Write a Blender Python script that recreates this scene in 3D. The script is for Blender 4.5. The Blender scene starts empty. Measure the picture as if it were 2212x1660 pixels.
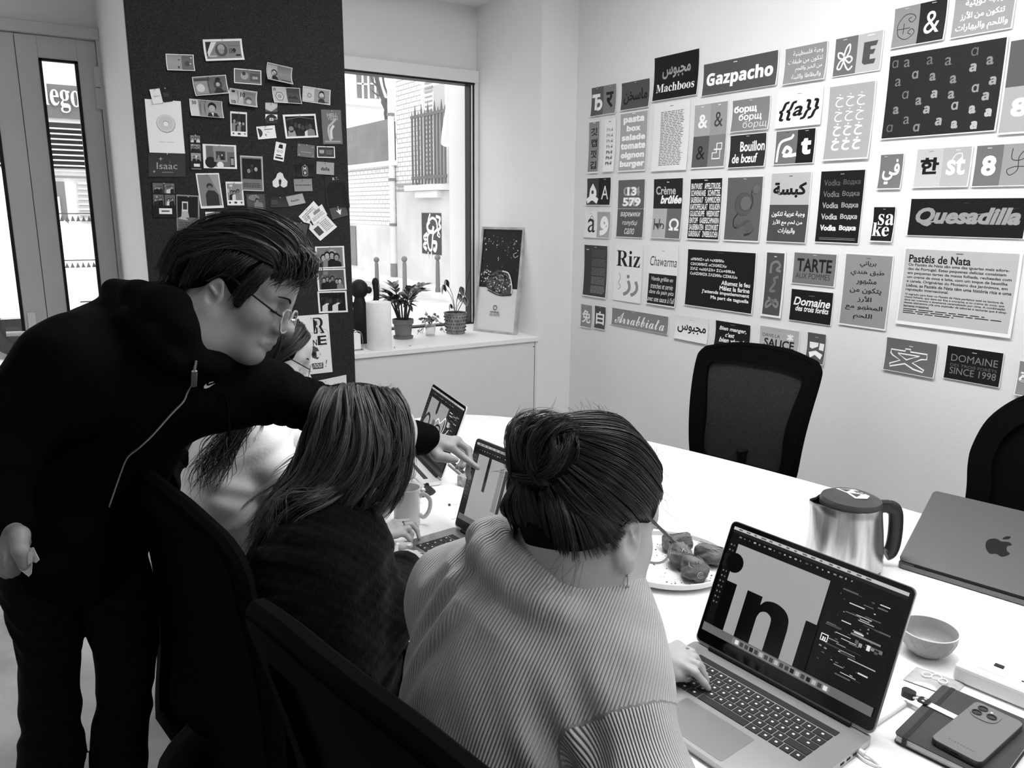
import bpy, bmesh, math, random, unicodedata
import numpy as np
from mathutils import Vector, Matrix
rad = math.radians
S = bpy.context.scene
COL = S.collection
# ------------------------------------------------------------------ camera
FPX, CXP, CYP = 1680.9, 1106.0, 830.0
_yaw, _pit, _rol = rad(32.7607), rad(-12.5377), rad(-.5439)
CF = np.array([math.sin(_yaw)*math.cos(_pit), math.cos(_yaw)*math.cos(_pit), math.sin(_pit)])
_r = np.array([math.cos(_yaw), -math.sin(_yaw), 0.0]); _d = np.cross(CF, _r)
CR = _r*math.cos(_rol)+_d*math.sin(_rol); CD = -_r*math.sin(_rol)+_d*math.cos(_rol)
EYE = np.array([0.0, 0.0, 1.56])
cam = bpy.data.cameras.new('camera'); cam.sensor_width = 36; cam.sensor_fit = 'HORIZONTAL'
cam.lens = 36*FPX/2212; cam.clip_start = .02; cam.clip_end = 200
camo = bpy.data.objects.new('camera', cam); COL.objects.link(camo)
M = Matrix.Identity(4)
for i in range(3):
    M[i][0], M[i][1], M[i][2], M[i][3] = CR[i], -CD[i], -CF[i], EYE[i]
camo.matrix_world = M
S.camera = camo
# ------------------------------------------------------------------ sky, lamps, exposure
S.view_settings.view_transform = 'Standard'; S.view_settings.look = 'None'
S.view_settings.exposure = 0.0; S.view_settings.gamma = 1.0; S.view_settings.use_curve_mapping = False
W = bpy.data.worlds.new('overcast_sky'); S.world = W; W.use_nodes = True
_n = W.node_tree.nodes; _bg = _n['Background']
_tc = _n.new('ShaderNodeTexCoord'); _sp = _n.new('ShaderNodeSeparateXYZ'); _cr = _n.new('ShaderNodeValToRGB')
W.node_tree.links.new(_tc.outputs['Generated'], _sp.inputs[0]); W.node_tree.links.new(_sp.outputs[2], _cr.inputs[0])
_cr.color_ramp.elements[0].color = (.75, .75, .75, 1); _cr.color_ramp.elements[1].color = (1, 1, 1, 1)
W.node_tree.links.new(_cr.outputs[0], _bg.inputs[0]); _bg.inputs[1].default_value = 3.2
def area(name, loc, sx, sy, power, rot=(0, 0, 0)):
    l = bpy.data.lights.new(name, 'AREA'); l.shape = 'RECTANGLE'; l.size = sx; l.size_y = sy; l.energy = power
    o = bpy.data.objects.new(name, l); COL.objects.link(o); o.location = loc; o.rotation_euler = rot
    return o
# ceiling luminaires: one above the table, one unseen behind the camera, added as wall fill
LAMPS = [((1.5, 1.25, 2.86), .5, 2.6, 62), ((1.5, -1.7, 2.86), .4, 2.2, 18)]
for _i, (_l, _sx, _sy, _p) in enumerate(LAMPS): area('ceiling_lamp_light', _l, _sx, _sy, _p)
sun = bpy.data.lights.new('sun', 'SUN'); sun.energy = 1.2; sun.angle = rad(12)
so = bpy.data.objects.new('sun', sun); COL.objects.link(so); so.rotation_euler = (rad(38), 0, rad(25))
# ------------------------------------------------------------------ rays from the camera to real planes
def ray(x, y): return CF+CR*(x-CXP)/FPX+CD*(y-CYP)/FPX
def at(x, y, dep): return EYE+ray(x, y)*dep
def onx(x, y, X): v = ray(x, y); return EYE+v*(X/v[0])
def ony(x, y, Y): v = ray(x, y); return EYE+v*(Y/v[1])
def onz(x, y, Z): v = ray(x, y); return EYE+v*((Z-EYE[2])/v[2])
def nrm(v): v = np.asarray(v, float); return v/max(1e-12, np.linalg.norm(v))
# ------------------------------------------------------------------ materials
MATS = {}
def mat(name, g, rough=.6, spec=.3, metal=0.0, noise=0.0, nscale=8.0, bump=0.0, bscale=60.0, trans=0.0, alpha=1.0, emit=0.0, sheen=0.0, coat=0.0, stretch=None, attr=None, ribs=None):
    """Grey procedural material: base grey (linear) with optional noise variation and noise bump."""
    if name in MATS: return MATS[name]
    m = bpy.data.materials.new(name); m.use_nodes = True
    nt = m.node_tree; b = nt.nodes['Principled BSDF']; L = nt.links.new
    b.inputs['Base Color'].default_value = (g, g, g, 1); b.inputs['Roughness'].default_value = rough
    b.inputs['Specular IOR Level'].default_value = spec; b.inputs['Metallic'].default_value = metal
    b.inputs['Transmission Weight'].default_value = trans; b.inputs['Alpha'].default_value = alpha
    b.inputs['Sheen Weight'].default_value = sheen; b.inputs['Coat Weight'].default_value = coat
    if emit: b.inputs['Emission Color'].default_value = (g, g, g, 1); b.inputs['Emission Strength'].default_value = emit
    if noise or bump:
        tc = nt.nodes.new('ShaderNodeTexCoord'); mp = nt.nodes.new('ShaderNodeMapping')
        L(tc.outputs['Object'], mp.inputs[0])
        if stretch: mp.inputs['Scale'].default_value = stretch
    if noise:
        t = nt.nodes.new('ShaderNodeTexNoise'); t.inputs['Scale'].default_value = nscale; t.inputs['Detail'].default_value = 5
        L(mp.outputs[0], t.inputs['Vector'])
        cr = nt.nodes.new('ShaderNodeValToRGB'); lo, hi = max(0, g*(1-noise)), min(1, g*(1+noise))
        cr.color_ramp.elements[0].position = .3; cr.color_ramp.elements[1].position = .7
        cr.color_ramp.elements[0].color = (lo, lo, lo, 1); cr.color_ramp.elements[1].color = (hi, hi, hi, 1)
        L(t.outputs['Fac'], cr.inputs[0]); L(cr.outputs[0], b.inputs['Base Color'])
    if bump:
        t2 = nt.nodes.new('ShaderNodeTexNoise'); t2.inputs['Scale'].default_value = bscale; t2.inputs['Detail'].default_value = 3
        L(mp.outputs[0], t2.inputs['Vector'])
        bp = nt.nodes.new('ShaderNodeBump'); bp.inputs['Strength'].default_value = bump; bp.inputs['Distance'].default_value = .004
        L(t2.outputs['Fac'], bp.inputs['Height']); L(bp.outputs[0], b.inputs['Normal'])
    if ribs:      # knit ribs that follow a stored coordinate of the garment
        at_ = nt.nodes.new('ShaderNodeAttribute'); at_.attribute_name = 'rib'
        mu = nt.nodes.new('ShaderNodeMath'); mu.operation = 'MULTIPLY'; mu.inputs[1].default_value = ribs
        sn = nt.nodes.new('ShaderNodeMath'); sn.operation = 'SINE'
        L(at_.outputs['Fac'], mu.inputs[0]); L(mu.outputs[0], sn.inputs[0])
        bp = nt.nodes.new('ShaderNodeBump'); bp.inputs['Strength'].default_value = .75; bp.inputs['Distance'].default_value = .0022
        L(sn.outputs[0], bp.inputs['Height']); L(bp.outputs[0], b.inputs['Normal'])
        mr = nt.nodes.new('ShaderNodeMapRange'); mr.inputs[1].default_value = -1; mr.inputs[2].default_value = 1
        mr.inputs[3].default_value = g*.78; mr.inputs[4].default_value = g*1.08
        L(sn.outputs[0], mr.inputs[0]); L(mr.outputs[0], b.inputs['Base Color'])
    if attr:      # per-strand tone stored on the mesh
        at_ = nt.nodes.new('ShaderNodeAttribute'); at_.attribute_name = attr
        mr = nt.nodes.new('ShaderNodeMapRange'); mr.inputs[3].default_value = g*.35; mr.inputs[4].default_value = g*1.9
        L(at_.outputs['Fac'], mr.inputs[0]); L(mr.outputs[0], b.inputs['Base Color'])
    MATS[name] = m
    return m
def lin(s): return s/12.92 if s <= .04045 else ((s+.055)/1.055)**2.4
def ink(s):      # printed grey, s as seen on paper (0..1)
    s = round(s, 2)
    return mat('ink_%02d' % int(s*100), lin(s), .55, .25)
# ------------------------------------------------------------------ mesh builder
class MB:
    def __init__(s): s.v = []; s.f = []; s.m = []; s.sm = []; s.mats = []; s.T = None
    def mi(s, m):
        if m not in s.mats: s.mats.append(m)
        return s.mats.index(m)
    def add(s, vs, fs, m, smooth=False, T=None):
        o = len(s.v); T = T if T is not None else s.T
        for p in vs:
            s.v.append(tuple(T @ Vector(p)) if T is not None else tuple(p))
        k = s.mi(m)
        for f in fs: s.f.append([i+o for i in f]); s.m.append(k); s.sm.append(smooth)
        return s
    def bm(s, b, m, smooth=False, T=None):
        b.verts.index_update()
        s.add([v.co[:] for v in b.verts], [[v.index for v in f.verts] for f in b.faces], m, smooth, T); b.free(); return s
    def box(s, x0, x1, y0, y1, z0, z1, m, bev=0.0, T=None, seg=2):
        b = bmesh.new(); bmesh.ops.create_cube(b, size=1)
        for v in b.verts: v.co = Vector(((x0+x1)/2+v.co.x*(x1-x0), (y0+y1)/2+v.co.y*(y1-y0), (z0+z1)/2+v.co.z*(z1-z0)))
        if bev: bmesh.ops.bevel(b, geom=b.edges[:], offset=bev, segments=seg, affect='EDGES', profile=.5)
        return s.bm(b, m, False, T)
    def tube(s, pts, r, m, seg=8, closed=False, cap=True, T=None, flat=None):
        P = [np.asarray(p, float) for p in pts]; n = len(P)
        R = list(r) if hasattr(r, '__len__') else [r]*n
        vs = []; fs = []; up = None
        for i in range(n):
            t = nrm(P[(i+1) % n]-P[i-1]) if closed else nrm(P[min(i+1, n-1)]-P[max(i-1, 0)])
            if up is None:
                up = np.cross(t, [0, 0, 1.0]) if abs(t[2]) < .9 else np.cross(t, [1.0, 0, 0])
            up = nrm(up-t*np.dot(up, t)); bi = np.cross(t, up)
            for k in range(seg):
                a = 2*math.pi*k/seg
                vs.append(P[i]+up*math.cos(a)*R[i]+bi*math.sin(a)*R[i]*(flat or 1))
        for i in range(n if closed else n-1):
            j = (i+1) % n
            for k in range(seg): fs.append([i*seg+k, i*seg+(k+1) % seg, j*seg+(k+1) % seg, j*seg+k])
        if cap and not closed: fs += [list(range(seg))[::-1], [(n-1)*seg+k for k in range(seg)]]
        return s.add(vs, fs, m, True, T)
    def lathe(s, prof, m, seg=32, T=None, smooth=True):
        vs = []; fs = []
        for (r, z) in prof:
            for k in range(seg): a = 2*math.pi*k/seg; vs.append((r*math.cos(a), r*math.sin(a), z))
        for i in range(len(prof)-1):
            for k in range(seg):
                a, b = i*seg+k, i*seg+(k+1) % seg
                fs.append([a, b, b+seg, a+seg])
        if prof[0][0] > 1e-6: fs.append(list(range(seg))[::-1])
        if prof[-1][0] > 1e-6: fs.append([(len(prof)-1)*seg+k for k in range(seg)])
        return s.add(vs, fs, m, smooth, T)
    def prism(s, poly, z0, z1, m, T=None, smooth=False):
        n = len(poly); vs = [(p[0], p[1], z0) for p in poly]+[(p[0], p[1], z1) for p in poly]
        fs = [list(range(n))[::-1], [n+i for i in range(n)]]+[[i, (i+1) % n, n+(i+1) % n, n+i] for i in range(n)]
        return s.add(vs, fs, m, smooth, T)
    def poly(s, pts, m, T=None): return s.add(pts, [list(range(len(pts)))], m, False, T)
    def ball(s, c, r, m, T=None, u=16, v=10):
        b = bmesh.new(); bmesh.ops.create_uvsphere(b, u_segments=u, v_segments=v, radius=1)
        r = r if hasattr(r, '__len__') else (r, r, r)
        for w in b.verts: w.co = Vector((c[0]+w.co.x*r[0], c[1]+w.co.y*r[1], c[2]+w.co.z*r[2]))
        return s.bm(b, m, True, T)
def rrect(x0, x1, y0, y1, r, n=5):
    P = []
    for cx, cy, a in ((x1-r, y1-r, 0), (x0+r, y1-r, 90), (x0+r, y0+r, 180), (x1-r, y0+r, 270)):
        for i in range(n+1): t = rad(a+90*i/n); P.append((cx+r*math.cos(t), cy+r*math.sin(t)))
    return P
def spline(P, n=8, closed=False):
    P = [np.asarray(p, float) for p in P]; N = len(P); out = []
    for i in range(N if closed else N-1):
        p0 = P[(i-1) % N] if closed or i > 0 else P[0]*2-P[1]
        p1, p2 = P[i], P[(i+1) % N]
        p3 = P[(i+2) % N] if closed or i+2 < N else P[-1]*2-P[-2]
        for k in range(n):
            t = k/n
            out.append(.5*((2*p1)+(-p0+p2)*t+(2*p0-5*p1+4*p2-p3)*t*t+(-p0+3*p1-3*p2+p3)*t**3))
    if not closed: out.append(P[-1])
    return out
# ------------------------------------------------------------------ objects
def props(o, label=None, cat=None, group=None, kind=None):
    for k, v in (('label', label), ('category', cat), ('group', group), ('kind', kind)):
        if v: o[k] = v
    return o
def thing(name, label, cat, loc=(0, 0, 0), rotz=0.0, group=None):
    o = bpy.data.objects.new(name, None); COL.objects.link(o); o.empty_display_size = .05
    o.location = Vector(loc); o.rotation_euler = (0, 0, rotz)
    o.matrix_world = Matrix.Translation(Vector(loc)) @ Matrix.Rotation(rotz, 4, 'Z')
    return props(o, label, cat, group)
def rootof(p):
    M_ = Matrix.Identity(4)
    while p is not None:
        M_ = (Matrix.Translation(p.location) @ p.rotation_euler.to_matrix().to_4x4()) @ M_; p = p.parent
    return M_
def ob(name, mb, parent=None, world=False, label=None, sharp=40, attrs=None):
    me = bpy.data.meshes.new(name); v = mb.v
    if world and parent is not None:
        I = rootof(parent).inverted(); v = [tuple(I @ Vector(p)) for p in v]
    me.from_pydata(v, [], mb.f)
    for m in mb.mats: me.materials.append(m)
    me.polygons.foreach_set('material_index', mb.m); me.polygons.foreach_set('use_smooth', mb.sm)
    me.update()
    if any(mb.sm) and sharp: me.set_sharp_from_angle(angle=rad(sharp))
    for k, a in (attrs or {}).items():
        q = me.attributes.new(k, 'FLOAT', 'POINT'); q.data.foreach_set('value', np.asarray(a, np.float32))
    o = bpy.data.objects.new(name, me); COL.objects.link(o)
    if parent is not None: o.parent = parent
    if label: o['label'] = label
    return o
def struct(name, mb): o = ob(name, mb); o['kind'] = 'structure'; return o
def solo(name, mb, label, cat, group=None): return props(ob(name, mb), label, cat, group)
def dup(root, name, loc, rotz, label, group=None):
    def cp(o, par):
        c = o.copy(); COL.objects.link(c)
        if par is not None: c.parent = par
        for ch in o.children: cp(ch, c)
        return c
    r = cp(root, None); r.location = loc; r.rotation_euler = (0, 0, rotz); r['label'] = label
    if group: r['group'] = group
    return r
# ------------------------------------------------------------------ lettering
_FORMS = {}
for _c in range(0xFE70, 0xFEFD):
    _q = unicodedata.decomposition(chr(_c)).split()
    if len(_q) >= 2 and _q[0] in ('<isolated>', '<final>', '<initial>', '<medial>'):
        _FORMS[(''.join(chr(int(h, 16)) for h in _q[1:]), _q[0][1:-1])] = chr(_c)
def arabic(s):       # joined letter forms, laid out from left to right
    g = []; i = 0
    while i < len(s):
        if s[i:i+2] in ('\u0644\u0627', '\u0644\u0623'): g.append(s[i:i+2]); i += 2
        else: g.append(s[i]); i += 1
    out = []
    for k, c in enumerate(g):
        pj = k > 0 and (g[k-1], 'initial') in _FORMS
        nj = k+1 < len(g) and (g[k+1], 'final') in _FORMS and (c, 'initial') in _FORMS
        f = 'medial' if pj and nj else 'final' if pj else 'initial' if nj else 'isolated'
        out.append(_FORMS.get((c, f), _FORMS.get((c, 'isolated'), c)))
    return ''.join(out[::-1])
_MB = {'s': (0x1D400, 0x1D41A), 'c': (0x1D4D0, 0x1D4EA), 'i': (0x1D63C, 0x1D656), 'B': (0x1D5D4, 0x1D5EE), 'I': (0x1D468, 0x1D482)}
_TX = {}
def text_raw(t, style):
    c = bpy.data.curves.new('t', 'FONT'); c.body = t; c.size = 1; c.resolution_u = 2; c.space_line = .95; c.shear = .25 if 'k' in style else 0
    o = bpy.data.objects.new('t', c); COL.objects.link(o); me = bpy.data.meshes.new_from_object(o.evaluated_get(bpy.context.evaluated_depsgraph_get()))
    n = len(me.vertices); co = np.zeros(n*3, np.float32); me.vertices.foreach_get('co', co); co = co.reshape(-1, 3)
    bpy.data.objects.remove(o); bpy.data.curves.remove(c); bpy.data.meshes.remove(me); return co, None, n, co.min(0), co.max(0)
def text_mesh(s, style=''):
    key = (s, style)
    if key in _TX: return _TX[key]
    t = arabic(s) if any('\u0600' <= c < '\u0700' for c in s) else s
    for k in style:
        if k in _MB:
            u, l = _MB[k]; t = ''.join(chr(u+ord(c)-65) if 'A' <= c <= 'Z' else chr(l+ord(c)-97) if 'a' <= c <= 'z' else c for c in t)
    c = bpy.data.curves.new('t', 'FONT'); c.body = t; c.size = 1; c.resolution_u = 3; c.space_line = .95
    if 'm' in style: c.align_x = 'CENTER'
    if 'b' in style: c.bevel_depth = .024; c.bevel_resolution = 0
    if 'h' in style: c.bevel_depth = .045; c.bevel_resolution = 0
    if 'k' in style: c.shear = .25
    o = bpy.data.objects.new('t', c); COL.objects.link(o)
    me = bpy.data.meshes.new_from_object(o.evaluated_get(bpy.context.evaluated_depsgraph_get()))
    n = len(me.vertices); co = np.zeros(n*3, np.float32); me.vertices.foreach_get('co', co); co = co.reshape(-1, 3)
    fs = [list(p.vertices) for p in me.polygons]
    bpy.data.objects.remove(o); bpy.data.curves.remove(c); bpy.data.meshes.remove(me)
    lo, hi = (co.min(0), co.max(0)) if n else (np.zeros(3), np.ones(3))
    if ('b' in style or 'h' in style) and s.strip():      # bevelled glyphs: keep to the plain outline's bounds
        bv = .024 if 'b' in style else .045
        _, _, _, l0, h0 = text_raw(t, style); lo[:2], hi[:2] = l0[:2]-bv, h0[:2]+bv; co[:, :2] = np.clip(co[:, :2], lo[:2], hi[:2])
    q = (co-lo)/np.maximum(hi-lo, 1e-6); q[:, 2] = (co[:, 2]-lo[2])/.1
    _TX[key] = (q, fs, float((hi-lo)[0]/max(1e-6, (hi-lo)[1])))
    return _TX[key]
class Sheet:
    """A flat printed sheet: u to the right, v down (0..1), built on a frame origin + u*U + v*Vv + n*N."""
    def __init__(s, O, U, V, N, thick=.0006, curl=0.0, paper=None, gap=.0015):
        s.O, s.U, s.V, s.N = [np.asarray(x, float) for x in (O, U, V, N)]
        s.curl, s.gap, s.mb, s.lay = curl, gap, MB(), 0
        s.w, s.h = np.linalg.norm(s.U), np.linalg.norm(s.V); s.th = thick
        if paper is not None:
            n = 7; vs = []; fs = []
            for k in (0, 1):
                for i in range(n+1):
                    for j in (0, 1): vs.append(s.P(j, i/n, -thick if k == 0 else 0))
            q = 2*(n+1)
            for i in range(n):
                a = 2*i; fs += [[a, a+1, a+3, a+2], [q+a, q+a+2, q+a+3, q+a+1], [a, a+2, q+a+2, q+a], [a+1, q+a+1, q+a+3, a+3]]
            fs += [[0, q, q+1, 1], [2*n, 2*n+1, q+2*n+1, q+2*n]]
            s.mb.add(vs, fs, paper)
    def P(s, u, v, n=0.0):      # the sheet bends along seven straight facets
        if s.curl:
            t = v*7; i = math.floor(t); t -= i; n += s.curl*((i/7-.42)**2*(1-t)+((i+1)/7-.42)**2*t)
        return s.O+s.U*u+s.V*v+s.N*(n+s.gap+s.th)
    def up(s): s.lay += 1; return .00002*s.lay
    def rect(s, u0, v0, u1, v1, m, n=7):
        z = s.up(); vv = [v0]+[i/7 for i in range(8) if s.curl and v0+1e-4 < i/7 < v1-1e-4]+[v1]; k = len(vv)-1
        vs = []
        for v in vv: vs += [s.P(u0, v, z), s.P(u1, v, z)]
        s.mb.add(vs, [[2*i, 2*i+1, 2*i+3, 2*i+2] for i in range(k)], m); return s
    def poly(s, pts, m, z=None):
        z = s.up() if z is None else z; v0, v1 = min(p[1] for p in pts), max(p[1] for p in pts)
        if not s.curl or math.floor(v0*7+1e-6) == math.floor(v1*7-1e-6): s.mb.add([s.P(u, v, z) for u, v in pts], [list(range(len(pts)))], m); return s
        for i in range(math.floor(v0*7+1e-6), math.floor(v1*7-1e-6)+1):      # cut along the bend lines
            q = list(pts)
            for lim, sg in ((i/7, 1), ((i+1)/7, -1)):
                o = []
                for k in range(len(q)):
                    a, b = q[k-1], q[k]; da, db = (a[1]-lim)*sg, (b[1]-lim)*sg
                    if (da >= 0) != (db >= 0): t = da/(da-db); o.append((a[0]+(b[0]-a[0])*t, lim))
                    if db >= 0: o.append(b)
                q = o
                if len(q) < 3: break
            if len(q) >= 3: s.mb.add([s.P(u, v, z) for u, v in q], [list(range(len(q)))], m)
        return s
    def disc(s, u, v, r, m, rv=None, n=16, a0=0, a1=360, z=None):
        rv = rv if rv is not None else r*s.w/s.h
        return s.poly([(u+r*math.cos(rad(a0+(a1-a0)*i/n)), v+rv*math.sin(rad(a0+(a1-a0)*i/n))) for i in range(n)], m, z)
    def line(s, pts, w, m, closed=False, rnd=True):
        z = s.up(); P = [np.array([u*s.w, v*s.h]) for u, v in pts]; n = len(P); hw = w*s.w/2; vs = []; fs = []
        for i in range(n):
            a, b = (P[i-1], P[(i+1) % n]) if closed else (P[max(0, i-1)], P[min(n-1, i+1)])
            t = b-a; t = t/max(1e-9, np.linalg.norm(t)); q = np.array([-t[1], t[0]])*hw
            for g in (P[i]+q, P[i]-q): vs.append(s.P(g[0]/s.w, g[1]/s.h, z))
        for i in range(n if closed else n-1):
            j = (i+1) % n; fs.append([2*i, 2*j, 2*j+1, 2*i+1])
        s.mb.add(vs, fs, m); return s
    def curve(s, pts, w, m, closed=False): return s.line([tuple(p) for p in spline(pts, 8, closed)], w, m, closed)
    def text(s, t, u0, v0, u1, v1, m, style='', keep=None):
        q, fs, asp = text_mesh(t, style); z = s.up()
        if keep:     # keep the letters' own proportion inside the box; keep = 'l', 'c' or 'r'
            bw, bh = (u1-u0)*s.w, (v1-v0)*s.h
            tw = min(bw, bh*asp); th = tw/asp
            c0 = u0 if keep == 'l' else u1-tw/s.w if keep == 'r' else (u0+u1)/2-tw/s.w/2
            vm = (v0+v1)/2; u0, u1 = c0, c0+tw/s.w; v0, v1 = vm-th/s.h/2, vm+th/s.h/2
        s.mb.add([s.P(u0+(u1-u0)*x, v1-(v1-v0)*y, z+.00001*zz) for x, y, zz in q], fs, m); return s
    def lines(s, u0, v0, u1, v1, n, m, rnd, fill=.5, ragged=.12):   # small unreadable copy: word blocks
        z = s.up(); h = (v1-v0)/n
        for i in range(n):
            u = u0; e = u1-rnd.random()*ragged*(u1-u0); y = v0+i*h
            while u < e:
                wl = min(e-u, (.04+.1*rnd.random())*(u1-u0)/max(.3, (u1-u0)))
                s.mb.add([s.P(u, y, z), s.P(u+wl, y, z), s.P(u+wl, y+h*fill, z), s.P(u, y+h*fill, z)], [[0, 1, 2, 3]], m); u += wl+.018
        return s
# ================================================================== THE SETTING
WX = 2.72; WY = 3.6; GY = 4.25; DY = 4.5; CZ = 2.95; SILL = .865; TZ = .74
wallm = mat('white_wall_paint', .80, .85, .15, noise=.03, nscale=1.6, bump=.12, bscale=90)
wallw = mat('white_window_paint', .82, .5, .3, noise=.02, nscale=2)
cabm = mat('cabinet_laminate', .70, .5, .3, noise=.02, nscale=2)
doorm = mat('door_enamel', .62, .45, .35, noise=.03, nscale=3)
blackm = mat('black_gasket', .004, .5, .3)
def concrete():
    m = mat('polished_concrete', .34, .38, .4, noise=.45, nscale=2.6, bump=.15, bscale=35)
    return m
m_ = MB(); m_.box(-3.3, 2.9, -3.6, 4.62, -.1, 0, concrete()); struct('floor', m_)
m_ = MB(); m_.box(-3.3, 2.9, -3.6, 4.62, CZ, CZ+.1, wallm); struct('ceiling', m_)
m_ = MB(); m_.box(WX, WX+.15, -3.6, 4.62, 0, CZ, wallm); struct('wall_right', m_)
m_ = MB(); m_.box(-3.35, -3.2, -3.6, 4.62, 0, CZ, wallm); struct('wall_left', m_)
m_ = MB(); m_.box(-3.2, WX, -3.65, -3.5, 0, CZ, wallm); struct('wall_back', m_)
# window side: pier, recess, cabinet below the sill
m_ = MB()
m_.add([(2.484, WY, 0), (WX, WY, 0), (WX, 4.6, 0), (2.462, 4.6, 0), (2.462, GY, 0)]+[(2.484, WY, CZ), (WX, WY, CZ), (WX, 4.6, CZ), (2.462, 4.6, CZ), (2.462, GY, CZ)],
       [[0, 4, 9, 5], [0, 5, 6, 1], [3, 8, 9, 4], [2, 7, 8, 3], [1, 6, 7, 2]], wallm)
struct('wall_window_pier', m_)
m_ = MB(); m_.box(1.386, 2.483, WY, GY+.1, 2.72, CZ-.001, wallm); m_.box(1.386, 2.462, GY, GY+.12, 2.365, 2.72, wallm); struct('wall_window', m_)
m_ = MB()
m_.box(1.386, 2.462, GY-.035, GY+.05, 2.296, 2.365, wallw, .004)
m_.box(1.386, 2.44, GY-.028, GY+.05, 2.285, 2.297, blackm); m_.box(2.436, 2.462, GY-.03, GY+.05, SILL, 2.30, wallw, .003)
m_.box(2.428, 2.437, GY-.02, GY+.05, SILL, 2.29, blackm); m_.box(2.411, 2.418, GY-.012, GY+.05, SILL, 2.29, blackm)
m_.box(2.418, 2.428, GY-.015, GY+.05, SILL, 2.29, wallw); m_.box(1.386, 2.44, GY-.02, GY+.05, SILL, SILL+.008, blackm)
wf = struct('window_1', m_)
def glassmat():
    m = bpy.data.materials.new('clear_glass'); m.use_nodes = True; nt = m.node_tree; nt.nodes.clear()
    o = nt.nodes.new('ShaderNodeOutputMaterial'); mx = nt.nodes.new('ShaderNodeMixShader'); t = nt.nodes.new('ShaderNodeBsdfTransparent')
    g = nt.nodes.new('ShaderNodeBsdfGlossy'); g.inputs['Roughness'].default_value = .02; t.inputs[0].default_value = (.95, .95, .95, 1)
    lw = nt.nodes.new('ShaderNodeLayerWeight'); lw.inputs[0].default_value = .2; f = nt.nodes.new('ShaderNodeMath'); f.operation = 'POWER'; f.inputs[1].default_value = 4; nt.links.new(lw.outputs['Facing'], f.inputs[0]); f2 = nt.nodes.new('ShaderNodeMath'); f2.operation = 'MULTIPLY_ADD'; f2.inputs[1].default_value = .6; f2.inputs[2].default_value = .03; nt.links.new(f.outputs[0], f2.inputs[0])
    nt.links.new(f2.outputs[0], mx.inputs[0]); nt.links.new(t.outputs[0], mx.inputs[1]); nt.links.new(g.outputs[0], mx.inputs[2]); nt.links.new(mx.outputs[0], o.inputs[0])
    return m
glass = glassmat()
m_ = MB(); m_.add([(1.386, GY+.02, SILL), (2.43, GY+.02, SILL), (2.43, GY+.02, 2.29), (1.386, GY+.02, 2.29)], [[0, 1, 2, 3]], glass); ob('pane', m_, wf)
m_ = MB(); m_.box(1.386, 2.484, WY, WY+.02, .08, .838, cabm); m_.box(2.466, 2.469, WY-.0006, WY, .08, .836, blackm)
m_.box(2.4575, 2.463, WY-.002, WY, .806, .812, blackm); m_.box(1.386, 2.484, WY+.03, WY+.05, 0, .08, blackm); struct('wall_below_sill', m_)
m_ = MB(); m_.box(1.386, 2.484, WY-.012, GY+.03, .840, SILL, wallw, .002); struct('trim_1_window_sill', m_)
# column that carries the pin board
m_ = MB(); m_.box(.49, 1.386, WY, 4.62, 0, CZ, mat('column_paint', .86, .7, .2, noise=.02, nscale=2)); struct('column', m_)
# door wall, frame and two leaves
m_ = MB(); m_.box(-3.2, -3.1, DY, DY+.12, 0, CZ, wallm); m_.box(-.95, -.82, DY, DY+.12, 0, CZ, wallm); m_.box(-3.1, -.95, DY, DY+.12, 2.6, CZ, wallm); m_.box(-3.1, -.95, DY, DY+.12, 0, .12, wallm); m_.box(-.82, .49, DY, DY+.12, 2.40, CZ, wallm); struct('wall_door', m_)
m_ = MB(); m_.box(-.82, .49, DY-.03, DY+.1, 2.348, 2.40, doorm, .004); m_.box(.474, .49, DY-.02, DY+.1, 0, 2.348, doorm); m_.box(-.82, -.78, DY-.02, DY+.1, 0, 2.348, doorm); struct('trim_2_door_frame', m_)
def leaf(name, x0, x1, gx0, gx1, gz0, gz1):
    m = MB(); y0, y1 = DY, DY+.05
    m.box(x0, gx0, y0, y1, .01, 2.344, doorm, .003); m.box(gx1, x1, y0, y1, .01, 2.344, doorm, .003)
    m.box(gx0, gx1, y0, y1, gz1, 2.344, doorm); m.box(gx0, gx1, y0, y1, .01, gz0, doorm)
    for a, b in ((gx0, gx0+.012), (gx1-.014, gx1)): m.box(a, b, y0-.004, y0+.02, gz0, gz1, blackm)
    m.box(gx0, gx1, y0-.004, y0+.02, gz1-.012, gz1, blackm); m.box(gx0, gx1, y0-.004, y0+.02, gz0, gz0+.012, blackm)
    d = struct(name, m)
    g = MB(); g.add([(gx0, y0+.028, gz0), (gx1, y0+.028, gz0), (gx1, y0+.028, gz1), (gx0, y0+.028, gz1)], [[0, 1, 2, 3]], glass); ob('pane', g, d)
    return d
d1 = leaf('door_1', .137, .472, .226, .388, .35, 2.245)
d2 = leaf('door_2', -.78, .1345, -.62, .036, .35, 2.245)
m_ = MB(); m_.box(.127, .145, DY+.0505, DY+.06, .01, 2.344, blackm); ob('rebate_strip', m_, d2)
m_ = MB(); m_.box(.45, .487, DY-.018, DY, 2.03, 2.13, doorm, .003); m_.box(.452, .489, DY-.018, DY, 2.132, 2.23, doorm, .003); ob('hinge', m_, d1)
m_ = MB(); hm = mat('pale_handle', .75, .35, .4)
m_.box(.05, .085, DY-.01, DY, .86, 1.05, hm, .004); m_.tube(spline([(.066, DY-.012, .955), (.066, DY-.05, .955), (.04, DY-.058, .955), (-.045, DY-.058, .958)], 5), .0115, hm, 10)
ob('door_handle', m_, d2, label='pale lever handle')
dec = mat('white_decal', .85, .5, .3); m_ = MB()
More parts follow.
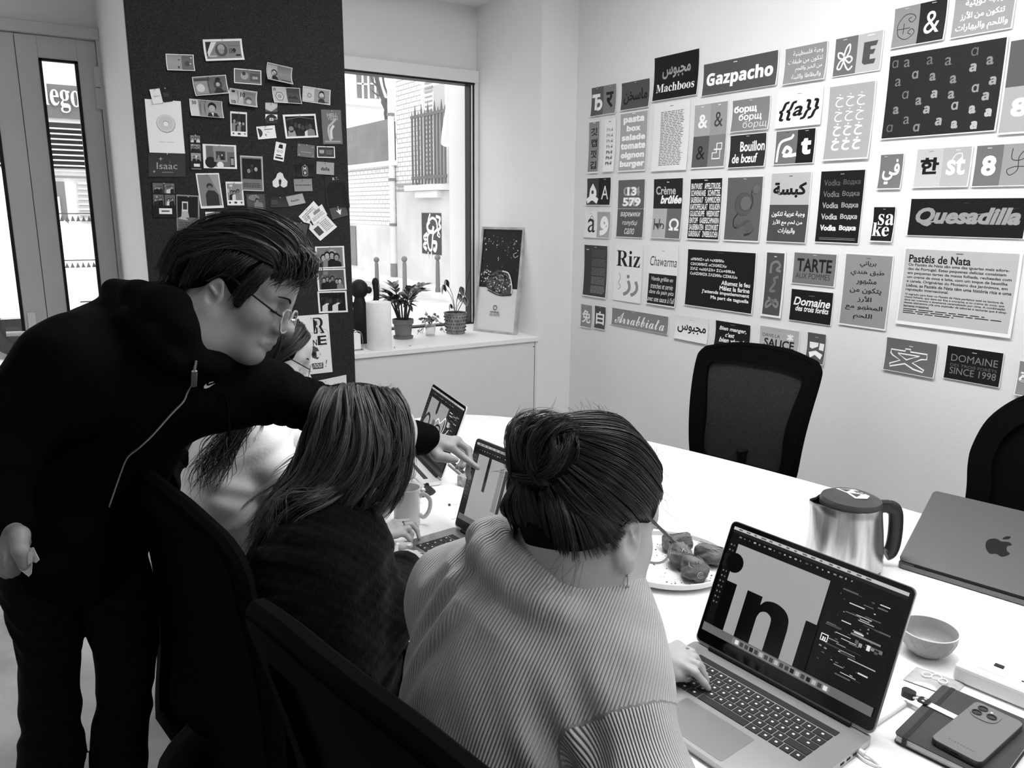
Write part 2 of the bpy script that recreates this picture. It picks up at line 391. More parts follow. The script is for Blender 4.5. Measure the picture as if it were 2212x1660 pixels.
for zz in (1.49, 1.26):
    for i in range(6):
        x = .238+i*.024
        m_.add([(x, DY+.0255, zz), (x+.02, DY+.0255, zz), (x+.01, DY+.0255, zz+.028)], [[0, 1, 2]], dec)
    m_.box(.238, .376, DY+.0252, DY+.0256, zz+.034, zz+.04, dec)
ob('glass_decal', m_, d1, label='white zigzag strips stuck on the door glass')
m_ = MB(); [m_.box(x, x+.05, DY, DY+.08, .12, 2.6, doorm) for x in (-3.1, -2.05, -1.0)]; wf2 = struct('window_2', m_); m_ = MB(); m_.add([(-3.05, DY+.04, .12), (-1.0, DY+.04, .12), (-1.0, DY+.04, 2.6), (-3.05, DY+.04, 2.6)], [[0, 1, 2, 3]], glass); ob('pane', m_, wf2)
# ceiling luminaires, the second an added fill (their light is set at the top)
lm = mat('lamp_diffuser', .9, .5, emit=2.0); lh = mat('lamp_housing', .7, .5)
for _l, _sx, _sy, _p in LAMPS:
    t = thing('ceiling_lamp', 'long white ceiling lamp over the table' if _p > 40 else 'shorter fill lamp added unseen behind the camera', 'lamp', (_l[0], _l[1], CZ), 0, 'ceiling lamps')
    m = MB(); m.box(-_sx/2, _sx/2, -_sy/2, _sy/2, -.07, 0, lh, .004); ob('housing', m, t)
    m = MB(); m.box(-_sx/2+.01, _sx/2-.01, -_sy/2+.01, _sy/2-.01, -.078, -.0705, lm); ob('diffuser', m, t)
# ================================================================== THE STREET
XB = 7.6
stm = mat('street_asphalt', .5, .9, .1, noise=.15, nscale=1.5)
m_ = MB(); m_.box(-25, 40, 4.7, 60, -.12, -.02, stm); o_ = struct('ground_street', m_)
m_ = MB(); m_.box(6.55, XB, 9, 40, -.02, .04, mat('pavement_stone', .72, .9, .1, noise=.12, nscale=3)); struct('ground_pavement', m_)
def brickmat(name, b, mo, sc):
    m = bpy.data.materials.new(name); m.use_nodes = True; nt = m.node_tree; bs = nt.nodes['Principled BSDF']
    tc = nt.nodes.new('ShaderNodeTexCoord'); mp = nt.nodes.new('ShaderNodeMapping'); mp.inputs['Rotation'].default_value = (0, rad(90), rad(90))
    sp = nt.nodes.new('ShaderNodeSeparateXYZ'); cb = nt.nodes.new('ShaderNodeCombineXYZ'); br = nt.nodes.new('ShaderNodeTexBrick')
    nt.links.new(tc.outputs['Object'], sp.inputs[0]); nt.links.new(sp.outputs[1], cb.inputs[0]); nt.links.new(sp.outputs[2], cb.inputs[1]); nt.links.new(cb.outputs[0], br.inputs['Vector'])
    br.inputs['Color1'].default_value = (b, b, b, 1); br.inputs['Color2'].default_value = (b*.86, b*.86, b*.86, 1); br.inputs['Mortar'].default_value = (mo, mo, mo, 1)
    br.inputs['Scale'].default_value = sc; br.inputs['Mortar Size'].default_value = .018; br.inputs['Brick Width'].default_value = .5; br.inputs['Row Height'].default_value = .2
    nt.links.new(br.outputs[0], bs.inputs['Base Color']); bs.inputs['Roughness'].default_value = .9
    return m
brick = brickmat('pale_brick', .85, .34, 2.0)
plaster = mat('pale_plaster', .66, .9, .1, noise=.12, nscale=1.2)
stone = mat('pale_stone', .85, .9, .1, noise=.05, nscale=4)
iron = mat('painted_iron', .16, .6, .2)
bd = thing('building', 'pale brick building with a barred window across the street', 'building', (XB, 14.5, 0))
def yb(px): v = ray(px, 500); return v[1]/v[0]*XB
def zb(px, py): return onx(px, py, XB)[2]
ya, yc = yb(862), yb(1012)
zpl = 1.95
m = MB(); m.box(XB, XB+4, yc-2, ya, zpl, 11, brick); ob('wall', m, bd, True)
m = MB(); m.box(XB-.05, XB+4, yc-2, ya, 0, zpl, plaster); ob('plaster_base', m, bd, True)
m = MB(); m.box(XB-.04, XB, ya-.02, yb(905), zb(900, 410), zb(900, 425), mat('dark_brick_band', .35, .9)); m.box(XB-.04, XB, ya-.02, yb(905), zb(900, 395), zb(900, 402), mat('dark_brick_band', .35, .9)); ob('brick_band', m, bd, True)
w0, w1 = yb(922), yb(966); zw0, zw1 = zb(940, 400), zb(940, 185)
m = MB(); m.box(XB-.03, XB+.05, w1-.1, w0+.12, zw0-.05, zw1+.12, stone); m.box(XB-.035, XB-.028, w1, w0, zw0, zw1, mat('window_grey', .42, .3, .5)); ob('window_frame', m, bd, True)
m = MB(); m.box(XB-.045, XB-.035, (w0+w1)/2, w0-.05, zw0, zw1-.1, stone); 
for i in range(22): m.box(XB-.05, XB-.045, (w0+w1)/2+.04, w0-.09, zw0+.1+i*.09, zw0+.14+i*.09, mat('shutter_gap', .35, .8))
ob('shutter', m, bd, True)
m = MB(); m.box(XB-.28, XB, yb(980), yb(900), zb(940, 412), zb(940, 400), stone); m.box(XB-.2, XB, yb(962), yb(914), zb(940, 428), zb(940, 412), stone, .03); ob('window_ledge', m, bd, True)
gr = thing('window_grille', 'row of pointed iron bars across the street window', 'grille', (XB-.16, (w0+w1)/2, zb(940, 400)))
for i in range(11):
    y = w1-.25+(w0-w1+.55)*i/10; m = MB(); zt = zb(930, 238)+.12*(i % 2)
    m.tube([(XB-.16, y, zb(940, 398)), (XB-.16, y, zt-.15), (XB-.16, y, zt)], [.022, .022, .004], iron, 6); ob('bar', m, gr, True)
for zz in (zb(930, 250), zb(930, 384)):
    m = MB(); m.box(XB-.175, XB-.145, w1-.3, w0+.35, zz-.03, zz+.03, iron); ob('cross_rail', m, gr, True)
m = MB(); yp = yb(856); m.tube([(XB-.07, yp, .3), (XB-.07, yp, 11)], .07, stone, 10); m.tube([(XB-.07, yp, 0), (XB-.07, yp, .35)], .09, mat('pipe_shoe', .25, .7), 10)
for zz in (1.2, 2.2, 3.6, 5.0): m.tube([(XB-.07, yp, zz), (XB-.07, yp, zz+.06)], .09, mat('pipe_shoe', .25, .7), 10)
solo('drain_pipe', m, 'pale drain pipe running down the corner of the brick building', 'pipe')
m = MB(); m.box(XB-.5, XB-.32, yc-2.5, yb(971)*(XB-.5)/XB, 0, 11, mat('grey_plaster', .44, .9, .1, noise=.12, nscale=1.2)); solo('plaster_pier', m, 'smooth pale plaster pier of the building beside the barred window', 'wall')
# low wall with a grey hoarding further along
bw = thing('boundary_wall', 'low pale brick wall with grey metal hoarding on top', 'wall', (XB, 20, 0))
m = MB(); m.box(XB, XB+.5, ya, 30, 1.2, zb(838, 358)-.02, brick); ob('brickwork', m, bw, True)
m = MB(); m.box(XB-.03, XB+.5, ya, 30, 0, 1.2, plaster); m.box(XB-.06, XB-.03, yb(772), yb(752), .15, 1.15, mat('grey_hatch', .22, .8)); ob('plaster_base', m, bw, True)
m = MB(); m.box(XB-.12, XB+.55, ya, 30, zb(838, 358)-.02, zb(838, 349), stone, .02); ob('coping', m, bw, True)
m = MB(); m.box(XB+.1, XB+.15, yb(836), 30, zb(838, 349), zb(836, 255), mat('hoarding_metal', .20, .7, .3, noise=.1, nscale=1.5)); ob('hoarding', m, bw, True)
# far building facing us, with tall windows; tree in front of it
fb = thing('building', 'far pale building with tall paned windows behind the hoarding', 'building', (10, 27, 0))
m = MB(); m.box(3, 20, 27, 29, 0, 14, stone); ob('wall', m, fb, True)
for a, b in ((772, 792), (800, 818)):
    p0, p1 = ony(a, 212, 26.97), ony(b, 150, 26.97)
    m = MB(); m.box(p0[0], p1[0], 26.94, 26.99, p0[2], p0[2]+2.2, mat('window_dark', .12, .3, .5)); wn = ob('window', m, fb, True)
    m = MB(); xm = (p0[0]+p1[0])/2
    m.box(xm-.03, xm+.03, 26.9, 26.94, p0[2], p0[2]+2.2, stone)
    for k in (.45, 1.05, 1.65): m.box(p0[0], p1[0], 26.9, 26.94, p0[2]+k, p0[2]+k+.05, stone)
    ob('glazing_bar', m, wn, False) if False else ob('glazing_bar', m, fb, True)
m = MB(); pz = ony(780, 222, 26.9)[2]
m.box(3, 20, 26.6, 27, pz-.1, pz+.1, stone); m.box(3, 20, 26.8, 27, pz-1.1, pz-.95, mat('shutter_gap', .35, .8)); ob('cornice', m, fb, True)
tr = thing('tree', 'bare pruned branch rising above the hoarding', 'tree', tuple(onx(838, 300, 8.6)))
m = MB(); bk = mat('bark', .09, .9)
tp = lambda x, y: onx(x, y, 8.6)
m.tube(spline([tp(842, 260), tp(838, 236), tp(832, 222), tp(824, 205), tp(814, 170), tp(810, 140)], 4), [.13]*4+[.1]*6+[.06]*11, bk, 7)
m.tube([onx(842, 262, 8.6)*np.array([1, 1, 0]), onx(842, 262, 8.6)], .15, bk, 8); ob('trunk', m, tr, True)
m = MB(); m.tube(spline([tp(834, 225), tp(838, 210), tp(830, 185), tp(826, 160)], 4), .03, bk, 5); m.tube([tp(818, 190), tp(806, 178), tp(800, 160)], .025, bk, 5); m.tube([tp(826, 208), tp(815, 206), tp(803, 195)], .022, bk, 5); ob('twig', m, tr, True)
# bollards
for k, (px, py) in enumerate(((812, 555), (872, 553), (943, 550))):
    g = onz(px+3, (628, 640, 636)[k], 0) if k < 3 else None
    d_ = np.linalg.norm(g[:2]); h = .86
    b_ = thing('bollard', ('slim round-topped street bollard seen left of the potted plant', 'slim round-topped street bollard rising behind the potted plant', 'slim round-topped street bollard in front of the mural wall')[k], 'bollard', tuple(g), 0, 'street bollards')
    top = at(px, py, np.dot(g-EYE, CF))[2]
    m = MB(); m.lathe([(.05, 0), (.05, .1), (.042, .14), (.036, top-.13), (.028, top-.11), (.028, top-.09)], iron, 14); ob('post', m, b_)
    m = MB(); m.ball((0, 0, top-.05), .055, iron); ob('ball_top', m, b_)
# mural sheet on the plaster
y0, y1 = yb(911), yb(953); P0 = onx(911, 460, XB-.055); P1 = onx(953, 462, XB-.055); P2 = onx(911, 547, XB-.055)
sh = Sheet(P0, np.array([0, P1[1]-P0[1], 0]), np.array([0, 0, P2[2]-P0[2]]), (-1, 0, 0), .004, paper=ink(.25)); wh = ink(.97)
sh.curve([(.45, .02), (.35, .2), (.55, .12), (.75, .18), (.8, .38), (.6, .5), (.55, .7), (.5, .9), (.35, .85), (.3, .6), (.4, .48)], .06, wh)
sh.curve([(.42, .2), (.3, .3), (.35, .43), (.55, .45), (.62, .32)], .09, wh); sh.curve([(.75, .08), (.95, .12), (.9, .25), (.97, .33), (.85, .42), (.92, .55), (.8, .5)], .07, wh)
sh.curve([(.3, .5), (.12, .6), (.25, .7), (.1, .8), (.25, .9)], .09, wh); sh.curve([(.55, .7), (.75, .72), (.7, .9), (.6, .85)], .09, wh)
sh.line([(.32, .95), (.32, 1.1)], .04, wh); sh.line([(.5, .95), (.5, 1.1)], .04, wh)
solo('street_mural', sh.mb, 'dark grey street poster with white spray drawing on the plaster', 'mural')
# triangular sign edge
m = MB(); q = [onx(968, 224, 7.0), onx(957, 300, 7.0), onx(962, 313, 7.0), onx(985, 312, 7.0)]; m.tube(spline(q, 4), .035, stone, 6); m.poly([tuple(p) for p in q], mat('sign_back', .55, .6)); m.tube([q[3]*np.array([1, 1, 0]), q[3]], .03, stone, 8); solo('traffic_sign', m, 'triangular traffic sign seen edge-on beside the barred window', 'sign')
# ------------------------------------------------------------------ across the street from the door
YS = 15.0
def sx(px, py): return ony(px, py, YS)
shp = thing('shop_front', 'shop across the street with white lettering above slatted shutters', 'shop', (1.0, YS, 0))
def srect(name, x0, y0, x1, y1, m, dy=0.0):
    a, b = ony(x0, y0, YS-dy), ony(x1, y1, YS-dy); mm = MB(); mm.box(min(a[0], b[0]), max(a[0], b[0]), YS-dy-.03, YS-dy, min(a[2], b[2]), max(a[2], b[2]), m); return ob(name, mm, shp, True)
m = MB(); m.box(-8, 5, YS, YS+3, 0, 12, stone); ob('wall', m, shp, True)
srect('sign_board', -60, 168, 240, 262, mat('sign_grey', .13, .7), .05)
srect('canopy', -60, 262, 240, 272, mat('canopy_dark', .02, .7), .3)
a_, b_ = ony(92, 176, YS-.12), ony(177, 246, YS-.12)
shs = Sheet((a_[0], YS-.12, a_[2]), (b_[0]-a_[0], 0, 0), (0, 0, b_[2]-a_[2]), (0, -1, 0), .0, gap=0); shs.text('lego', -.03, 0, 1.0, 1, mat('white_letter', .95, .6), 's')
ob('sign_lettering', shs.mb, shp, True)
shu = mat('shutter_slat', .75, .7); m = MB(); sd = mat('shutter_slot', .03, .8)
z0, z1 = sx(140, 364)[2], sx(140, 274)[2]; m.box(-4, 4.2, YS-.06, YS, z0, z1, sd)
for i in range(8): zz = z0+(z1-z0)*i/8; m.box(-4, 4.2, YS-.14, YS-.05, zz+.03, zz+(z1-z0)/8*.62, shu)
ob('slatted_shutter', m, shp, True)
srect('transom', -60, 364, 260, 372, shu, .05); srect('fascia', -60, 374, 260, 388, mat('fascia_grey', .2, .7), .05)
srect('shop_door', 116, 392, 166, 640, mat('shop_door_grey', .16, .6), .05); srect('notice', 117, 425, 134, 480, dec, .1)
srect('side_shutter', 166, 392, 214, 480, mat('side_shutter_grey', .45, .6), .05)
srect('shop_window', -60, 380, 112, 540, mat('shop_window_grey', .10, .3, .5), .05)
m = MB(); [m.box(*(lambda a, b: (a[0], b[0], YS-.12, YS-.08, b[2], a[2]))(ony(168, 396+i*11, YS-.1), ony(206, 399+i*11, YS-.1)), shu) for i in range(8)]; ob('slat', m, shp, True)
# white van parked at the kerb
vn = thing('van', 'white van parked across the street seen through the left door leaf', 'van', (-.3, 10.6, 0))
m = MB(); vw = mat('van_white', .85, .3, .5); m.box(-3.6, .62, 9.6, 11.4, .35, 1.45, vw, .15, seg=3); ob('body', m, vn, True)
m = MB(); m.box(-3.0, .1, 9.62, 11.3, 1.38, 2.0, vw, .18, seg=3); ob('roof', m, vn, True)
for x in (.05, -2.8):
    m = MB(); T = Matrix.Translation((x, 9.62, .33)) @ Matrix.Rotation(rad(90), 4, 'X')
    m.lathe([(.0, -.02), (.2, -.02), (.2, 0), (.33, 0), (.34, -.03), (.34, -.2)], mat('tyre', .02, .8), 28, T=T); wl = ob('wheel', m, vn, True)
# ================================================================== THE TABLE
TXC, TYC, TA, TB = 1.36, .33, 2.43, .765
def tedge(a):
    c_, s_ = math.cos(a), math.sin(a)
    if c_ >= 0: return (TXC+TB*c_, TYC+TA*s_)
    k = (abs(c_)**3+abs(s_)**3)**(-1/3); return (TXC+.80*c_*k, TYC+TA*s_*k)
m = MB(); tm = mat('white_table_laminate', .86, .35, .4, noise=.015, nscale=3)
pl = [tedge(2*math.pi*i/140) for i in range(140)]
tb = thing('meeting_table', 'long white boat-shaped meeting table everyone sits around', 'table', (TXC, TYC, 0))
m.prism(pl, TZ-.028, TZ, tm); ob('table_top', m, tb, True)
for sx_ in (-1, 1):
    for sy_ in (-1, 1):
        m = MB(); m.tube([(TXC+sx_*.42, TYC+sy_*1.35, 0), (TXC+sx_*.36, TYC+sy_*1.3, TZ-.028)], .03, mat('leg_white', .8, .4), 12); ob('leg', m, tb, True)
# ================================================================== TYPE SPECIMENS ON THE RIGHT WALL
paper = mat('white_paper', .84, .7, .2)
K, Wt = ink(.08), ink(.97)
PG = 'printed lettering sheets on the poster wall'
_pr = random.Random(5)
def poster(label, tl, br, items, tag='u', curl=None, frame=None, name='lettering_sheet'):
    a, b = onx(tl[0], tl[1], WX), onx(br[0], br[1], WX)
    curl = _pr.uniform(.006, .022) if curl is None else curl
    s = Sheet((WX, a[1], a[2]), (0, b[1]-a[1], 0), (0, 0, b[2]-a[2]), (-1, 0, 0), curl=curl, paper=paper, gap=.003)
    for it in items:
        k = it[0]
        if k == 'p': s.rect(*it[1:5], ink(it[5]))
        elif k == 't': s.text(it[1], *it[2:6], ink(it[6]), it[7] if len(it) > 7 else '', it[8] if len(it) > 8 else None)
        elif k == 'l': s.line(it[1], it[2], ink(it[3]), *(it[4:5]))
        elif k == 'c': s.curve(it[1], it[2], ink(it[3]), *(it[4:5]))
        elif k == 'o': s.disc(it[1], it[2], it[3], ink(it[4]), *(it[5:6]))
        elif k == 'f': s.poly(it[1], ink(it[2]))
        elif k == 'x': s.lines(*it[1:5], it[5], ink(it[6]), _pr, *(it[7:]))
    return solo(name, s.mb, label, 'poster', PG)
def full(g, e=.02): return ('p', e, e, 1-e, 1-e, g)
def tick(u, v=.06, g=.8, w=.08, h=.012): return ('p', u-w/2, v, u+w/2, v+h, g)
D = 'sheet taped to the wall, '
poster('sheet at the top with a looping C and plus beside a white ampersand on black', (1934, 19), (2041, 86.6), [('p', .02, .02, .5, .98, .55), ('p', .5, .02, .98, .98, .08), tick(.25), tick(.75, .06, .9),
    ('c', [(.36, .3), (.3, .34), (.36, .42), (.43, .34), (.38, .24), (.24, .22), (.12, .38), (.1, .55), (.14, .72), (.27, .82), (.38, .76), (.43, .66), (.37, .58), (.31, .66), (.37, .72)], .012, .12), ('l', [(.1, .55), (.34, .55)], .012, .12), ('l', [(.22, .42), (.22, .68)], .012, .12),
    ('t', '&', .6, .25, .88, .78, .97)])
poster('grey sheet with three lines of white Arabic at the very top edge of the photo', (1577, -14) if 0 else (2068, -40), (2187.8, 62), [full(.6)]+[('t', t, a, b, c, d, .97, 'b', 'c') for t, a, b, c, d in (('وجبة كويتية', .2, .34, .82, .52), ('تتكون من الأرز', .14, .55, .85, .73), ('واللحم والبهارات', .08, .76, .92, .95))], curl=.01)
poster('small two-panel sheet with white Ho ligature and black Devanagari letter', (1279, 190), (1332, 245), [('p', .02, .02, .5, .98, .36), ('p', .5, .02, .98, .98, .5), tick(.24), tick(.75), ('t', 'Ђ', .05, .25, .46, .82, .97, 'h'), ('t', 'र', .6, .25, .88, .78, .1, 'b')])
poster('dark grey sheet with one black Arabic word left of the black Machboos sheet', (1344, 180), (1404, 231), [full(.32), tick(.5), ('t', 'ماسخن', .1, .28, .92, .8, .06, 'b')])
poster('black sheet reading Machboos under a grey Arabic word', (1415.4, 125.7), (1508.5, 205), [full(.07, .012), ('t', 'مجبوس', .2, .27, .82, .53, .62, 'b'), ('t', 'Machboos', .08, .63, .92, .82, .98, 's')])
poster('wide dark grey sheet reading Gazpacho in bold white', (1521, 140), (1679.6, 184), [full(.32, .012), tick(.45, .09, .9, .05, .025), ('t', 'Gazpacho', .06, .3, .94, .82, .98, 'Bb')])
poster('grey sheet with four lines of thin white Arabic right of Gazpacho', (1698, 106), (1784, 171), [full(.57)]+[('t', t, .1, .12+i*.21, .9, .28+i*.21, .97, '', 'r') for i, t in enumerate(('وجبة فلسطينية', 'تتكون من طبقات', 'من الخبز واللحم', 'والبطاطا واللبنة'))])
poster('two-panel sheet with a white flower-like curl and a dark geometric E', (1806, 84), (1903, 152), [('p', .02, .02, .49, .98, .42), ('p', .49, .02, .98, .98, .72), tick(.22, .07, .95), tick(.75, .07, .97, .14, .02),
    ('c', [(.42, .78), (.34, .86), (.26, .72), (.22, .55), (.26, .3), (.33, .22), (.33, .4), (.24, .56), (.12, .52), (.1, .4), (.18, .42), (.24, .56), (.15, .62), (.1, .78), (.17, .8), (.24, .58), (.34, .52), (.4, .6), (.34, .68), (.24, .57)], .03, .98),
    ('f', [(.62, .24), (.9, .24), (.87, .36), (.76, .36), (.76, .44), (.86, .44), (.83, .56), (.76, .56), (.76, .68), (.88, .68), (.86, .8), (.66, .8), (.61, .74)], .3)])
_aa = []
_rows = [(6.5, 15, 0), (17.5, 16, 1), (38, 17, 0), (54, 21, 1), (75, 15, 0), (88, 27, 2), (75, 32, 4), (11, 37, 1), (26, 31, 2), (42, 36, 2), (60, 42, 2), (92, 49, 4), (19, 53, 1), (32, 62, 2), (45, 56, 4), (60, 59, 3), (79, 55, 3), (88, 65, 4), (12, 70, 2), (40, 73, 4), (64, 72, 4), (79, 78, 5), (92, 83, 6), (23, 83, 1), (33, 93, 2), (52, 88, 4), (66, 93, 5), (82, 95.5, 6), (8, 91, 0)]
for i, (x, y, w) in enumerate(_rows): _aa.append(('t', 'a' if i % 4 or w > 4 else 'ɑ', x/100-.028, y/100-.085, x/100+.028, y/100+.005, .42+.05*w, ('', '', 'b', 'b', 'bB', 'h', 'hB')[w]))
poster('large black sheet scattered with many grey letters a', (1923, 121), (2152.8, 283.7), [full(.12, .012)]+_aa, curl=.012)
poster('narrow grey sheet with a column of four black Korean syllables', (1274, 262), (1293.8, 374), [full(.55, .03), tick(.5, .04, .9, .2)]+[('t', t, .22, .14+.21*i, .8, .29+.21*i, .12, 'b') for i, t in enumerate('깃캡낏깁')])
poster('white sheet listing Pho seven times from light to bold', (1308, 258), (1328, 371), [tick(.5, .05, .4, .2)]+[('t', 'Phở', .22, .17+.105*i, .8, .24+.105*i, max(.1, .5-.07*i), '' if i < 4 else 'b') for i in range(7)])
poster('light grey sheet of bold white menu words starting with pasta', (1341.7, 244.8), (1396.4, 368.9), [full(.66), tick(.5, .03, .95, .12)]+[('t', t, (1-w)/2, .08+.147*i, (1+w)/2, .08+.147*i+.13*h, .98, 'hB') for i, (t, w, h) in enumerate((('pasta', .74, 1), ('box', .5, .75), ('salade', .84, .78), ('tomate', .88, .78), ('oignon', .84, 1), ('burger', .88, 1)))])
poster('white sheet of tiny grey running text between pasta and the ampersands', (1416, 226), (1485, 367), [tick(.5, .05, .6, .1), ('x', .2, .13, .86, .93, 34, .45)])
poster('four-panel sheet with three ampersands and an outlined loop', (1502, 226), (1566.6, 361.7), [('p', .02, .02, .5, .5, .68), ('p', .5, .02, .98, .5, .62), ('p', .02, .5, .5, .98, .36), ('p', .5, .5, .98, .98, .52), ('t', '&', .14, .17, .42, .38, .98, 'b'), ('t', '&', .62, .16, .86, .38, .25), ('t', '&', .14, .65, .4, .86, .1),
    ('l', [(.66, .72), (.84, .72), (.84, .86), (.62, .86), (.62, .77), (.74, .77), (.74, .63), (.88, .63), (.88, .72), (.7, .72)], .03, .97), tick(.25, .05, .95), tick(.75, .05, .95)])
poster('grey sheet repeating a Cyrillic word three times in lighter weights', (1584, 217.5), (1662, 279), [full(.52), ('t', 'борщ', .06, .2, .66, .46, .98, 'hB'), ('t', 'борщ', .2, .45, .8, .71, .95, 'b'), ('t', 'борщ', .33, .69, .95, .95, .85), tick(.5, .06, .95)])
poster('dark sheet reading Bouillon de boeuf in condensed white', (1579, 293), (1654, 360), [full(.17), tick(.5, .06, .9), ('t', 'Bouillon', .3, .22, .95, .52, .98, 'b'), ('t', 'de bœuf', .1, .58, .78, .86, .98, 'b')])
poster('white sheet with a black letter a in double curly braces', (1682, 199), (1774, 269), [tick(.5, .12, .6, .1, .015), ('t', '{{a}}', .06, .3, .94, .82, .05, 'bk')])
poster('grey and black sheet with white Arabic swash and white heavy t', (1677.8, 283.7), (1758.8, 352.6), [('p', .02, .02, .56, .98, .45), ('p', .56, .02, .98, .98, .07), tick(.3, .06, .3, .08, .02), tick(.78, .06, .9), ('c', [(.08, .92), (.1, .5), (.18, .32), (.4, .24), (.46, .14)], .055, .97), ('c', [(.22, .68), (.3, .5), (.42, .6), (.34, .74), (.24, .72), (.42, .74), (.56, .72)], .075, .97), ('t', 't', .66, .28, .9, .74, .98, 'hB')])
poster('light grey sheet with a grid of twelve white Arabic letters', (1794, 186), (1878, 343), [full(.67)]+[('t', 'خ', .17+.23*j, .13+.19*i, .34+.23*j, .3+.19*i, .98, '' if i < 2 else 'b' if i < 3 else 'h') for i in range(4) for j in range(3)])
poster('small dark sheet with white Arabic letter beside white capital A', (1269.4, 385), (1320, 444), [('p', .02, .02, .5, .98, .25), ('p', .5, .02, .98, .98, .07), ('c', [(.04, .85), (.25, .72), (.48, .85)], .14, .97), ('f', [(.26, .2), (.4, .45), (.42, .65), (.3, .7), (.12, .66), (.14, .4)], .97), ('o', .25, .52, .05, .25), ('t', 'A', .62, .3, .9, .78, .92), tick(.75, .07, .9)])
poster('small white and grey sheet with outlined a and white Arabic letter', (1264.4, 456.4), (1319, 515.9), [('p', .5, .02, .98, .98, .66), ('t', 'a', .14, .28, .42, .8, .15), ('c', [(.2, .3), (.3, .18), (.38, .4)], .012, .1), ('t', 'و', .6, .18, .92, .9, .98, 'h'), tick(.25, .08, .4), tick(.75, .08, .4)])
poster('grey sheet of overlapping white numerals above white Cyrillic handwriting', (1336.7, 388.6), (1390.3, 515), [('p', .02, .01, .98, .5, .38), ('p', .02, .505, .98, .99, .34), ('t', '024', .22, .13, .82, .28, .65, 'b'), ('t', '13', .36, .13, .7, .28, .98, 'h'), ('t', '68', .4, .31, .75, .46, .7, 'b'), ('t', '579', .2, .31, .86, .46, .98, 'h')]+[('t', t, .5-w/2, .56+.14*i, .5+w/2, .66+.14*i, .97, 'k') for i, (t, w) in enumerate((('вареники', .72), ('голубці', .56), ('сало', .36)))])
poster('sheet reading Creme brulee in white on black above two lettered panels', (1414, 386.3), (1471.7, 517.4), [('p', .02, .01, .98, .5, .10), ('p', .02, .5, .5, .99, .72), ('p', .5, .5, .98, .99, .42), ('t', 'Crème', .1, .13, .76, .27, .78, 'b'), ('t', 'brûlée', .26, .28, .96, .42, .98, 'hk'), ('t', 'Њ', .08, .67, .44, .86, .25), ('t', 'Ω', .6, .66, .92, .86, .98, 'b'), tick(.5, .06, .9)])
_gw = [('BRATWURST', 'APFELSTRUDEL'), ('SCHWENKHASE', 'SCHNITZEL'), ('SAUERKRAUT', 'FLAMMKUCHEN'), ('KARTOFFELSALAT', 'ROULADEN'), ('GULASCHSUPPE', 'WEISSWURST'), ('EINTOPF', 'KAISERSCHMARRN'), ('SAUERBRATEN', 'BOCKWURST'), ('GURKENSALAT', 'ZWIEBELKUCHEN')]
_gl = []
for i, (p, q) in enumerate(_gw):
    t_ = len(p)+len(q); u = .04+.88*len(p)/t_
    _gl += [('t', p, .05, .09+.109*i, u-.02, .185+.109*i, .95, 'b'), ('t', q, u+.04, .09+.109*i, .95, .185+.109*i, .95, 'b')]
poster('black sheet packed with tall condensed white German dish names', (1493, 384.8), (1554.9, 520.8), [full(.06), tick(.5, .04, .9, .1)]+_gl)
poster('grey sheet with a shaded double-loop letter g', (1573.4, 381.8), (1641, 524), [full(.38), tick(.5, .04, .7), ('o', .5, .43, .25, .28), ('o', .51, .43, .235, .34), ('o', .55, .42, .16, .27), ('o', .56, .415, .15, .42), ('c', [(.7, .5), (.75, .38), (.70, .27), (.74, .19), (.8, .17)], .025, .16), ('o', .81, .21, .1, .3), ('o', .82, .205, .09, .42), ('c', [(.36, .57), (.26, .66), (.27, .77), (.38, .79), (.54, .74), (.68, .68)], .03, .15), ('c', [(.32, .75), (.42, .77), (.56, .71), (.68, .69), (.76, .74)], .07, .33), ('c', [(.76, .74), (.8, .8), (.72, .87), (.58, .9)], .05, .2), ('o', .7, .78, .12, .36)])
poster('two-tone sheet with black Arabic word above three white Arabic lines', (1668, 374), (1742.5, 526), [('p', .02, .01, .98, .46, .75), ('p', .02, .46, .98, .99, .28), ('t', 'كبسة', .08, .14, .9, .36, .06, 'h')]+[('t', t, .5-w/2, .55+.12*i, .5+w/2, .64+.12*i, .98, 'b') for i, (t, w) in enumerate((('وجبة عربية تتكون', .82), ('من لحم مع الأرز', .74), ('والبهارات', .42)))]+[tick(.5, .05, .3)])
poster('black sheet repeating Vodka in Latin and Cyrillic five times', (1775.3, 369), (1855.5, 528), [full(.07, .012), tick(.5, .05, .6), ('p', .1, .925, .92, .932, .5), ('p', .1, .945, .92, .952, .6)]+[('t', t, u, .13+.155*i, u+.37, .21+.155*i, .42+.13*i, '' if i < 2 else 'b' if i < 4 else 'h') for i in range(5) for t, u in (('Vodka', .1), ('Водка', .54))])
poster('small grey sheet with a tall white Arabic word below the scattered letters', (1904, 333), (1947, 409), [full(.46, .03), tick(.25, .08, .95, .12), ('t', 'في', .16, .16, .86, .86, .98, 'b')])
poster('two-panel light sheet with black Korean syllable and thin white st', (1982, 322), (2093, 404), [('p', .02, .02, .5, .98, .76), ('p', .5, .02, .98, .98, .7), ('t', '한', .1, .24, .44, .66, .05, 'h'), ('t', 'st', .58, .26, .9, .7, .98, 'b'), ('c', [(.66, .34), (.72, .2), (.82, .18), (.84, .34)], .014, .98), tick(.28, .08, .4), tick(.75, .08, .95)])
poster('two-panel sheet with white looping letter and dark knot sign at the right edge', (2111, 314), (2222, 402), [('p', .02, .02, .5, .98, .44), ('p', .5, .02, .98, .98, .6), ('t', '8', .14, .26, .4, .74, .98, 'h'), ('c', [(.66, .12), (.66, .36), (.8, .4), (.92, .3), (.86, .2), (.78, .34), (.78, .62), (.66, .74), (.6, .62), (.72, .55), (.9, .55)], .014, .15), tick(.25, .08, .95)])
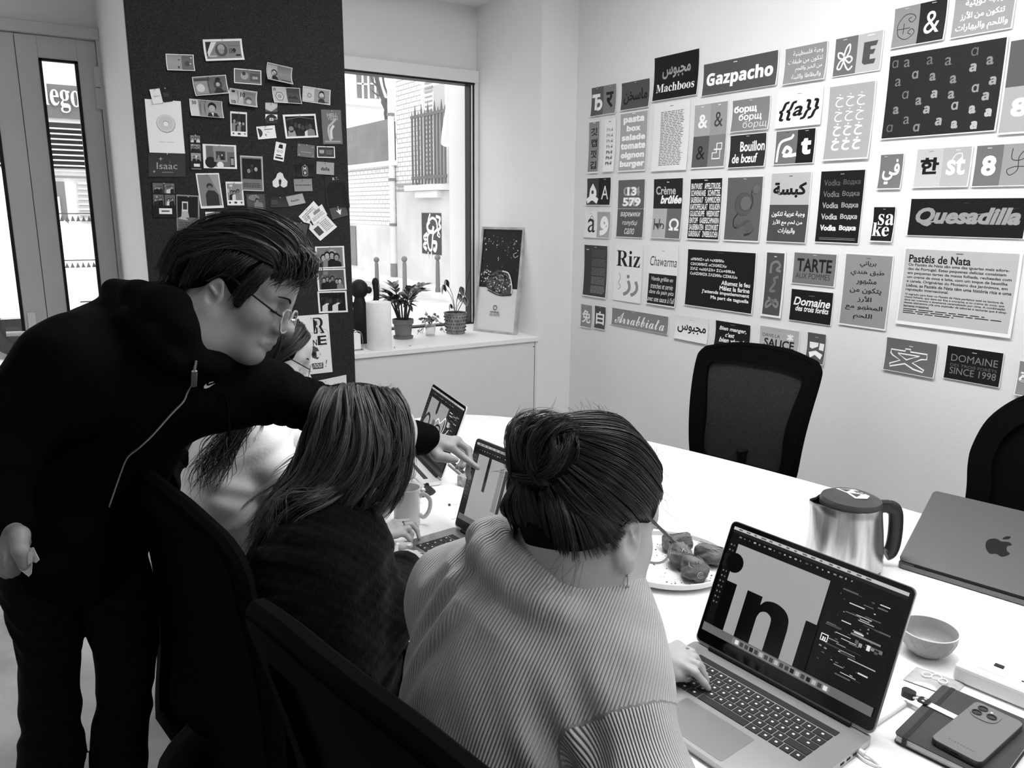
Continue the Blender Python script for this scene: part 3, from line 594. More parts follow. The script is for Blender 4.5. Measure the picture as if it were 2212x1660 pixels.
poster('small black sheet reading sake in stacked white letters', (1889.4, 445.4), (1929, 524), [full(.06, .03), tick(.5, .08, .9, .1), ('t', 'sa', .26, .22, .95, .53, .98, 's'), ('t', 'ke', .05, .46, .8, .84, .98, 's')])
poster('wide black sheet reading Quesadilla in rounded grey letters', (1968, 429), (2214, 517), [full(.06, .012), tick(.5, .12, .3, .04), ('t', 'Quesadilla', .07, .24, .95, .74, .6, 'hk')], curl=.006)
poster('dark narrow sheet with a column of small grey paragraphs near the corner', (1263.7, 526.5), (1311, 646), [full(.24), tick(.5, .05, .8), tick(.16, .1, .95, .12)]+[('x', .34, .1+.17*i, .94, .25+.17*i, 9, .36+.05*i) for i in range(5)])
poster('white sheet reading Riz above grey Arabic letters', (1330, 527.6), (1384.7, 656.5), [('t', 'Riz', .08, .1, .92, .38, .06, 's'), ('t', 'رز', .36, .52, .9, .9, .55, 'b'), ('c', [(.2, .5), (.24, .6), (.18, .68), (.26, .74), (.18, .8)], .02, .6)])
poster('sheet reading Chawarma in thin black over a black panel of white handwriting', (1404, 529.4), (1460.4, 665.5), [tick(.5, .08, .7), ('t', 'Chawarma', .06, .18, .96, .34, .12, 'k'), ('p', .03, .475, .98, .98, .08)]+[('t', t, .5-w/2, .52+.11*i, .5+w/2, .61+.11*i, .95, 'k') for i, (t, w) in enumerate((('Viande grillée en', .74), ('tranches et servie', .76), ('dans du pain pita', .84), ('avec une sauce à l’ail', .92)))])
poster('big black sheet with Tifinagh lines and French lines ending in taguella', (1486.8, 536.7), (1626.5, 680), [full(.05, .012), tick(.5, .04, .3)]+[('t', t, .06, .15+.083*i, .06+w, .2+.083*i, .92, 'b') for i, (t, w) in enumerate((('oИIИИΣ+ oΛ +oXIIИИo', .5), ('CIXOIИIИΣ oCIXИIΣXo', .54), ('ΣIΛΣ +oXIΛΣR+ ΣCo+IИIUo', .66), ('CoXΣИИΣR ΣΛΣИИo CΣRIUUo', .7)))]+[('t', t, .94-w, .5+.09*i, .94, .575+.09*i, .97, 'b') for i, (t, w) in enumerate((('Allumez le feu', .4), ('Mêlez la farine', .42), ('J’attends impatiemment', .68), ('Ma part de taguella', .54)))], curl=.012)
poster('tall narrow dark sheet with three pale folded-ribbon letters', (1656, 541), (1688.7, 688), [('p', .08, .03, .92, .97, .3), tick(.5, .08, .95, .12), ('c', [(.3, .34), (.35, .2), (.6, .16), (.75, .22), (.6, .28), (.8, .3)], .1, .5), ('c', [(.7, .38), (.5, .42), (.55, .48), (.35, .6), (.6, .6)], .1, .45), ('c', [(.3, .7), (.7, .84), (.75, .76), (.3, .76), (.25, .86), (.7, .72)], .09, .52)])
poster('grey sheet reading TARTE aux pommes in black', (1716.5, 544), (1804, 621), [full(.46), tick(.5, .07, .9), ('t', 'TARTE', .1, .19, .9, .6, .1, 'b'), ('t', 'AUX POMMES', .09, .64, .88, .82, .18)])
poster('black sheet reading Domaine des trois forets in white script', (1711, 623), (1796, 704), [full(.06, .012), tick(.5, .17, .6, .14), ('t', 'Domaine', .08, .24, .94, .5, .98, 'kb'), ('t', 'des trois forêts', .14, .5, .92, .68, .98, 'kb')])
poster('tall grey sheet with seven lines of black Arabic', (1828.4, 545.4), (1914.3, 714.9), [full(.56), tick(.5, .06, .4)]+[('t', t, .5-w/2, .1+.118*i, .5+w/2, .19+.118*i, .1, 'b') for i, (t, w) in enumerate((('برياني', .34), ('طبق هندي', .7), ('مشهور', .42), ('يتكون من', .66), ('الأرز', .3), ('المطهو مع', .78), ('اللحم', .4)))])
_pt = ['Os Pastéis de Nata são uma das iguarias mais adora-', 'das de Portugal. Estas pequenas delícias consistem', 'em pequenas tartes de massa folhada, recheadas com', 'um creme de ovos e leite, com um toque de baunilha', 'e canela. Originárias do Mosteiro dos Jerónimos, em', 'Lisboa, as Pastéis de Nata têm uma história rica e uma', 'reputação internacional.']
_p2 = ['O segredo para fazer os Pastéis de Nata perfeitos está na textura da', 'massa folhada, que deve ser fina e crocante, e no creme de ovos, que', 'deve ser cremoso e levemente caramelizado por cima. A combinação', 'desses elementos cria uma explosão de sabores e texturas que é simp-', 'lesmente irresistível.']
poster('large light grey sheet headed Pasteis de Nata with black paragraphs', (1956, 534), (2185, 731), [('p', .015, .02, .975, .955, .74), tick(.5, .05, .3, .06), ('t', 'Pastéis de Nata', .055, .09, .6, .19, .05, 'b')]+[('t', t, .055, .2+.053*i, .055+w, .245+.053*i, .05, 'b') for i, (t, w) in enumerate(zip(_pt, (.86, .84, .885, .86, .865, .9, .39)))]+[('t', t, .055, .585+.037*i, .055+w, .618+.037*i, .08, 'b') for i, (t, w) in enumerate(zip(_p2, (.85, .86, .87, .89, .24)))]+[('x', .055, .785, .93, .86, 3, .1, .45, .5)], curl=.014)
poster('tiny grey sheet with a white maze-like character in the bottom left corner', (1256.3, 655.3), (1279.6, 710.7), [full(.55, .03), tick(.5, .07, .9, .12), ('t', '免', .15, .24, .85, .8, .95, 'b')])
poster('tiny dark sheet with a white boxed character next to the maze-like one', (1286, 658.7), (1309, 714), [full(.3, .03), tick(.5, .07, .9, .12), ('t', '白', .15, .24, .85, .8, .95, 'b')])
poster('wide grey sheet reading Arrabbiata in white script', (1322.7, 664), (1444.8, 724), [full(.52, .012), tick(.4, .09, .95, .07), ('t', 'Arrabbiata', .07, .2, .93, .86, .98, 'c')], curl=.012)
poster('white square sheet with one black Arabic word', (1461, 678.6), (1528.8, 744), [tick(.5, .15, .6, .14), ('t', 'مجبوس', .08, .36, .94, .72, .06, 'b')])
poster('black sheet of white handwriting just above the mesh chair', (1547.8, 690.9), (1620, 760), [full(.06, .012), tick(.5, .1, .7, .12), ('t', 'Bien manger,', .12, .2, .88, .4, .97, 'kb'), ('t', 'c’est', .3, .43, .56, .6, .97, 'kb'), ('t', 'bien vivre!', .14, .63, .84, .82, .97, 'kb')])
poster('light grey sheet reading Dans la sauce with white cross sign', (1643, 702), (1725, 778), [full(.72), ('t', 'DANS LA', .09, .25, .52, .37, .1), ('t', 'SAUCE', .14, .42, .88, .72, .06, 'b'), ('l', [(.7, .2), (.84, .36)], .035, .98), ('l', [(.84, .2), (.7, .36)], .035, .98), ('l', [(.77, .17), (.77, .4)], .035, .98), tick(.5, .1, .5)])
poster('small dark grey sheet with cut-paper white Korean syllable', (1747, 716), (1781, 789), [full(.35, .02), tick(.5, .14, .8, .16), ('f', [(.14, .32), (.62, .32), (.6, .44), (.3, .54), (.16, .5)], .98), ('f', [(.68, .32), (.92, .33), (.9, .56), (.66, .54)], .98), ('f', [(.14, .66), (.5, .58), (.88, .68), (.8, .84), (.48, .72), (.24, .84)], .98)])
poster('grey sheet with an outlined white Chinese character', (1917, 727), (2019, 818), [full(.42, .015), tick(.5, .18, .9, .07, .02), ('l', [(.12, .35), (.4, .35), (.4, .28), (.5, .28), (.5, .35), (.82, .35), (.82, .5), (.72, .52), (.56, .66), (.8, .82), (.78, .88), (.6, .84), (.42, .72), (.14, .86), (.12, .78), (.32, .64), (.16, .52), (.12, .46)], .025, .98, True), ('l', [(.26, .44), (.68, .44), (.44, .6)], .025, .98, True)])
poster('black sheet reading Domaine since 1998 in thin grey capitals', (2048, 745), (2160, 838), [full(.05, .012), tick(.5, .12, .9, .08, .016), ('t', 'DOMAINE', .1, .24, .92, .45, .5), ('t', 'DES TROIS FORÊTS', .1, .5, .92, .6, .42), ('t', 'SINCE 1998', .1, .63, .92, .83, .5)])
poster('grey sheet cut by the right edge behind the round chair', (2204, 778), (2290, 870), [full(.55), ('t', 'قهوة', .04, .3, .9, .7, .97, 'b')])
poster('two-panel grey sheet cut by the right edge beside the scattered letters', (2184, 86), (2300, 282), [('p', .02, .02, .98, .5, .35), ('p', .02, .5, .98, .98, .66), ('t', '8', .16, .62, .42, .82, .98, 'h')])
# ================================================================== PIN BOARD
felt = mat('dark_felt', .03, .95, .1, noise=.75, nscale=430, bump=.3, bscale=300)
m = MB(); m.box(.492, 1.384, WY-.02, WY-.0005, .04, CZ-.02, felt, .003)
solo('pin_board', m, 'tall dark felt pin board covering the column face', 'board')
BY = WY-.0205
BG = 'things pinned to the felt board'
pinm = mat('clear_pin', .6, .2, .5)
def pinned(label, tl, tr, bl, fn, cat='card', name='pinned_card', paperg=.84, pin=True, curl=.006, border=None, gap=.0015):
    a, b, c = (ony(*p, BY) for p in (tl, tr, bl))
    pm = mat('card_%02d' % int(paperg*100), paperg, .6, .25)
    s = Sheet(a, b-a, c-a, (0, -1, 0), thick=.0005, curl=curl, paper=pm, gap=gap)
    if fn: fn(s)
    o = thing(name, label, cat, tuple(s.P(.5, .5)), 0, BG) if pin else None
    if o is None: return solo(name, s.mb, label, cat, BG)
    ob('sheet', s.mb, o, True)
    p = s.P(.5, .045); m = MB(); m.tube([p, p+np.array([0, -.005, 0])], .0012, pinm, 8); m.ball(p+np.array([0, -.006, 0]), .0026, pinm, u=8, v=6); ob('push_pin', m, o, True)
    return o
def folks(s, u0, v0, u1, v1, seed, n=5, bg=.18, dark=.06, face=(.45, .75)):
    r = random.Random(seed); s.rect(u0, v0, u1, v1, ink(bg)); w, h = u1-u0, v1-v0
    for i in range(5): a = u0+r.random()*w*.8; b = v0+r.random()*h*.45; s.rect(a, b, min(u1, a+.2*w*r.random()+.03*w), min(v1, b+.25*h*r.random()+.02*h), ink(min(.95, bg+r.uniform(-.1, .3)) if bg > .1 else r.uniform(.02, .25)))
    for i in range(n):
        x = u0+w*(.12+.76*(i+.5)/n+r.uniform(-.04, .04)); y = v0+h*r.uniform(.4, .6); rr = w*min(.1, .42/n)
        ry = rr*s.w/s.h*1.25; g = r.choice((.04, .08, .12, .5, .85))
        bw = rr*1.9; s.poly([(max(u0, x-bw), v1), (max(u0, x-bw*.9), min(v1-.01, y+ry*1.6)), (x-rr*.6, y+ry), (x+rr*.6, y+ry), (min(u1, x+bw*.9), min(v1-.01, y+ry*1.6)), (min(u1, x+bw), v1)], ink(g))
        s.disc(x, y-ry*.15, rr*1.25, ink(r.choice((.03, .05, .15))), ry*1.2, 12); s.disc(x, y+ry*.12, rr*.85, ink(r.uniform(*face)), ry*.9, 12)
        s.rect(x-rr*.5, y-ry*.02, x-rr*.15, y+ry*.1, ink(.1)); s.rect(x+rr*.15, y-ry*.02, x+rr*.5, y+ry*.1, ink(.1)); s.rect(x-rr*.35, y+ry*.5, x+rr*.35, y+ry*.58, ink(.15))
def photo(n, seed, bg=.18, b=.06, bb=None, face=(.45, .75)): return lambda s: folks(s, b, b, 1-b, 1-(bb or b), seed, n, bg, face=face)
def note(num, seed, base=.55, pu=.72, pos=None):
    def f(s):
        r = random.Random(seed); s.rect(.02, .03, .98, .97, ink(base)); s.rect(.05, .1, .4, .9, ink(min(.95, base+.12))); s.rect(.42, .08, .95, .92, ink(base-.1))
        for i in range(9): y = .12+.085*i; s.line([(.06+.02*(i % 3), y), (.2, y+.02), (.38, y)], .006, ink(base-.22))
        s.disc(pu, .5, .13, ink(base-.28)); s.disc(pu, .42, .075, ink(.12)); s.disc(pu, .47, .06, ink(base+.16)); s.poly([(pu-.13, .93), (pu-.1, .72), (pu, .64), (pu+.1, .72), (pu+.13, .93)], ink(.15))
        s.disc(.24, .55, .08, ink(base-.15)); s.disc(.24, .55, .05, ink(base+.05))
        if num: s.text(num, *(pos or (.06, .1, .19, .32)), ink(.12), 'b')
        s.rect(.55, .84, .92, .89, ink(.15))
    return f
BN = 'banknote'
pinned('largest banknote, a hundred note with an oval portrait, top of the felt board', (436.8, 86), (521, 84), (443.5, 133), lambda s: (s.rect(.05, .1, .95, .9, ink(.5)), s.poly([(.06, .12), (.3, .12), (.16, .45), (.06, .8)], ink(.12)), s.poly([(.2, .12), (.34, .12), (.1, .8), (.08, .6)], ink(.85)), s.disc(.44, .5, .16, ink(.28)), s.disc(.44, .4, .09, ink(.62)), s.disc(.44, .55, .07, ink(.55)), s.rect(.62, .3, .9, .34, ink(.4)), s.text('10', .64, .42, .72, .62, ink(.1), 'b'), s.disc(.77, .52, .05, ink(.08)), s.rect(.8, .72, .92, .8, ink(.08)), s.rect(.62, .62, .8, .66, ink(.3)), s.rect(.12, .74, .3, .82, ink(.7))), BN, 'banknote', curl=.03)
pinned('folded pale banknote left of the hundred note', (357, 116.6), (417.5, 118.8), (360.3, 152.5), lambda s: (s.rect(.03, .05, .55, .95, ink(.62)), s.rect(.55, .05, .97, .95, ink(.42)), s.disc(.75, .55, .1, ink(.3)), s.disc(.9, .2, .03, ink(.85)), s.disc(.86, .55, .03, ink(.8)), s.rect(.42, .3, .5, .36, ink(.3)), s.rect(.4, .72, .46, .86, ink(.25))), BN, 'banknote', curl=.03)
pinned('creased banknote with a crowned portrait on its right half', (413.7, 167), (487, 162), (421.6, 208), lambda s: (note('', 3, .5)(s), s.poly([(.64, .3), (.68, .14), (.76, .1), (.82, .2), (.8, .3)], ink(.15)), s.rect(.44, .04, .455, .96, ink(.2)), s.rect(.04, .1, .5, .24, ink(.3)), s.disc(.2, .6, .12, ink(.8))), BN, 'banknote', curl=.03)
pinned('small dark banknote with a figure, centre of the note cluster', (504.8, 147.3), (564, 152.5), (505.5, 179.6), lambda s: (s.rect(.03, .06, .97, .94, ink(.42)), s.disc(.38, .45, .14, ink(.62)), s.disc(.36, .3, .07, ink(.22)), s.rect(.58, .25, .95, .8, ink(.3)), s.disc(.72, .55, .06, ink(.6)), s.disc(.82, .55, .05, ink(.62)), s.rect(.6, .12, .94, .16, ink(.25))), BN, 'banknote')
pinned('curled banknote with a seal, upper right of the note cluster', (575.5, 135.3), (630, 147.8), (575.5, 172.3), note('', 5, .6, .3), BN, 'banknote', curl=.07)
pinned('ten euro banknote in the middle of the board', (494.8, 190.6), (554.7, 199), (494.4, 225.3), lambda s: (s.rect(.02, .03, .98, .97, ink(.7)), s.rect(.5, .1, .95, .9, ink(.5)), s.disc(.7, .62, .13, ink(.3), None, 16, 180, 360), s.disc(.7, .7, .09, ink(.7)), s.rect(.08, .1, .2, .22, ink(.15)), s.text('10', .4, .16, .57, .45, ink(.1), 'b'), s.text('10', .08, .7, .22, .92, ink(.1), 'b'), s.line([(.28, .1), (.34, .5), (.28, .9)], .03, ink(.58))), BN, 'banknote', curl=.05)
pinned('translucent ten note with a hexagon window', (586.5, 187.3), (646.9, 191), (591, 222), lambda s: (s.rect(.02, .03, .5, .97, ink(.72)), s.rect(.5, .03, .98, .97, ink(.26)), s.disc(.24, .58, .17, ink(.5), None, 6), s.disc(.24, .58, .13, ink(.8), None, 6), s.disc(.24, .58, .08, ink(.6)), s.text('10', .03, .06, .12, .24, ink(.15), 'b'), s.poly([(.52, .7), (.6, .5), (.7, .6), (.8, .5), (.9, .7)], ink(.12))), BN, 'banknote', curl=.03)
pinned('banknote with a mustached portrait at the right edge of the cluster', (654, 185.8), (713.8, 195), (652.9, 219), lambda s: (note('', 7, .66, .68)(s), s.disc(.68, .34, .1, ink(.08)), s.disc(.68, .44, .085, ink(.72)), s.rect(.63, .54, .73, .57, ink(.15))), BN, 'banknote')
pinned('fifty banknote with a man in a tie', (408, 213.5), (478.8, 219.7), (412.3, 250.3), lambda s: (s.rect(.02, .02, .26, .98, ink(.82)), s.rect(.26, .02, .98, .98, ink(.55)), s.text('50', .07, .1, .2, .3, ink(.15), 'b'), s.disc(.68, .36, .13, ink(.08)), s.disc(.67, .46, .1, ink(.66)), s.poly([(.5, .97), (.55, .74), (.67, .7), (.8, .74), (.86, .97)], ink(.1)), s.poly([(.63, .72), (.67, .97), (.71, .72)], ink(.85)), s.line([(.32, .2), (.32, .85)], .015, ink(.35)), s.line([(.45, .2), (.45, .85)], .015, ink(.35))), BN, 'banknote', curl=.03)
pinned('white business card overlapping the top of the donut drawing', (322, 194), (344, 191.4), (330, 225.7), lambda s: s.text('Apéro', .2, .42, .85, .58, ink(.4), 'k'), gap=.006)
pinned('black business card pinned beside the white one above the donut drawing', (344, 191.4), (366, 189), (351, 222), lambda s: (s.rect(0, 0, 1, 1, ink(.05)), s.lines(.25, .35, .8, .65, 3, ink(.3), random.Random(2))), gap=.004, paperg=.02)
def donut(s):
    s.disc(.53, .44, .27, ink(.62)); s.disc(.53, .43, .255, ink(.84)); s.disc(.53, .43, .2, ink(.80)); s.disc(.53, .44, .085, ink(.55)); s.disc(.53, .445, .075, ink(.93)); s.text('DONUT  WORRY', .3, .78, .72, .805, ink(.66))
pinned('white sheet with a pencil donut drawing', (312, 214), (390, 219), (322.5, 329.7), donut, 'drawing', 'donut_drawing', curl=.012)
star = lambda s, u, v, r: s.poly([(u+r*(1 if i % 2 == 0 else .28)*math.cos(rad(45*i-90)), v+r*(1 if i % 2 == 0 else .28)*math.sin(rad(45*i-90))*s.w/s.h) for i in range(8)], ink(.7))
pinned('dark birth card reading Isaac with small stars', (320, 330), (400, 331.4), (320.8, 382), lambda s: (s.rect(0, 0, 1, 1, ink(.2)), star(s, .33, .25, .06), star(s, .15, .78, .05), star(s, .58, .38, .02), s.text('Isaac', .22, .4, .78, .68, ink(.66)), s.rect(.36, .79, .66, .83, ink(.45))), paperg=.03)
PH = 'photo'
pinned('instant photo of friends in a crowded bar under the ten euro note', (497, 240.5), (533, 243), (498, 294), lambda s: (folks(s, .07, .08, .93, .8, 11, 4, .08), s.disc(.17, .89, .05, ink(.1)), s.rect(.42, .86, .6, .93, ink(.2)), s.disc(.85, .89, .05, ink(.4))), PH, 'pinned_photo')
pinned('small landscape card lettered ES', (572.8, 221.8), (598.8, 223), (572.8, 267), lambda s: (s.rect(0, 0, 1, .42, ink(.75)), s.poly([(0, .3), (.5, .42), (1, .2), (1, .55), (0, .55)], ink(.35)), s.rect(0, .42, 1, .55, ink(.12)), s.disc(.5, .8, .48, ink(.12), .25, 18, 180, 360), s.rect(0, .78, 1, 1, ink(.14)), s.text('ES', .36, .72, .68, .86, ink(.92), 'b')))
pinned('white business card with a dark circle cut by its left edge', (553, 274), (592.8, 271), (557.4, 301.6), lambda s: (s.disc(.05, .5, .24, ink(.2), None, 14, -90, 90), s.rect(.4, .24, .86, .3, ink(.35)), s.line([(.5, .5), (.56, .48), (.68, .52)], .02, ink(.6)), s.rect(.42, .6, .48, .8, ink(.5))))
pinned('wide photo of a bearded man before a dark crowd', (610, 248), (681, 246), (617, 299.8), lambda s: (folks(s, .06, .08, .95, .92, 21, 6, .03, face=(.2, .4)), s.poly([(.08, .92), (.1, .68), (.3, .68), (.33, .92)], ink(.6)), s.disc(.2, .6, .075, ink(.5)), s.disc(.2, .66, .065, ink(.1), None, 12, 0, 180), s.line([(.1, .2), (.5, .12), (.9, .22)], .012, ink(.5))), PH, 'pinned_photo')
pinned('grey flyer lettered HELL YEAH with a flaming hand', (693, 236.8), (735.6, 238), (697.6, 311.6), lambda s: (s.rect(0, 0, 1, 1, ink(.42)), s.text('HELL', .28, .1, .82, .2, ink(.7), 'b'), s.text('YEAH', .3, .21, .82, .3, ink(.66), 'b'), s.curve([(.4, .9), (.32, .7), (.34, .5), (.5, .4), (.72, .26)], .1, ink(.7)), s.curve([(.46, .85), (.45, .6), (.6, .45)], .12, ink(.82)), s.rect(.1, .9, .9, .95, ink(.6))), 'flyer', 'pinned_flyer')
pinned('narrow black photo booth strip beside the donut drawing', (407.7, 288), (434, 289.4), (411, 367.8), lambda s: (s.rect(0, 0, 1, 1, ink(.05)), folks(s, .1, .05, .9, .24, 31, 3, .5), folks(s, .1, .29, .9, .48, 32, 3, .5), folks(s, .1, .53, .9, .75, 33, 2, .6), s.rect(.3, .82, .8, .9, ink(.9)), s.rect(.1, .95, .9, .97, ink(.6))), PH, 'photo_strip', paperg=.02)
pinned('white bordered photo of a picture held before a mirror', (437, 311), (509.5, 314), (439.7, 363.6), lambda s: (s.rect(.09, .06, .94, .93, ink(.4)), s.rect(.3, .06, .94, .3, ink(.55)), s.disc(.22, .75, .17, ink(.05)), s.rect(.32, .2, .72, .72, ink(.55)), folks(s, .38, .28, .66, .64, 41, 2, .2), s.disc(.5, .85, .1, ink(.9)), s.rect(.8, .5, .93, .9, ink(.1)), s.rect(.82, .56, .91, .84, ink(.6))), PH, 'pinned_photo')
pinned('tilted white sticker card with a dark round cap drawing', (596, 306), (618, 311), (590, 345), lambda s: (s.poly([(.3, .3), (.36, .1), (.7, .1), (.74, .32)], ink(.08)), s.disc(.34, .48, .12, ink(.15)), s.disc(.66, .48, .12, ink(.15)), s.disc(.34, .48, .08, ink(.95)), s.disc(.66, .48, .08, ink(.95)), s.rect(.2, .68, .7, .74, ink(.2)), s.rect(.14, .8, .9, .9, ink(.1))))
pinned('plain mid grey card with rounded corners', (642.5, 310), (679.5, 314.7), (641.7, 337.6), lambda s: (s.rect(0, 0, 1, 1, ink(.42)), s.rect(.2, .58, .8, .63, ink(.62)), s.disc(.1, .12, .03, ink(.7)), s.disc(.9, .16, .03, ink(.7)), s.disc(.1, .85, .03, ink(.7)), s.disc(.92, .85, .03, ink(.7))), paperg=.14)
pinned('dark card with a white border and a small white paw of letters', (684, 315.8), (722.5, 317), (685, 340.7), lambda s: (s.rect(.05, .08, .95, .92, ink(.2)), s.rect(.46, .14, .47, .86, ink(.5)), s.text('WAW', .12, .3, .4, .65, ink(.85), 'b'), s.lines(.52, .3, .9, .75, 4, ink(.5), random.Random(4))))
pinned('black card with MW in an outlined capsule', (638, 356), (676, 355.7), (640, 383), lambda s: (s.rect(0, 0, 1, 1, ink(.06)), s.line(rrect(.36, .66, .1, .92, .14), .015, ink(.8), True), s.text('M', .43, .2, .59, .48, ink(.9), 'b'), s.text('W', .43, .54, .59, .82, ink(.9), 'b')), paperg=.02)
pinned('light card reading dalla', (683.6, 349), (721.5, 352), (683, 376), lambda s: (s.rect(0, 0, 1, 1, ink(.62)), s.text('dalla', .25, .4, .75, .68, ink(.1), 'b')))
pinned('tall photo of two women at night with a starry bottom band', (518, 336), (566.6, 338.6), (521.5, 412), lambda s: (s.rect(.04, .04, .95, .97, ink(.45)), folks(s, .08, .08, .92, .66, 51, 2, .03), s.lines(.1, .78, .9, .92, 3, ink(.2), random.Random(6))), PH, 'pinned_photo', paperg=.5)
def blob(s): s.poly([(.5, 0), (.68, .1), (.76, .35), (1, .6), (.96, .9), (.75, 1), (.56, .9), (.5, .72), (.44, .9), (.25, 1), (.04, .9), (0, .6), (.24, .35), (.32, .1)], ink(.86)); s.poly([(.4, .55), (.5, .42), (.6, .55), (.56, .8), (.44, .8)], ink(.15))
a, b, c = ony(588, 372, BY), ony(621, 372, BY), ony(588, 406, BY)
s_ = Sheet(a, b-a, c-a, (0, -1, 0), thick=.0004, gap=.002); blob(s_); s_.P  # cut-out sticker
solo('cutout_sticker', s_.mb, 'white three-lobed cut-out sticker on the felt board', 'sticker', BG)
pinned('white bordered photo of a man seen from behind by a window', (422, 374.8), (472.5, 374), (433.5, 451), lambda s: (s.rect(.06, .04, .95, .93, ink(.5)), s.poly([(.55, .04), (.95, .04), (.95, .7), (.7, .3)], ink(.62)), s.poly([(.28, .93), (.3, .6), (.42, .48), (.7, .5), (.85, .62), (.84, .93)], ink(.16)), s.disc(.52, .37, .14, ink(.2)), s.disc(.52, .42, .1, ink(.45))), PH, 'pinned_photo')
pinned('black photo booth sheet of four group shots with a white badge', (326.5, 392), (378.6, 393.6), (330.4, 470), lambda s: (s.rect(0, 0, 1, 1, ink(.04)), folks(s, .05, .04, .48, .32, 61, 4, .4), folks(s, .52, .04, .95, .32, 62, 4, .4), folks(s, .05, .36, .48, .66, 63, 4, .4), folks(s, .52, .36, .95, .66, 64, 4, .4), s.rect(.26, .74, .8, .9, ink(.92)), s.rect(.36, .8, .7, .84, ink(.3))), PH, 'photo_sheet', paperg=.02)
pinned('photo with a grassy lower half overlapping the photo booth sheet', (380.7, 420.8), (430, 423), (382, 499), lambda s: (s.rect(.02, .02, .96, .98, ink(.4)), s.rect(.04, .04, .93, .62, ink(.06)), s.poly([(.2, .62), (.24, .3), (.45, .3), (.55, .62)], ink(.7)), s.rect(.24, .18, .5, .45, ink(.85)), s.rect(.28, .22, .46, .4, ink(.2)), s.poly([(.05, .66), (.3, .55), (.5, .7)], ink(.7)), s.lines(.1, .75, .8, .9, 3, ink(.22), random.Random(7))), PH, 'pinned_photo', paperg=.4)
pinned('instant photo of smiling friends under a white ceiling', (486.6, 392.6), (523.5, 393), (491, 444), lambda s: (folks(s, .07, .08, .92, .78, 71, 3, .55), s.disc(.16, .88, .06, ink(.1)), s.rect(.42, .84, .58, .92, ink(.15)), s.disc(.84, .88, .06, ink(.35))), PH, 'pinned_photo')
pinned('glossy magazine page of a bearded man in a coat', (531, 419.7), (571, 419.7), (537.6, 482.6), lambda s: (s.rect(0, 0, 1, 1, ink(.3)), s.disc(.4, .12, .3, ink(.5), .1), s.poly([(.38, .75), (.4, .3), (.6, .26), (.85, .3), (.9, .75)], ink(.5)), s.disc(.56, .2, .1, ink(.08)), s.disc(.57, .24, .08, ink(.5)), s.rect(0, .72, 1, 1, ink(.06)), s.disc(.5, .87, .3, ink(.55), .07), s.rect(.1, .5, .3, .56, ink(.85))), PH, 'magazine_page', paperg=.2)
pinned('white bordered photo of a crowd in a field', (443, 458), (513, 457.7), (447, 510), lambda s: (s.rect(.05, .06, .96, .95, ink(.7)), s.rect(.05, .3, .96, .95, ink(.22)), [s.disc(.12+.1*i, .5+.1*(i % 3), .05, ink(.1 if i % 2 else .45)) for i in range(9)], s.line([(.16, .1), (.16, .35)], .008, ink(.3)), s.line([(.5, .1), (.5, .35)], .008, ink(.3))), PH, 'pinned_photo')
pinned('pale card with one line of dark lettering under the capsule card', (634, 387), (673, 386.5), (636, 413.8), lambda s: (s.rect(0, 0, 1, 1, ink(.55)), s.text('crescendo', .06, .42, .94, .55, ink(.15), 'b')))
pinned('dark card reading nothing but faint small print', (584, 426), (623, 425.5), (584, 448.5), lambda s: (s.rect(0, 0, 1, 1, ink(.18)), s.lines(.06, .3, .4, .7, 4, ink(.35), random.Random(8))), paperg=.03)
pinned('tilted light card with blurred bold lettering overlapping the dark card', (617, 425), (652.6, 418), (624, 446), lambda s: (s.rect(0, 0, 1, 1, ink(.66)), s.text('feedin', .2, .42, .7, .64, ink(.3), 'b')), gap=.003)
pinned('tall black flyer with a dark garment at the right board edge', (700, 380.6), (750, 381.7), (705.8, 447.9), lambda s: (s.rect(0, 0, 1, 1, ink(.13)), s.text('R', .33, .04, .43, .12, ink(.85), 's'), s.rect(.46, .09, .62, .11, ink(.4)), s.poly([(.1, 1), (.05, .4), (.2, .2), (.8, .18), (.95, .5), (.95, 1)], ink(.04)), s.rect(.3, .45, .7, .98, ink(.07))), 'flyer', 'pinned_flyer', paperg=.03)
pinned('grey card with a white arrow sign below the black flyer', (710.8, 451), (745, 441), (717.8, 475), lambda s: (s.rect(0, 0, 1, 1, ink(.3)), s.poly([(.35, .3), (.48, .4), (.5, .15), (.58, .4), (.7, .3), (.55, .8)], ink(.92))), paperg=.1)
TL_ = lambda s: (s.lines(.1, .15, .85, .5, 4, ink(.5), random.Random(9)), s.rect(.2, .6, .5, .9, ink(.25)))
pinned('white ticket, leftmost of three overlapping tilted slips', (644.6, 468), (677, 434.4), (673, 499), TL_, 'paper', 'paper_slip')
pinned('white ticket, lowest of three overlapping tilted slips', (666.7, 494.5), (703.6, 464), (691, 520.6), lambda s: (s.rect(.12, .2, .4, .75, ink(.3)), s.lines(.5, .15, .92, .85, 7, ink(.5), random.Random(10))), 'paper', 'paper_slip', gap=.003)
pinned('white ticket, topmost of three overlapping tilted slips', (664.6, 464), (694, 441), (676.5, 486), lambda s: (s.rect(.3, .12, .75, .4, ink(.55)), s.lines(.1, .5, .9, .85, 3, ink(.5), random.Random(12))), 'paper', 'paper_slip', gap=.006)
pinned('flowery bordered photo of four friends in a row', (576.7, 469), (622, 471.8), (582, 520), lambda s: (s.rect(0, 0, 1, 1, ink(.62)), folks(s, .07, .14, .92, .98, 81, 4, .45)), PH, 'pinned_photo')
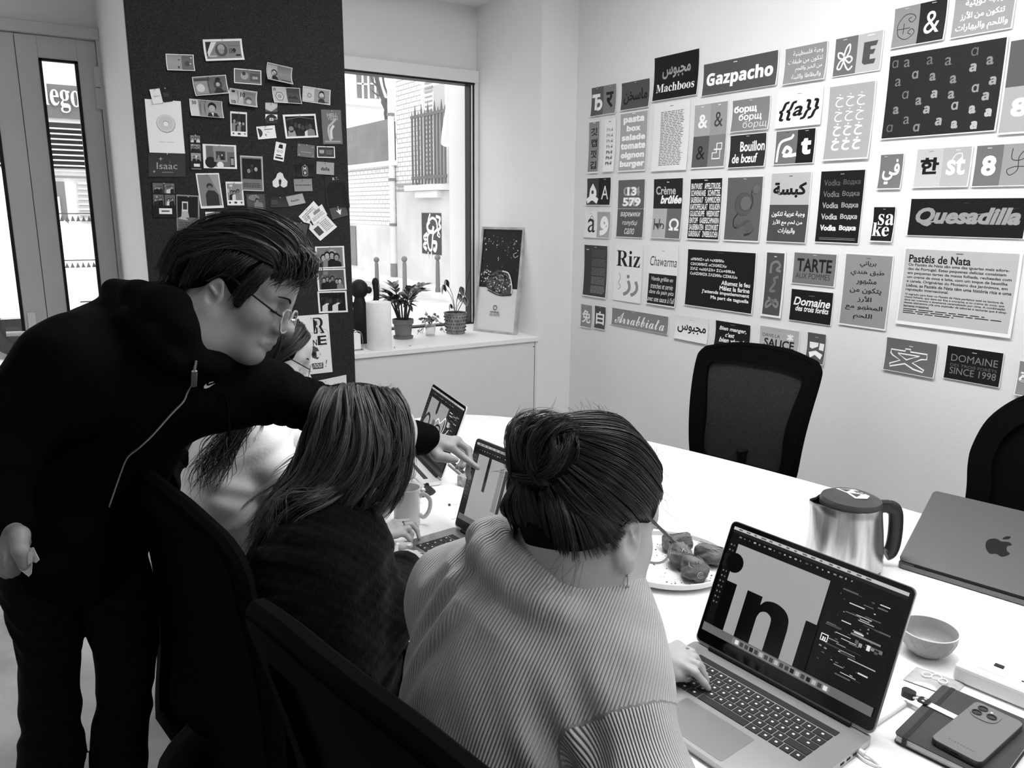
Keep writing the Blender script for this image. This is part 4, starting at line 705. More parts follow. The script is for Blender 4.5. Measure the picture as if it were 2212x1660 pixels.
pinned('black photo of a couple with white title letters', (630, 474), (669, 483.7), (619, 526), lambda s: (s.rect(0, 0, 1, 1, ink(.04)), folks(s, .08, .06, .92, .76, 91, 2, .3, face=(.6, .8)), s.text('CHAMPIONS', .2, .8, .8, .88, ink(.95), 'b'), s.rect(.35, .9, .65, .93, ink(.7))), PH, 'pinned_photo', paperg=.02, gap=.004)
pinned('white note card standing on its corner with handwriting and grey stamp', (343.4, 562.5), (385.7, 517.8), (375.5, 590.5), lambda s: (s.rect(.3, .1, .72, .4, ink(.55)), s.text('À Matteo', .36, .2, .66, .3, ink(.25)), [s.curve([(.08+.12*k, .5+.1*i+.02*((k+i) % 2)) for k in range(7)], .008, ink(.45)) for i in range(5)]), 'note', 'note_card')
pinned('pale postcard with a dark diagonal behind the standing man\'s hair', (424, 522), (470, 520), (430, 579), lambda s: (s.rect(.02, .02, .98, .5, ink(.66)), s.poly([(.02, .5), (.98, .34), (.98, .4), (.02, .56)], ink(.08)), s.disc(.3, .75, .14, ink(.2)), s.disc(.3, .76, .09, ink(.9))), 'postcard', 'postcard')
pinned('white greeting card with faint drawings just above the hoodie', (368, 589.6), (418, 585.7), (369.6, 618), lambda s: (s.curve([(.4, .2), (.5, .1), (.55, .3)], .02, ink(.5)), s.curve([(.7, .3), (.8, .2), (.9, .5)], .015, ink(.6)), s.disc(.75, .7, .08, ink(.1))), 'card', 'greeting_card')
pinned('bordered group photo, top of the three stacked at the right board edge', (679.8, 533), (742.5, 531.4), (683, 581), photo(4, 101, .5), PH, 'pinned_photo')
pinned('bordered group photo, middle of the three stacked at the right board edge', (683, 581.8), (745.3, 580), (686.7, 629), photo(6, 102, .35), PH, 'pinned_photo')
pinned('dark bordered crowd photo, bottom of the three stacked at the right board edge', (685, 630), (748, 628.4), (688.5, 676.8), lambda s: (folks(s, .06, .07, .94, .92, 103, 6, .06, face=(.12, .25)),), PH, 'pinned_photo')
pinned('white bordered photo half hidden by the man\'s fringe', (622, 546.6), (653, 545.5), (625, 594), lambda s: s.rect(.08, .08, .9, .92, ink(.4)), PH, 'pinned_photo')
pinned('dark patterned strip behind the man\'s glasses', (600, 610), (637, 611), (605, 662), lambda s: (s.rect(0, 0, 1, 1, ink(.1)), [s.disc(.8, .1+.09*i, .08, ink(.7 if i % 2 else .3)) for i in range(9)]), 'photo', 'pinned_photo', paperg=.05)
def reposter(s):
    s.text('R', .55, .05, .86, .32, ink(.12), 'hB'); s.text('R', .56, .07, .78, .3, ink(.85), 'B'); s.disc(.62, .13, .05, ink(.35)); s.text('E', .64, .36, .9, .52, ink(.12), 'b'); s.text('N', .5, .42, .62, .52, ink(.12), 'b')
    s.curve([(.35, .3), (.55, .3), (.9, .26), (.95, .42), (.7, .55)], .006, ink(.3)); s.poly([(.4, .58), (.5, .52), (.62, .56), (.7, .68), (.6, .76), (.45, .72)], ink(.3)); s.disc(.5, .66, .06, ink(.08)); s.rect(.58, .62, .68, .72, ink(.9))
    s.poly([(.42, .82), (.75, .82), (.74, .92), (.44, .92)], ink(.25)); s.text('nous', .46, .83, .72, .9, ink(.95), 'k'); s.text('!', .8, .78, .86, .9, ink(.25), 'k')
pinned('white illustrated poster with a big R and the word nous', (632, 683.5), (708.5, 678), (643, 812), reposter, 'poster', 'pinned_poster')
pinned('white framed sheet with a black picture low on the board', (655, 829), (747, 809.6), (662, 915), lambda s: s.rect(.07, .18, .9, .95, ink(.08)), 'print', 'pinned_print', curl=.02)
# ================================================================== LAPTOPS
alu = mat('aluminium', .42, .38, .5, 1.0); aluw = mat('aluminium_pale', .72, .35, .5, .6); alud = mat('aluminium_dark', .16, .42, .5, 1.0)
keym = mat('black_keycap', .008, .5, .4); key_glare = mat('glare_keycap', .55, .4, .4); bez = mat('screen_bezel', .003, .12, .5); rub = mat('dark_rubber', .01, .7)  # far laptop's keys coloured pale to stand for window glare
def glow(s):      # a lit screen pixel tone
    s = round(s, 2); return mat('screen_%02d' % int(s*100), lin(s), .25, .4, emit=.9)
def laptop(name, label, x, y, yaw, tilt, W, H, body, screen=None, key=keym, back=None, notch=False):
    t = thing(name, label, 'laptop', (x, y, TZ), yaw)
    Dp = H
    m = MB(); m.prism(rrect(-.006, Dp, -W/2, W/2, .012), .0025, .0135, body); m.prism(rrect(.012, .03, -W/2+.03, W/2-.03, .006), 0, .0026, rub); m.prism(rrect(Dp-.03, Dp-.012, -W/2+.03, W/2-.03, .006), 0, .0026, rub)
    ob('base', m, t)
    m = MB(); x0 = .03; m.box(x0-.001, x0+.013, -W*.395, W*.395, .0134, .0142, keym)
    ob('touch_bar', m, t)
    m = MB(); leg = mat('key_legend', .75, .5); kw, kh, kp = W*.79/14.5, .0175, .019
    for r in range(5):
        y0 = -W*.395; xs = x0+.0165+r*kp
        ws = [[1]*13+[1.5], [1.5]+[1]*12+[1], [1.8]+[1]*11+[1.7], [1.25]+[1]*10+[1, 2.25], [1, 1, 1, 1.25, 5, 1.25, 1, 1, 1, 1]][r]
        for w in ws:
            m.box(xs, xs+kh-.0005, y0+.0008, y0+w*kw-.0012, .0134, .0147, key, .0006, seg=1)
            if key is keym and w < 2: m.box(xs+.006, xs+.010, y0+w*kw/2-.002, y0+w*kw/2+.002, .01471, .01476, leg)
            y0 += w*kw
    ob('keyboard', m, t)
    m = MB(); m.prism(rrect(x0+.122, Dp-.008, -.068, .068, .004), .0134, .0138, mat('trackpad', .36, .3, .5, .8)); ob('trackpad', m, t)
    m = MB()
    for k in range(3):
        for sgn in (-1, 1): m.prism(rrect(.045+k*.018, .055+k*.018, sgn*W/2-.0006, sgn*W/2+.0006, .0005), .006, .0095, rub)
    ob('port', m, t)
    T = Matrix.Translation((0, 0, .0145)) @ Matrix(((math.cos(tilt), 0, -math.sin(tilt), 0), (0, 1, 0, 0), (math.sin(tilt), 0, math.cos(tilt), 0), (0, 0, 0, 1)))
    # lid frame: local x = screen normal, y = across, z = up the lid
    Tl = T @ Matrix(((0, 0, 1, 0), (1, 0, 0, 0), (0, 1, 0, 0), (0, 0, 0, 1)))     # (a, b, c) -> y=a, z=b, x=c
    m = MB(); m.prism(rrect(-W/2, W/2, .002, H, .011), -.0045, .0, body if back is None else back, T=Tl); lid = ob('lid', m, t)
    m = MB(); m.prism(rrect(-W/2+.0015, W/2-.0015, .006, H-.0015, .010), .0, .0006, bez, T=Tl); m.tube([Tl @ Vector((-W*.4, .002, .001)), Tl @ Vector((W*.4, .002, .001))], .0045, rub, 8); ob('bezel', m, lid)
    P = lambda a, b: np.array(Tl @ Vector((a, b, .0008)))
    b0, b1, a0, a1 = .028, H-.010, -W/2+.009, W/2-.009
    N = np.array((T.to_3x3() @ Vector((1, 0, 0))))
    s = Sheet(P(a0, b1), P(a1, b1)-P(a0, b1), P(a0, b0)-P(a0, b1), N, thick=0, gap=0)
    if screen: screen(s); ob('screen', s.mb, lid, label='lit screen showing a lettering program')
    if back is not None and screen is None:
        s = Sheet(np.array(Tl @ Vector((W/2, H, -.0046))), np.array(Tl @ Vector((-W/2, H, -.0046)))-np.array(Tl @ Vector((W/2, H, -.0046))), np.array(Tl @ Vector((W/2, 0, -.0046)))-np.array(Tl @ Vector((W/2, H, -.0046))), -N, thick=0, gap=0)
        g = mat('black_mirror', .004, .12, .6)
        pts = spline([(.5, .44), (.462, .425), (.425, .47), (.43, .555), (.465, .62), (.5, .605), (.535, .62), (.568, .565), (.545, .53), (.54, .48), (.56, .45), (.535, .425)], 5, True)
        s.poly([tuple(p) for p in pts], g); s.poly([tuple(p) for p in spline([(.5, .41), (.508, .37), (.535, .355), (.53, .39)], 4, True)], g)
        ob('emblem', s.mb, lid, label='black apple-shaped emblem')
    return t
def ui(s, c0=.62, dock=True, rnd=None, right=(.64, 1.0)):
    r = rnd or random.Random(3)
    s.rect(0, 0, 1, 1, glow(.03)); s.rect(0, 0, 1, .028, glow(.62)); s.rect(0, .03, 1, .055, glow(.1))
    for i in range(16): s.rect(.03+.05*i+.01*r.random(), .008, .05+.05*i+.015*r.random(), .02, glow(.3))
    for i in range(22): s.rect(.05+.032*i, .07+.004*r.random(), .05+.032*i+.006+.012*r.random(), .085, glow(r.choice((.25, .4, .55))))
    for i in range(12): s.rect(.012, .16+.05*i, .02, .175+.05*i, glow(.4)); s.rect(.032, .16+.05*i, .04, .175+.05*i, glow(.3))
    a, b = right
    for i in range(64):
        u = a+.02+r.random()*(b-a-.12); v = .15+r.random()*.68; w = r.choice((.008, .015, .05, .08)); s.rect(u, v, min(b-.01, u+w), v+r.choice((.005, .008, .012)), glow(r.choice((.2, .3, .45, .7))))
    if dock:
        s.rect(.0, .925, 1, 1, glow(.34)); s.rect(.2, .935, .78, .99, glow(.42))
        for i in range(18): s.rect(.22+.031*i, .945, .242+.031*i, .982, glow(r.choice((.05, .2, .6, .75))))
def scr_in(s):
    ui(s); c = glow(.52); k = glow(.0)
    s.rect(.062, .14, .625, .925, c); s.disc(.075, .315, .056, k); s.rect(.0, .255, .062, .38, glow(.06)); s.disc(.075, .315, .056, k)
    s.rect(.055, .49, .13, .925, k); s.rect(.202, .495, .298, .925, k)
    o_ = [tuple(p) for p in spline([(.298, .57), (.325, .52), (.38, .50), (.44, .525), (.475, .585), (.485, .68)], 6)]; i_ = [tuple(p) for p in spline([(.385, .69), (.378, .635), (.345, .607), (.312, .628), (.298, .68)], 6)]
    s.poly(o_+[(.485, .925), (.385, .925)]+i_, k)
    s.rect(.565, .525, .63, .925, k); s.rect(.66, .56, .7, .62, glow(.75)); s.rect(.665, .568, .695, .612, k); s.rect(.672, .585, .679, .612, glow(.8)); s.rect(.683, .585, .689, .612, glow(.8))
    for i in range(7): s.rect(.83+.02*i, .5+.012*(i % 3), .847+.02*i, .53+.014*(i % 2), glow((.3, .5, .2, .75, .45, .25, .35)[i]))
    s.rect(.80, .46, .95, .475, glow(.42)); s.rect(.82, .66, .96, .668, glow(.6))
def scr_bars(s):
    ui(s, rnd=random.Random(8), right=(.72, 1.0)); s.rect(.07, .13, .95, .93, glow(.56)); s.rect(.2, .12, .235, .56, glow(.03))
    s.rect(.36, .2, .41, .74, glow(.45)); s.rect(.42, .2, .455, .74, glow(.12)); s.rect(.6, .2, .72, .74, glow(.5))
def scr_an(s):
    ui(s, dock=False, rnd=random.Random(9), right=(.66, 1.0)); s.rect(.1, .14, .66, .9, glow(.5)); k = glow(.04)
    s.curve([(.08, .55), (.16, .42), (.24, .46), (.26, .62), (.24, .82)], .03, k); s.curve([(.25, .66), (.14, .68), (.12, .82), (.2, .86), (.26, .76)], .03, k)
    s.rect(.34, .14, .4, .3, k); s.disc(.37, .3, .03, k); s.rect(.34, .44, .42, .9, glow(.3)); s.curve([(.42, .6), (.5, .48), (.6, .5), (.63, .7), (.6, .9)], .02, k)
    s.curve([(.42, .45), (.48, .38), (.56, .42), (.66, .3), (.7, .42), (.68, .55)], .012, glow(.85)); s.curve([(.62, .8), (.7, .6), (.78, .5), (.82, .42)], .01, glow(.8)); s.rect(.74, .32, .8, .4, glow(.6))
laptop('laptop', 'open silver laptop nearest the camera showing the letters in', 1.050, .7725, rad(185.0), .388, .353, .244, alu, scr_in)
laptop('laptop', 'open laptop showing two dark bars that the man points at', .9206, 1.5034, rad(185.5), .307, .349, .241, alu, scr_bars)
laptop('laptop', 'farthest open laptop with glare painted on its keys, behind the pointing hand', 1.0681, 2.1809, rad(169.9), .361, .349, .241, aluw, scr_an, key_glare)
laptop('laptop', 'half-closed dark grey laptop seen from behind with black apple emblem', 1.7458, .7708, rad(12.7), -1.063, .358, .246, alud, None, keym, mat('space_grey_lid', .062, .45, .5, .5))
# ================================================================== TABLE THINGS
Rw = np.array([CR[0], CR[1], 0]); Rw = Rw/np.linalg.norm(Rw); Fw = np.array([-Rw[1], Rw[0], 0])     # image right / away, on the table plane
aR = math.atan2(Rw[1], Rw[0])
# kettle
kx, ky = 1.60, 1.02
kt = thing('kettle', 'brushed steel electric kettle with black lid and handle', 'kettle', (kx, ky, TZ), aR)
steel = mat('brushed_steel', .50, .24, .5, 1.0, noise=.4, nscale=6, stretch=(7, 7, .35))
blk = mat('black_plastic', .012, .4, .4); dg = mat('dark_grey_plastic', .05, .35, .4)
m = MB(); n = 48; prof = [(.086, .012), (.0875, .02), (.0845, .06), (.080, .10), (.0745, .14), (.0725, .158), (.0715, .160), (.070, .155)]
vs = []; fs = []
for (r, z) in prof:
    for k in range(n):
        a = 2*math.pi*k/n; d_ = abs((a-math.pi+math.pi) % (2*math.pi)-math.pi); up = max(0, (z-.05)/.11)
        rr = r+.022*up**1.5*math.exp(-(d_/.28)**2); zz = z+.004*up*math.exp(-(d_/.35)**2)
        vs.append((rr*math.cos(a), rr*math.sin(a), zz))
for i in range(len(prof)-1):
    for k in range(n): fs.append([i*n+k, i*n+(k+1) % n, (i+1)*n+(k+1) % n, (i+1)*n+k])
m.add(vs, fs, steel, True); ob('body', m, kt)
m = MB(); m.lathe([(0, 0), (.083, 0), (.085, .012), (.08, .013)], blk, 40); ob('base', m, kt)
Tk = Matrix.Translation((.004, 0, .158)) @ Matrix.Rotation(rad(2), 4, 'Y') @ Matrix.Diagonal((1.0, .98, 1, 1))
m = MB(); m.lathe([(.069, -.006), (.0695, .006), (.066, .014), (.05, .021), (.02, .0245), (0, .025)], dg, 40, T=Tk); kl = ob('lid', m, kt)
s = Sheet((-.02, .045, .1835), (.068, -.034, 0), (-.02, -.06, 0), (0, 0, 1), thick=0, gap=0)
lw = mat('sticker_white', .8, .4)
s.poly([(.05, .1), (.6, 0), (1, .45), (.9, .8), (.55, 1), (.35, .6)], lw); s.poly([(.15, .14), (.5, .1), (.34, .44)], dg); s.poly([(.42, .55), (.75, .5), (.6, .85)], dg); s.rect(.56, .18, .78, .25, dg); s.rect(.6, .33, .86, .38, dg)
for v in s.mb.v[:]: pass
s.mb.v = [(x, y, .1845-.0045*((x-.004)**2+y**2)/.0025) for x, y, z in s.mb.v]; ob('sticker', s.mb, kl, label='white and black sticker on the lid')
m = MB(); hp = spline([(.066, 0, .148), (.092, 0, .15), (.110, 0, .14), (.116, 0, .105), (.116, 0, .06), (.110, 0, .036), (.100, 0, .03)], 5)
m.tube(hp, [.012]*6+[.0135]*(len(hp)-6), blk, 12, flat=1.25); m.box(.066, .1, -.012, .012, .148, .164, blk, .004); ob('handle', m, kt)
# bowl
bo = thing('bowl', 'grey ceramic bowl with a pressed diamond pattern beside the near laptop', 'bowl', (1.400, .700, TZ))
cer = mat('grey_ceramic', .33, .35, .5); m = MB()
n = 60; prof = [(.012, 0), (.024, .001), (.034, .008), (.043, .02), (.049, .034), (.0515, .05), (.0505, .0515), (.0495, .05), (.047, .034), (.040, .018), (.028, .008), (.001, .006)]
m.lathe(prof, cer, n); ob('body', m, bo)
m = MB(); rl = mat('raised_glaze', .45, .3, .5)
for k in range(14):
    for sg in (-1, 1):
        pts = []
        for j in range(9): z = .006+.036*j/8; r = np.interp(z, [.001, .008, .02, .034, .05], [.024, .034, .043, .049, .0515])+.0002; a = 2*math.pi*k/14+sg*(z*14); pts.append((r*math.cos(a), r*math.sin(a), z))
        m.tube(pts, .0005, rl, 4)
ob('pressed_pattern', m, bo)
m = MB(); m.tube([(.0508*math.cos(2*math.pi*i/40), .0508*math.sin(2*math.pi*i/40), .0508) for i in range(40)], .0012, mat('pale_rim', .75, .3, .5), 6, closed=True); ob('rim', m, bo, label='pale unglazed rim')
# plate with pastries and crumbs
px_, py_ = 1.242, 1.240
pt = thing('plate', 'round cream plate with crumbs holding four rolled pastries', 'plate', (px_, py_, TZ))
pw = mat('cream_plate', .74, .3, .5); m = MB(); m.lathe([(.09, 0), (.135, .004), (.148, .012), (.150, .024), (.147, .0245), (.144, .014), (.132, .009), (.0, .008)], pw, 56); ob('dish', m, pt)
rr_ = random.Random(4); crm = mat('crumb_brown', .10, .9); m = MB()
for i in range(110):
    a, r = rr_.random()*6.28, .125*math.sqrt(rr_.random()); q = Vector((r*math.cos(a), r*math.sin(a), .0095)); s_ = rr_.uniform(.0006, .0022)
    m.box(q.x-s_, q.x+s_, q.y-s_*.5, q.y+s_*.5, .0082, .0084+s_, crm, T=Matrix.Translation(q*0) )
cb = ob('crumb', m, pt); cb['kind'] = 'stuff'
pas = mat('laminated_pastry', .12, .55, .35, noise=.75, nscale=26, bump=.6, bscale=60, stretch=(1, 1, 2.6)); pal = mat('pastry_pale', .42, .5, .3, noise=.4, nscale=30)
def pastry(label, px, py, yaw, L, R, seed):
    d = onz(px, py, TZ+.03); t = thing('pastry', label, 'pastry', (d[0], d[1], TZ+.0085), yaw, 'rolled pastries on the plate'); r = random.Random(seed); m = MB(); vs = []; fs = []; nu, nv = 36, 18
    for j in range(nv+1):
        x = -L/2+L*j/nv; e = math.sqrt(max(0, 1-(2*x/L)**4)); 
        for i in range(nu):
            a = 2*math.pi*i/nu; q = R*(.35+.65*e)*(1+.09*math.sin(3*a+5*x/L+seed)+.05*math.sin(9*a+14*x/L)+.07*abs(math.sin(2.5*a+9*x/L+seed))+r.uniform(-.015, .015)); q += .002*math.sin(40*x+4*a)
            vs.append((x, q*math.cos(a), max(0, R*.9+.92*q*math.sin(a))))
    for j in range(nv):
        for i in range(nu): fs.append([j*nu+i, j*nu+(i+1) % nu, (j+1)*nu+(i+1) % nu, (j+1)*nu+i])
    fs += [list(range(nu))[::-1], [nv*nu+i for i in range(nu)]]; m.add(vs, fs, pas, True); b = ob('dough_roll', m, t)
    m = MB()
    for sg in (-1, 1):
        pts = [(sg*(L/2+.0003), R*.34*(.1+.9*k/40)*math.cos(k/3.2), R*.9+R*.34*(.1+.9*k/40)*math.sin(k/3.2)) for k in range(40)]; m.tube(pts, .0008, pal, 5)
    for k in range(7):
        a = r.uniform(.3, 2.8); pts = [(-L*.42+L*.84*j/8, R*1.04*math.cos(a+.25*math.sin(j*.7+k)), R*.9+R*.98*math.sin(a+.25*math.sin(j*.7+k))) for j in range(9)]; m.tube(pts, .0008, pal if k % 2 else crm, 5)
    ob('flaky_layer', m, t)
pastry('pastry at the back left of the plate, darkest crust', 1463, 1172, rad(-20), .075, .023, 1)
pastry('pastry in the middle of the plate leaning on the front roll', 1470, 1204, rad(60), .07, .026, 2)
pastry('front pastry on the plate showing its spiral end', 1500, 1232, rad(-110), .062, .027, 3)
pastry('pastry at the right of the plate partly hidden by the laptop lid', 1532, 1200, rad(-70), .07, .025, 4)
# mugs
def mug(name, label, x, y, r, h, m_, yaw, group=None, lip=.002):
    t = thing(name, label, 'mug', (x, y, TZ), yaw); m = MB()
    m.lathe([(r*.86, 0), (r*.92, .003), (r*.93, h*.8), (r*1.0, h-.002), (r*1.0, h), (r*.95, h), (r*.87, h*.8), (r*.85, .006), (0, .006)], m_, 40); ob('cup', m, t)
    m = MB(); hp = spline([(r*.88, 0, h*.78), (r*1.25, 0, h*.82), (r*1.66, 0, h*.66), (r*1.58, 0, h*.38), (r*1.2, 0, h*.2), (r*.9, 0, h*.27)], 6); m.tube(hp, .0040, m_, 10, flat=1.4); ob('handle', m, t)
    return t
d = onz(872, 1136, TZ); mug('mug', 'pale ceramic mug on the table in front of the long-haired person', d[0]+.012, d[1]+.004, .0375, .104, mat('glazed_mug', .62, .25, .5), aR)
gm = bpy.data.materials.new('mug_glass'); gm.use_nodes = True; _b = gm.node_tree.nodes['Principled BSDF']; _b.inputs['Transmission Weight'].default_value = .9; _b.inputs['Roughness'].default_value = .03; _b.inputs['Base Color'].default_value = (.9, .9, .9, 1)
mug('glass_mug', 'tall clear glass mug at the far end of the table by the pin board', 1.06, 2.58, .036, .18, gm, aR)
# mouse, pens, papers, box
d = onz(905, 1068, TZ); t = thing('computer_mouse', 'black computer mouse under the hand of the person in white', 'mouse', (d[0]-.005, d[1], TZ), rad(-10)); m = MB(); vs = []; fs = []
for j in range(9):
    x = -.055+.11*j/8; e = math.sqrt(max(.02, 1-(x/.0555)**2))
    for i in range(12): a = math.pi*i/11; vs.append((x, .031*e*math.cos(a), .0005+(.012+.022*e*(1-.25*(x/.055)))*math.sin(a)**.7*e**.5))
for j in range(8):
    for i in range(11): fs.append([j*12+i, j*12+i+1, (j+1)*12+i+1, (j+1)*12+i])
fs.append([i for i in range(12)]); fs.append([96+i for i in range(12)][::-1]); m.add(vs, fs, mat('mouse_black', .02, .45), True); ob('shell', m, t)
m = MB(); m.tube([(.03, -.002, .026), (.03, .002, .026)], .006, rub, 10); ob('wheel', m, t)
def stick(name, label, cat, a, b, r, m_, tip=None, z=TZ):
    A, B = onz(*a, z+r), onz(*b, z+r); t = thing(name, label, cat, tuple(A)); m = MB(); u = B-A; m.tube([A+u*.08, A+u*.94], r, m_, 10); ob('barrel', m, t, True)
    m = MB(); m.tube([A, A+u*.03, A+u*.08], [r*.25, r*.6, r], tip or m_, 10); m.tube([A+u*.94, B], r*.9, tip or m_, 10); ob('tip', m, t, True)
stick('pen', 'slim dark pencil beside the pale mug', 'pen', (836, 1139), (786, 1141), .0035, mat('pencil_grey', .12, .5), blk)
stick('pen', 'black pen lying beyond the pointing finger, nearest the laptop', 'pen', (1012, 1030), (966, 989), .0045, blk, rub)
stick('pen', 'thin brown pencil next to the black pen beyond the pointing finger', 'pen', (1003, 1032), (968, 1003), .0035, mat('pencil_brown', .2, .5))
stick('marker', 'white marker pen between the near laptop and the notebook', 'pen', (1958, 1516), (1870, 1575), .0055, mat('marker_white', .78, .35, .5), mat('marker_grey', .5, .4))
d = onz(1000, 1050, TZ); m = MB(); m.box(-.018, .018, -.02, .02, 0, .032, mat('printed_box', .35, .5, noise=.9, nscale=45), .002, T=Matrix.Translation((d[0]+.01, d[1], TZ)) @ Matrix.Rotation(.3, 4, 'Z')); solo('small_box', m, 'tiny patterned box behind the middle laptop', 'box')
def sheet_on_table(label, a, b, c, fn=None, z=TZ+.0006):
    A, B, C_ = onz(*a, z), onz(*b, z), onz(*c, z); s = Sheet(A, B-A, C_-A, (0, 0, 1), thick=.0003, paper=paper, gap=.0003)
    if fn: fn(s)
    solo('paper_sheet', s.mb, label, 'paper', 'loose papers on the table')
sheet_on_table('printed white sheet left of the middle laptop with tiny marks', (845, 1085), (985, 1075), (838, 1215), lambda s: (s.rect(.86, .12, .9, .17, ink(.2)), s.line([(.93, .15), (1, .15)], .012, ink(.3)), s.curve([(.88, .42), (.92, .41), (.96, .4)], .012, ink(.3)), s.curve([(.84, .6), (.88, .59), (.93, .57)], .012, ink(.3))))
sheet_on_table('blank white sheet under the mug, nearest the long-haired person', (790, 1115), (842, 1112), (770, 1180), z=TZ+.0014)
# dark foil wrapper under her hand
d = onz(822, 1138, TZ); m = MB(); m.add([(-.022, -.012, 0), (.022, -.014, .002), (.024, .012, .0), (-.02, .014, .003), (0, 0, .008)], [[0, 1, 4], [1, 2, 4], [2, 3, 4], [3, 0, 4]], mat('foil_dark', .08, .25, .5, .6), T=Matrix.Translation((d[0], d[1], TZ+.0012)) @ Matrix.Rotation(.5, 4, 'Z')); solo('foil_wrapper', m, 'small crumpled dark wrapper beside the pale mug', 'wrapper')
# sachet
A, B, C_ = onz(1950, 1468, TZ+.002), onz(1980, 1441, TZ+.002), onz(2086, 1478, TZ+.002); sw = mat('sachet_film', .45, .25, .5, noise=.25, nscale=30); m = MB(); n = 10; vs = []; fs = []
for i in range(n+1):
    for j in range(n+1): u, v = i/n, j/n; q = B+(A-B)*v+(C_-B)*u; h = .007*(math.sin(math.pi*u)*math.sin(math.pi*v))**.6+.0015*math.sin(9*u+5*v)*math.sin(math.pi*u)*math.sin(math.pi*v); vs.append((q[0], q[1], q[2]+max(0, h)))
for i in range(n):
    for j in range(n): a = i*(n+1)+j; fs.append([a, a+1, a+n+2, a+n+1])
m.add(vs, fs, sw, True); t = thing('sachet', 'crinkled clear sachet lying between the bowl and the notebook', 'sachet', tuple(A)); ob('film', m, t, True)
m = MB(); q = (A+C_)/2; 
for k, (u, v, r) in enumerate(((.35, .5, .009), (.52, .45, .010), (.68, .55, .008))): c_ = B+(A-B)*v+(C_-B)*u; m.tube([(c_[0]+r*math.cos(a*.42), c_[1]+r*.8*math.sin(a*.42), c_[2]+.0085) for a in range(15)], .0012, mat('sachet_print', .9, .3), 5, closed=True)
ob('printed_ring', m, t, True)
# notebook, strap, phone
zt = TZ+.0165
A, B, C_ = onz(1931, 1584, zt), onz(2037, 1479, zt), onz(2212, 1540, zt)
e1 = nrm(B-A); e2 = nrm(np.array([e1[1], -e1[0], 0])); ln = np.linalg.norm(B-A); wd = .148
nb = thing('notebook', 'dark hardback notebook with elastic band at the bottom right corner', 'notebook', (A[0], A[1], TZ), math.atan2(e1[1], e1[0]))
cov = mat('notebook_cover', .045, .5, .3, noise=.1, nscale=20); pg = mat('page_block', .66, .8, noise=.2, nscale=6, stretch=(1, 1, 120))
m = MB(); m.prism(rrect(0, ln, -wd, 0, .008), .0145, .0165, cov); m.prism(rrect(0, ln, -wd, 0, .008), 0, .002, cov); ob('cover', m, nb)
m = MB(); m.box(.003, ln-.003, -wd+.003, -.003, .002, .0145, pg); ob('page_block', m, nb)
m = MB(); m.box(-.0006, ln+.0006, -.02, -.013, .0166, .0171, blk); m.box(-.0008, 0, -.02, -.013, .002, .0166, blk); ob('elastic_band', m, nb)
zp = TZ+.0175
P0, P1, P2 = onz(2009, 1594, zp+.0095), onz(2106, 1516, zp+.0095), onz(2129, 1650, zp+.0095)
f1 = nrm(P1-P0); f2 = np.array([f1[1], -f1[0], 0]); pl_, pw_ = .1595, .0735
ph = thing('smartphone', 'grey smartphone with three round lenses lying face down on the notebook', 'phone', (P0[0], P0[1], zp), math.atan2(f1[1], f1[0]))
pm = mat('phone_back', .20, .4, .4, .3); pd = mat('phone_side', .06, .35, .5, .5)
m = MB(); m.prism(rrect(0, pl_, -pw_, 0, .01), 0, .0085, pd); m.prism(rrect(.0008, pl_-.0008, -pw_+.0008, -.0008, .0095), .0085, .0095, pm); ob('body', m, ph)
m = MB(); m.prism(rrect(pl_-.05, pl_-.006, -.047, -.006, .016), .0095, .0108, pm); ci = ob('camera_island', m, ph)
m = MB()
for (x, y) in ((pl_-.018, -.018), (pl_-.036, -.016), (pl_-.03, -.036)):
    m.lathe([(.0075, .0108), (.0075, .0122), (.006, .0122), (.0055, .0112), (0, .0112)], bez, 20, T=Matrix.Translation((x, y, 0)))
ob('lens', m, ci)
m = MB(); m.lathe([(.002, .0109), (0, .0112)], lw, 10, T=Matrix.Translation((pl_-.017, -.031, 0))); ob('flash', m, ci)
m = MB(); m.prism(rrect(-.0005, .0005, -pw_*.5-.0055, -pw_*.5+.0055, .0004), .0035, .0062, rub); [m.box(-.0005, .0003, -pw_*.27-.0028*k-.0015, -pw_*.27-.0028*k, .0042, .0057, rub) for k in range(4)]; ob('port', m, ph)
s = Sheet((.022, -.02, .0096), (0, -.034, 0), (-.004, 0, 0), (0, 0, 1), thick=0, gap=0); s.text('SMARTPHONE', 0, 0, 1, 1, mat('faint_print', .12, .5)); 
m = MB(); [m.box(.02, .0222, -.018-.0044*k, -.0208-.0044*k, .0095, .0097, mat('faint_print', .12, .5)) for k in range(9)]; ob('faint_wordmark', m, ph)
zs = zt+.0008
A, B = onz(1992, 1516, zs), onz(2066, 1552, zs); u = nrm(B-A); w_ = np.array([-u[1], u[0], 0]); st = thing('key_strap', 'short white strap with black two-rivet clip lying across the notebook', 'strap', (A[0], A[1], zs), math.atan2(u[1], u[0])); L_ = np.linalg.norm(B-A)
m = MB(); m.box(-.002, L_, -.007, .007, 0, .0012, mat('white_strap', .75, .6)); ob('band', m, st)
m = MB(); m.prism(rrect(-.006, .012, -.009, .009, .004), .0012, .004, blk); m.prism(rrect(-.034, -.012, -.008, .008, .006), -.004, .008, blk); ob('clip', m, st)
m = MB(); [m.lathe([(.0026, .004), (.0024, .0048), (0, .005)], aluw, 12, T=Matrix.Translation((.003, y, 0))) for y in (-.0045, .0045)]; ob('rivet', m, st)
m = MB(); m.tube([(-.013, -.005, .002), (-.007, -.005, .003)], .002, lw, 6); m.tube([(-.013, .005, .002), (-.007, .005, .003)], .002, lw, 6); ob('loop', m, st, label='pale loop joining the two black pieces')
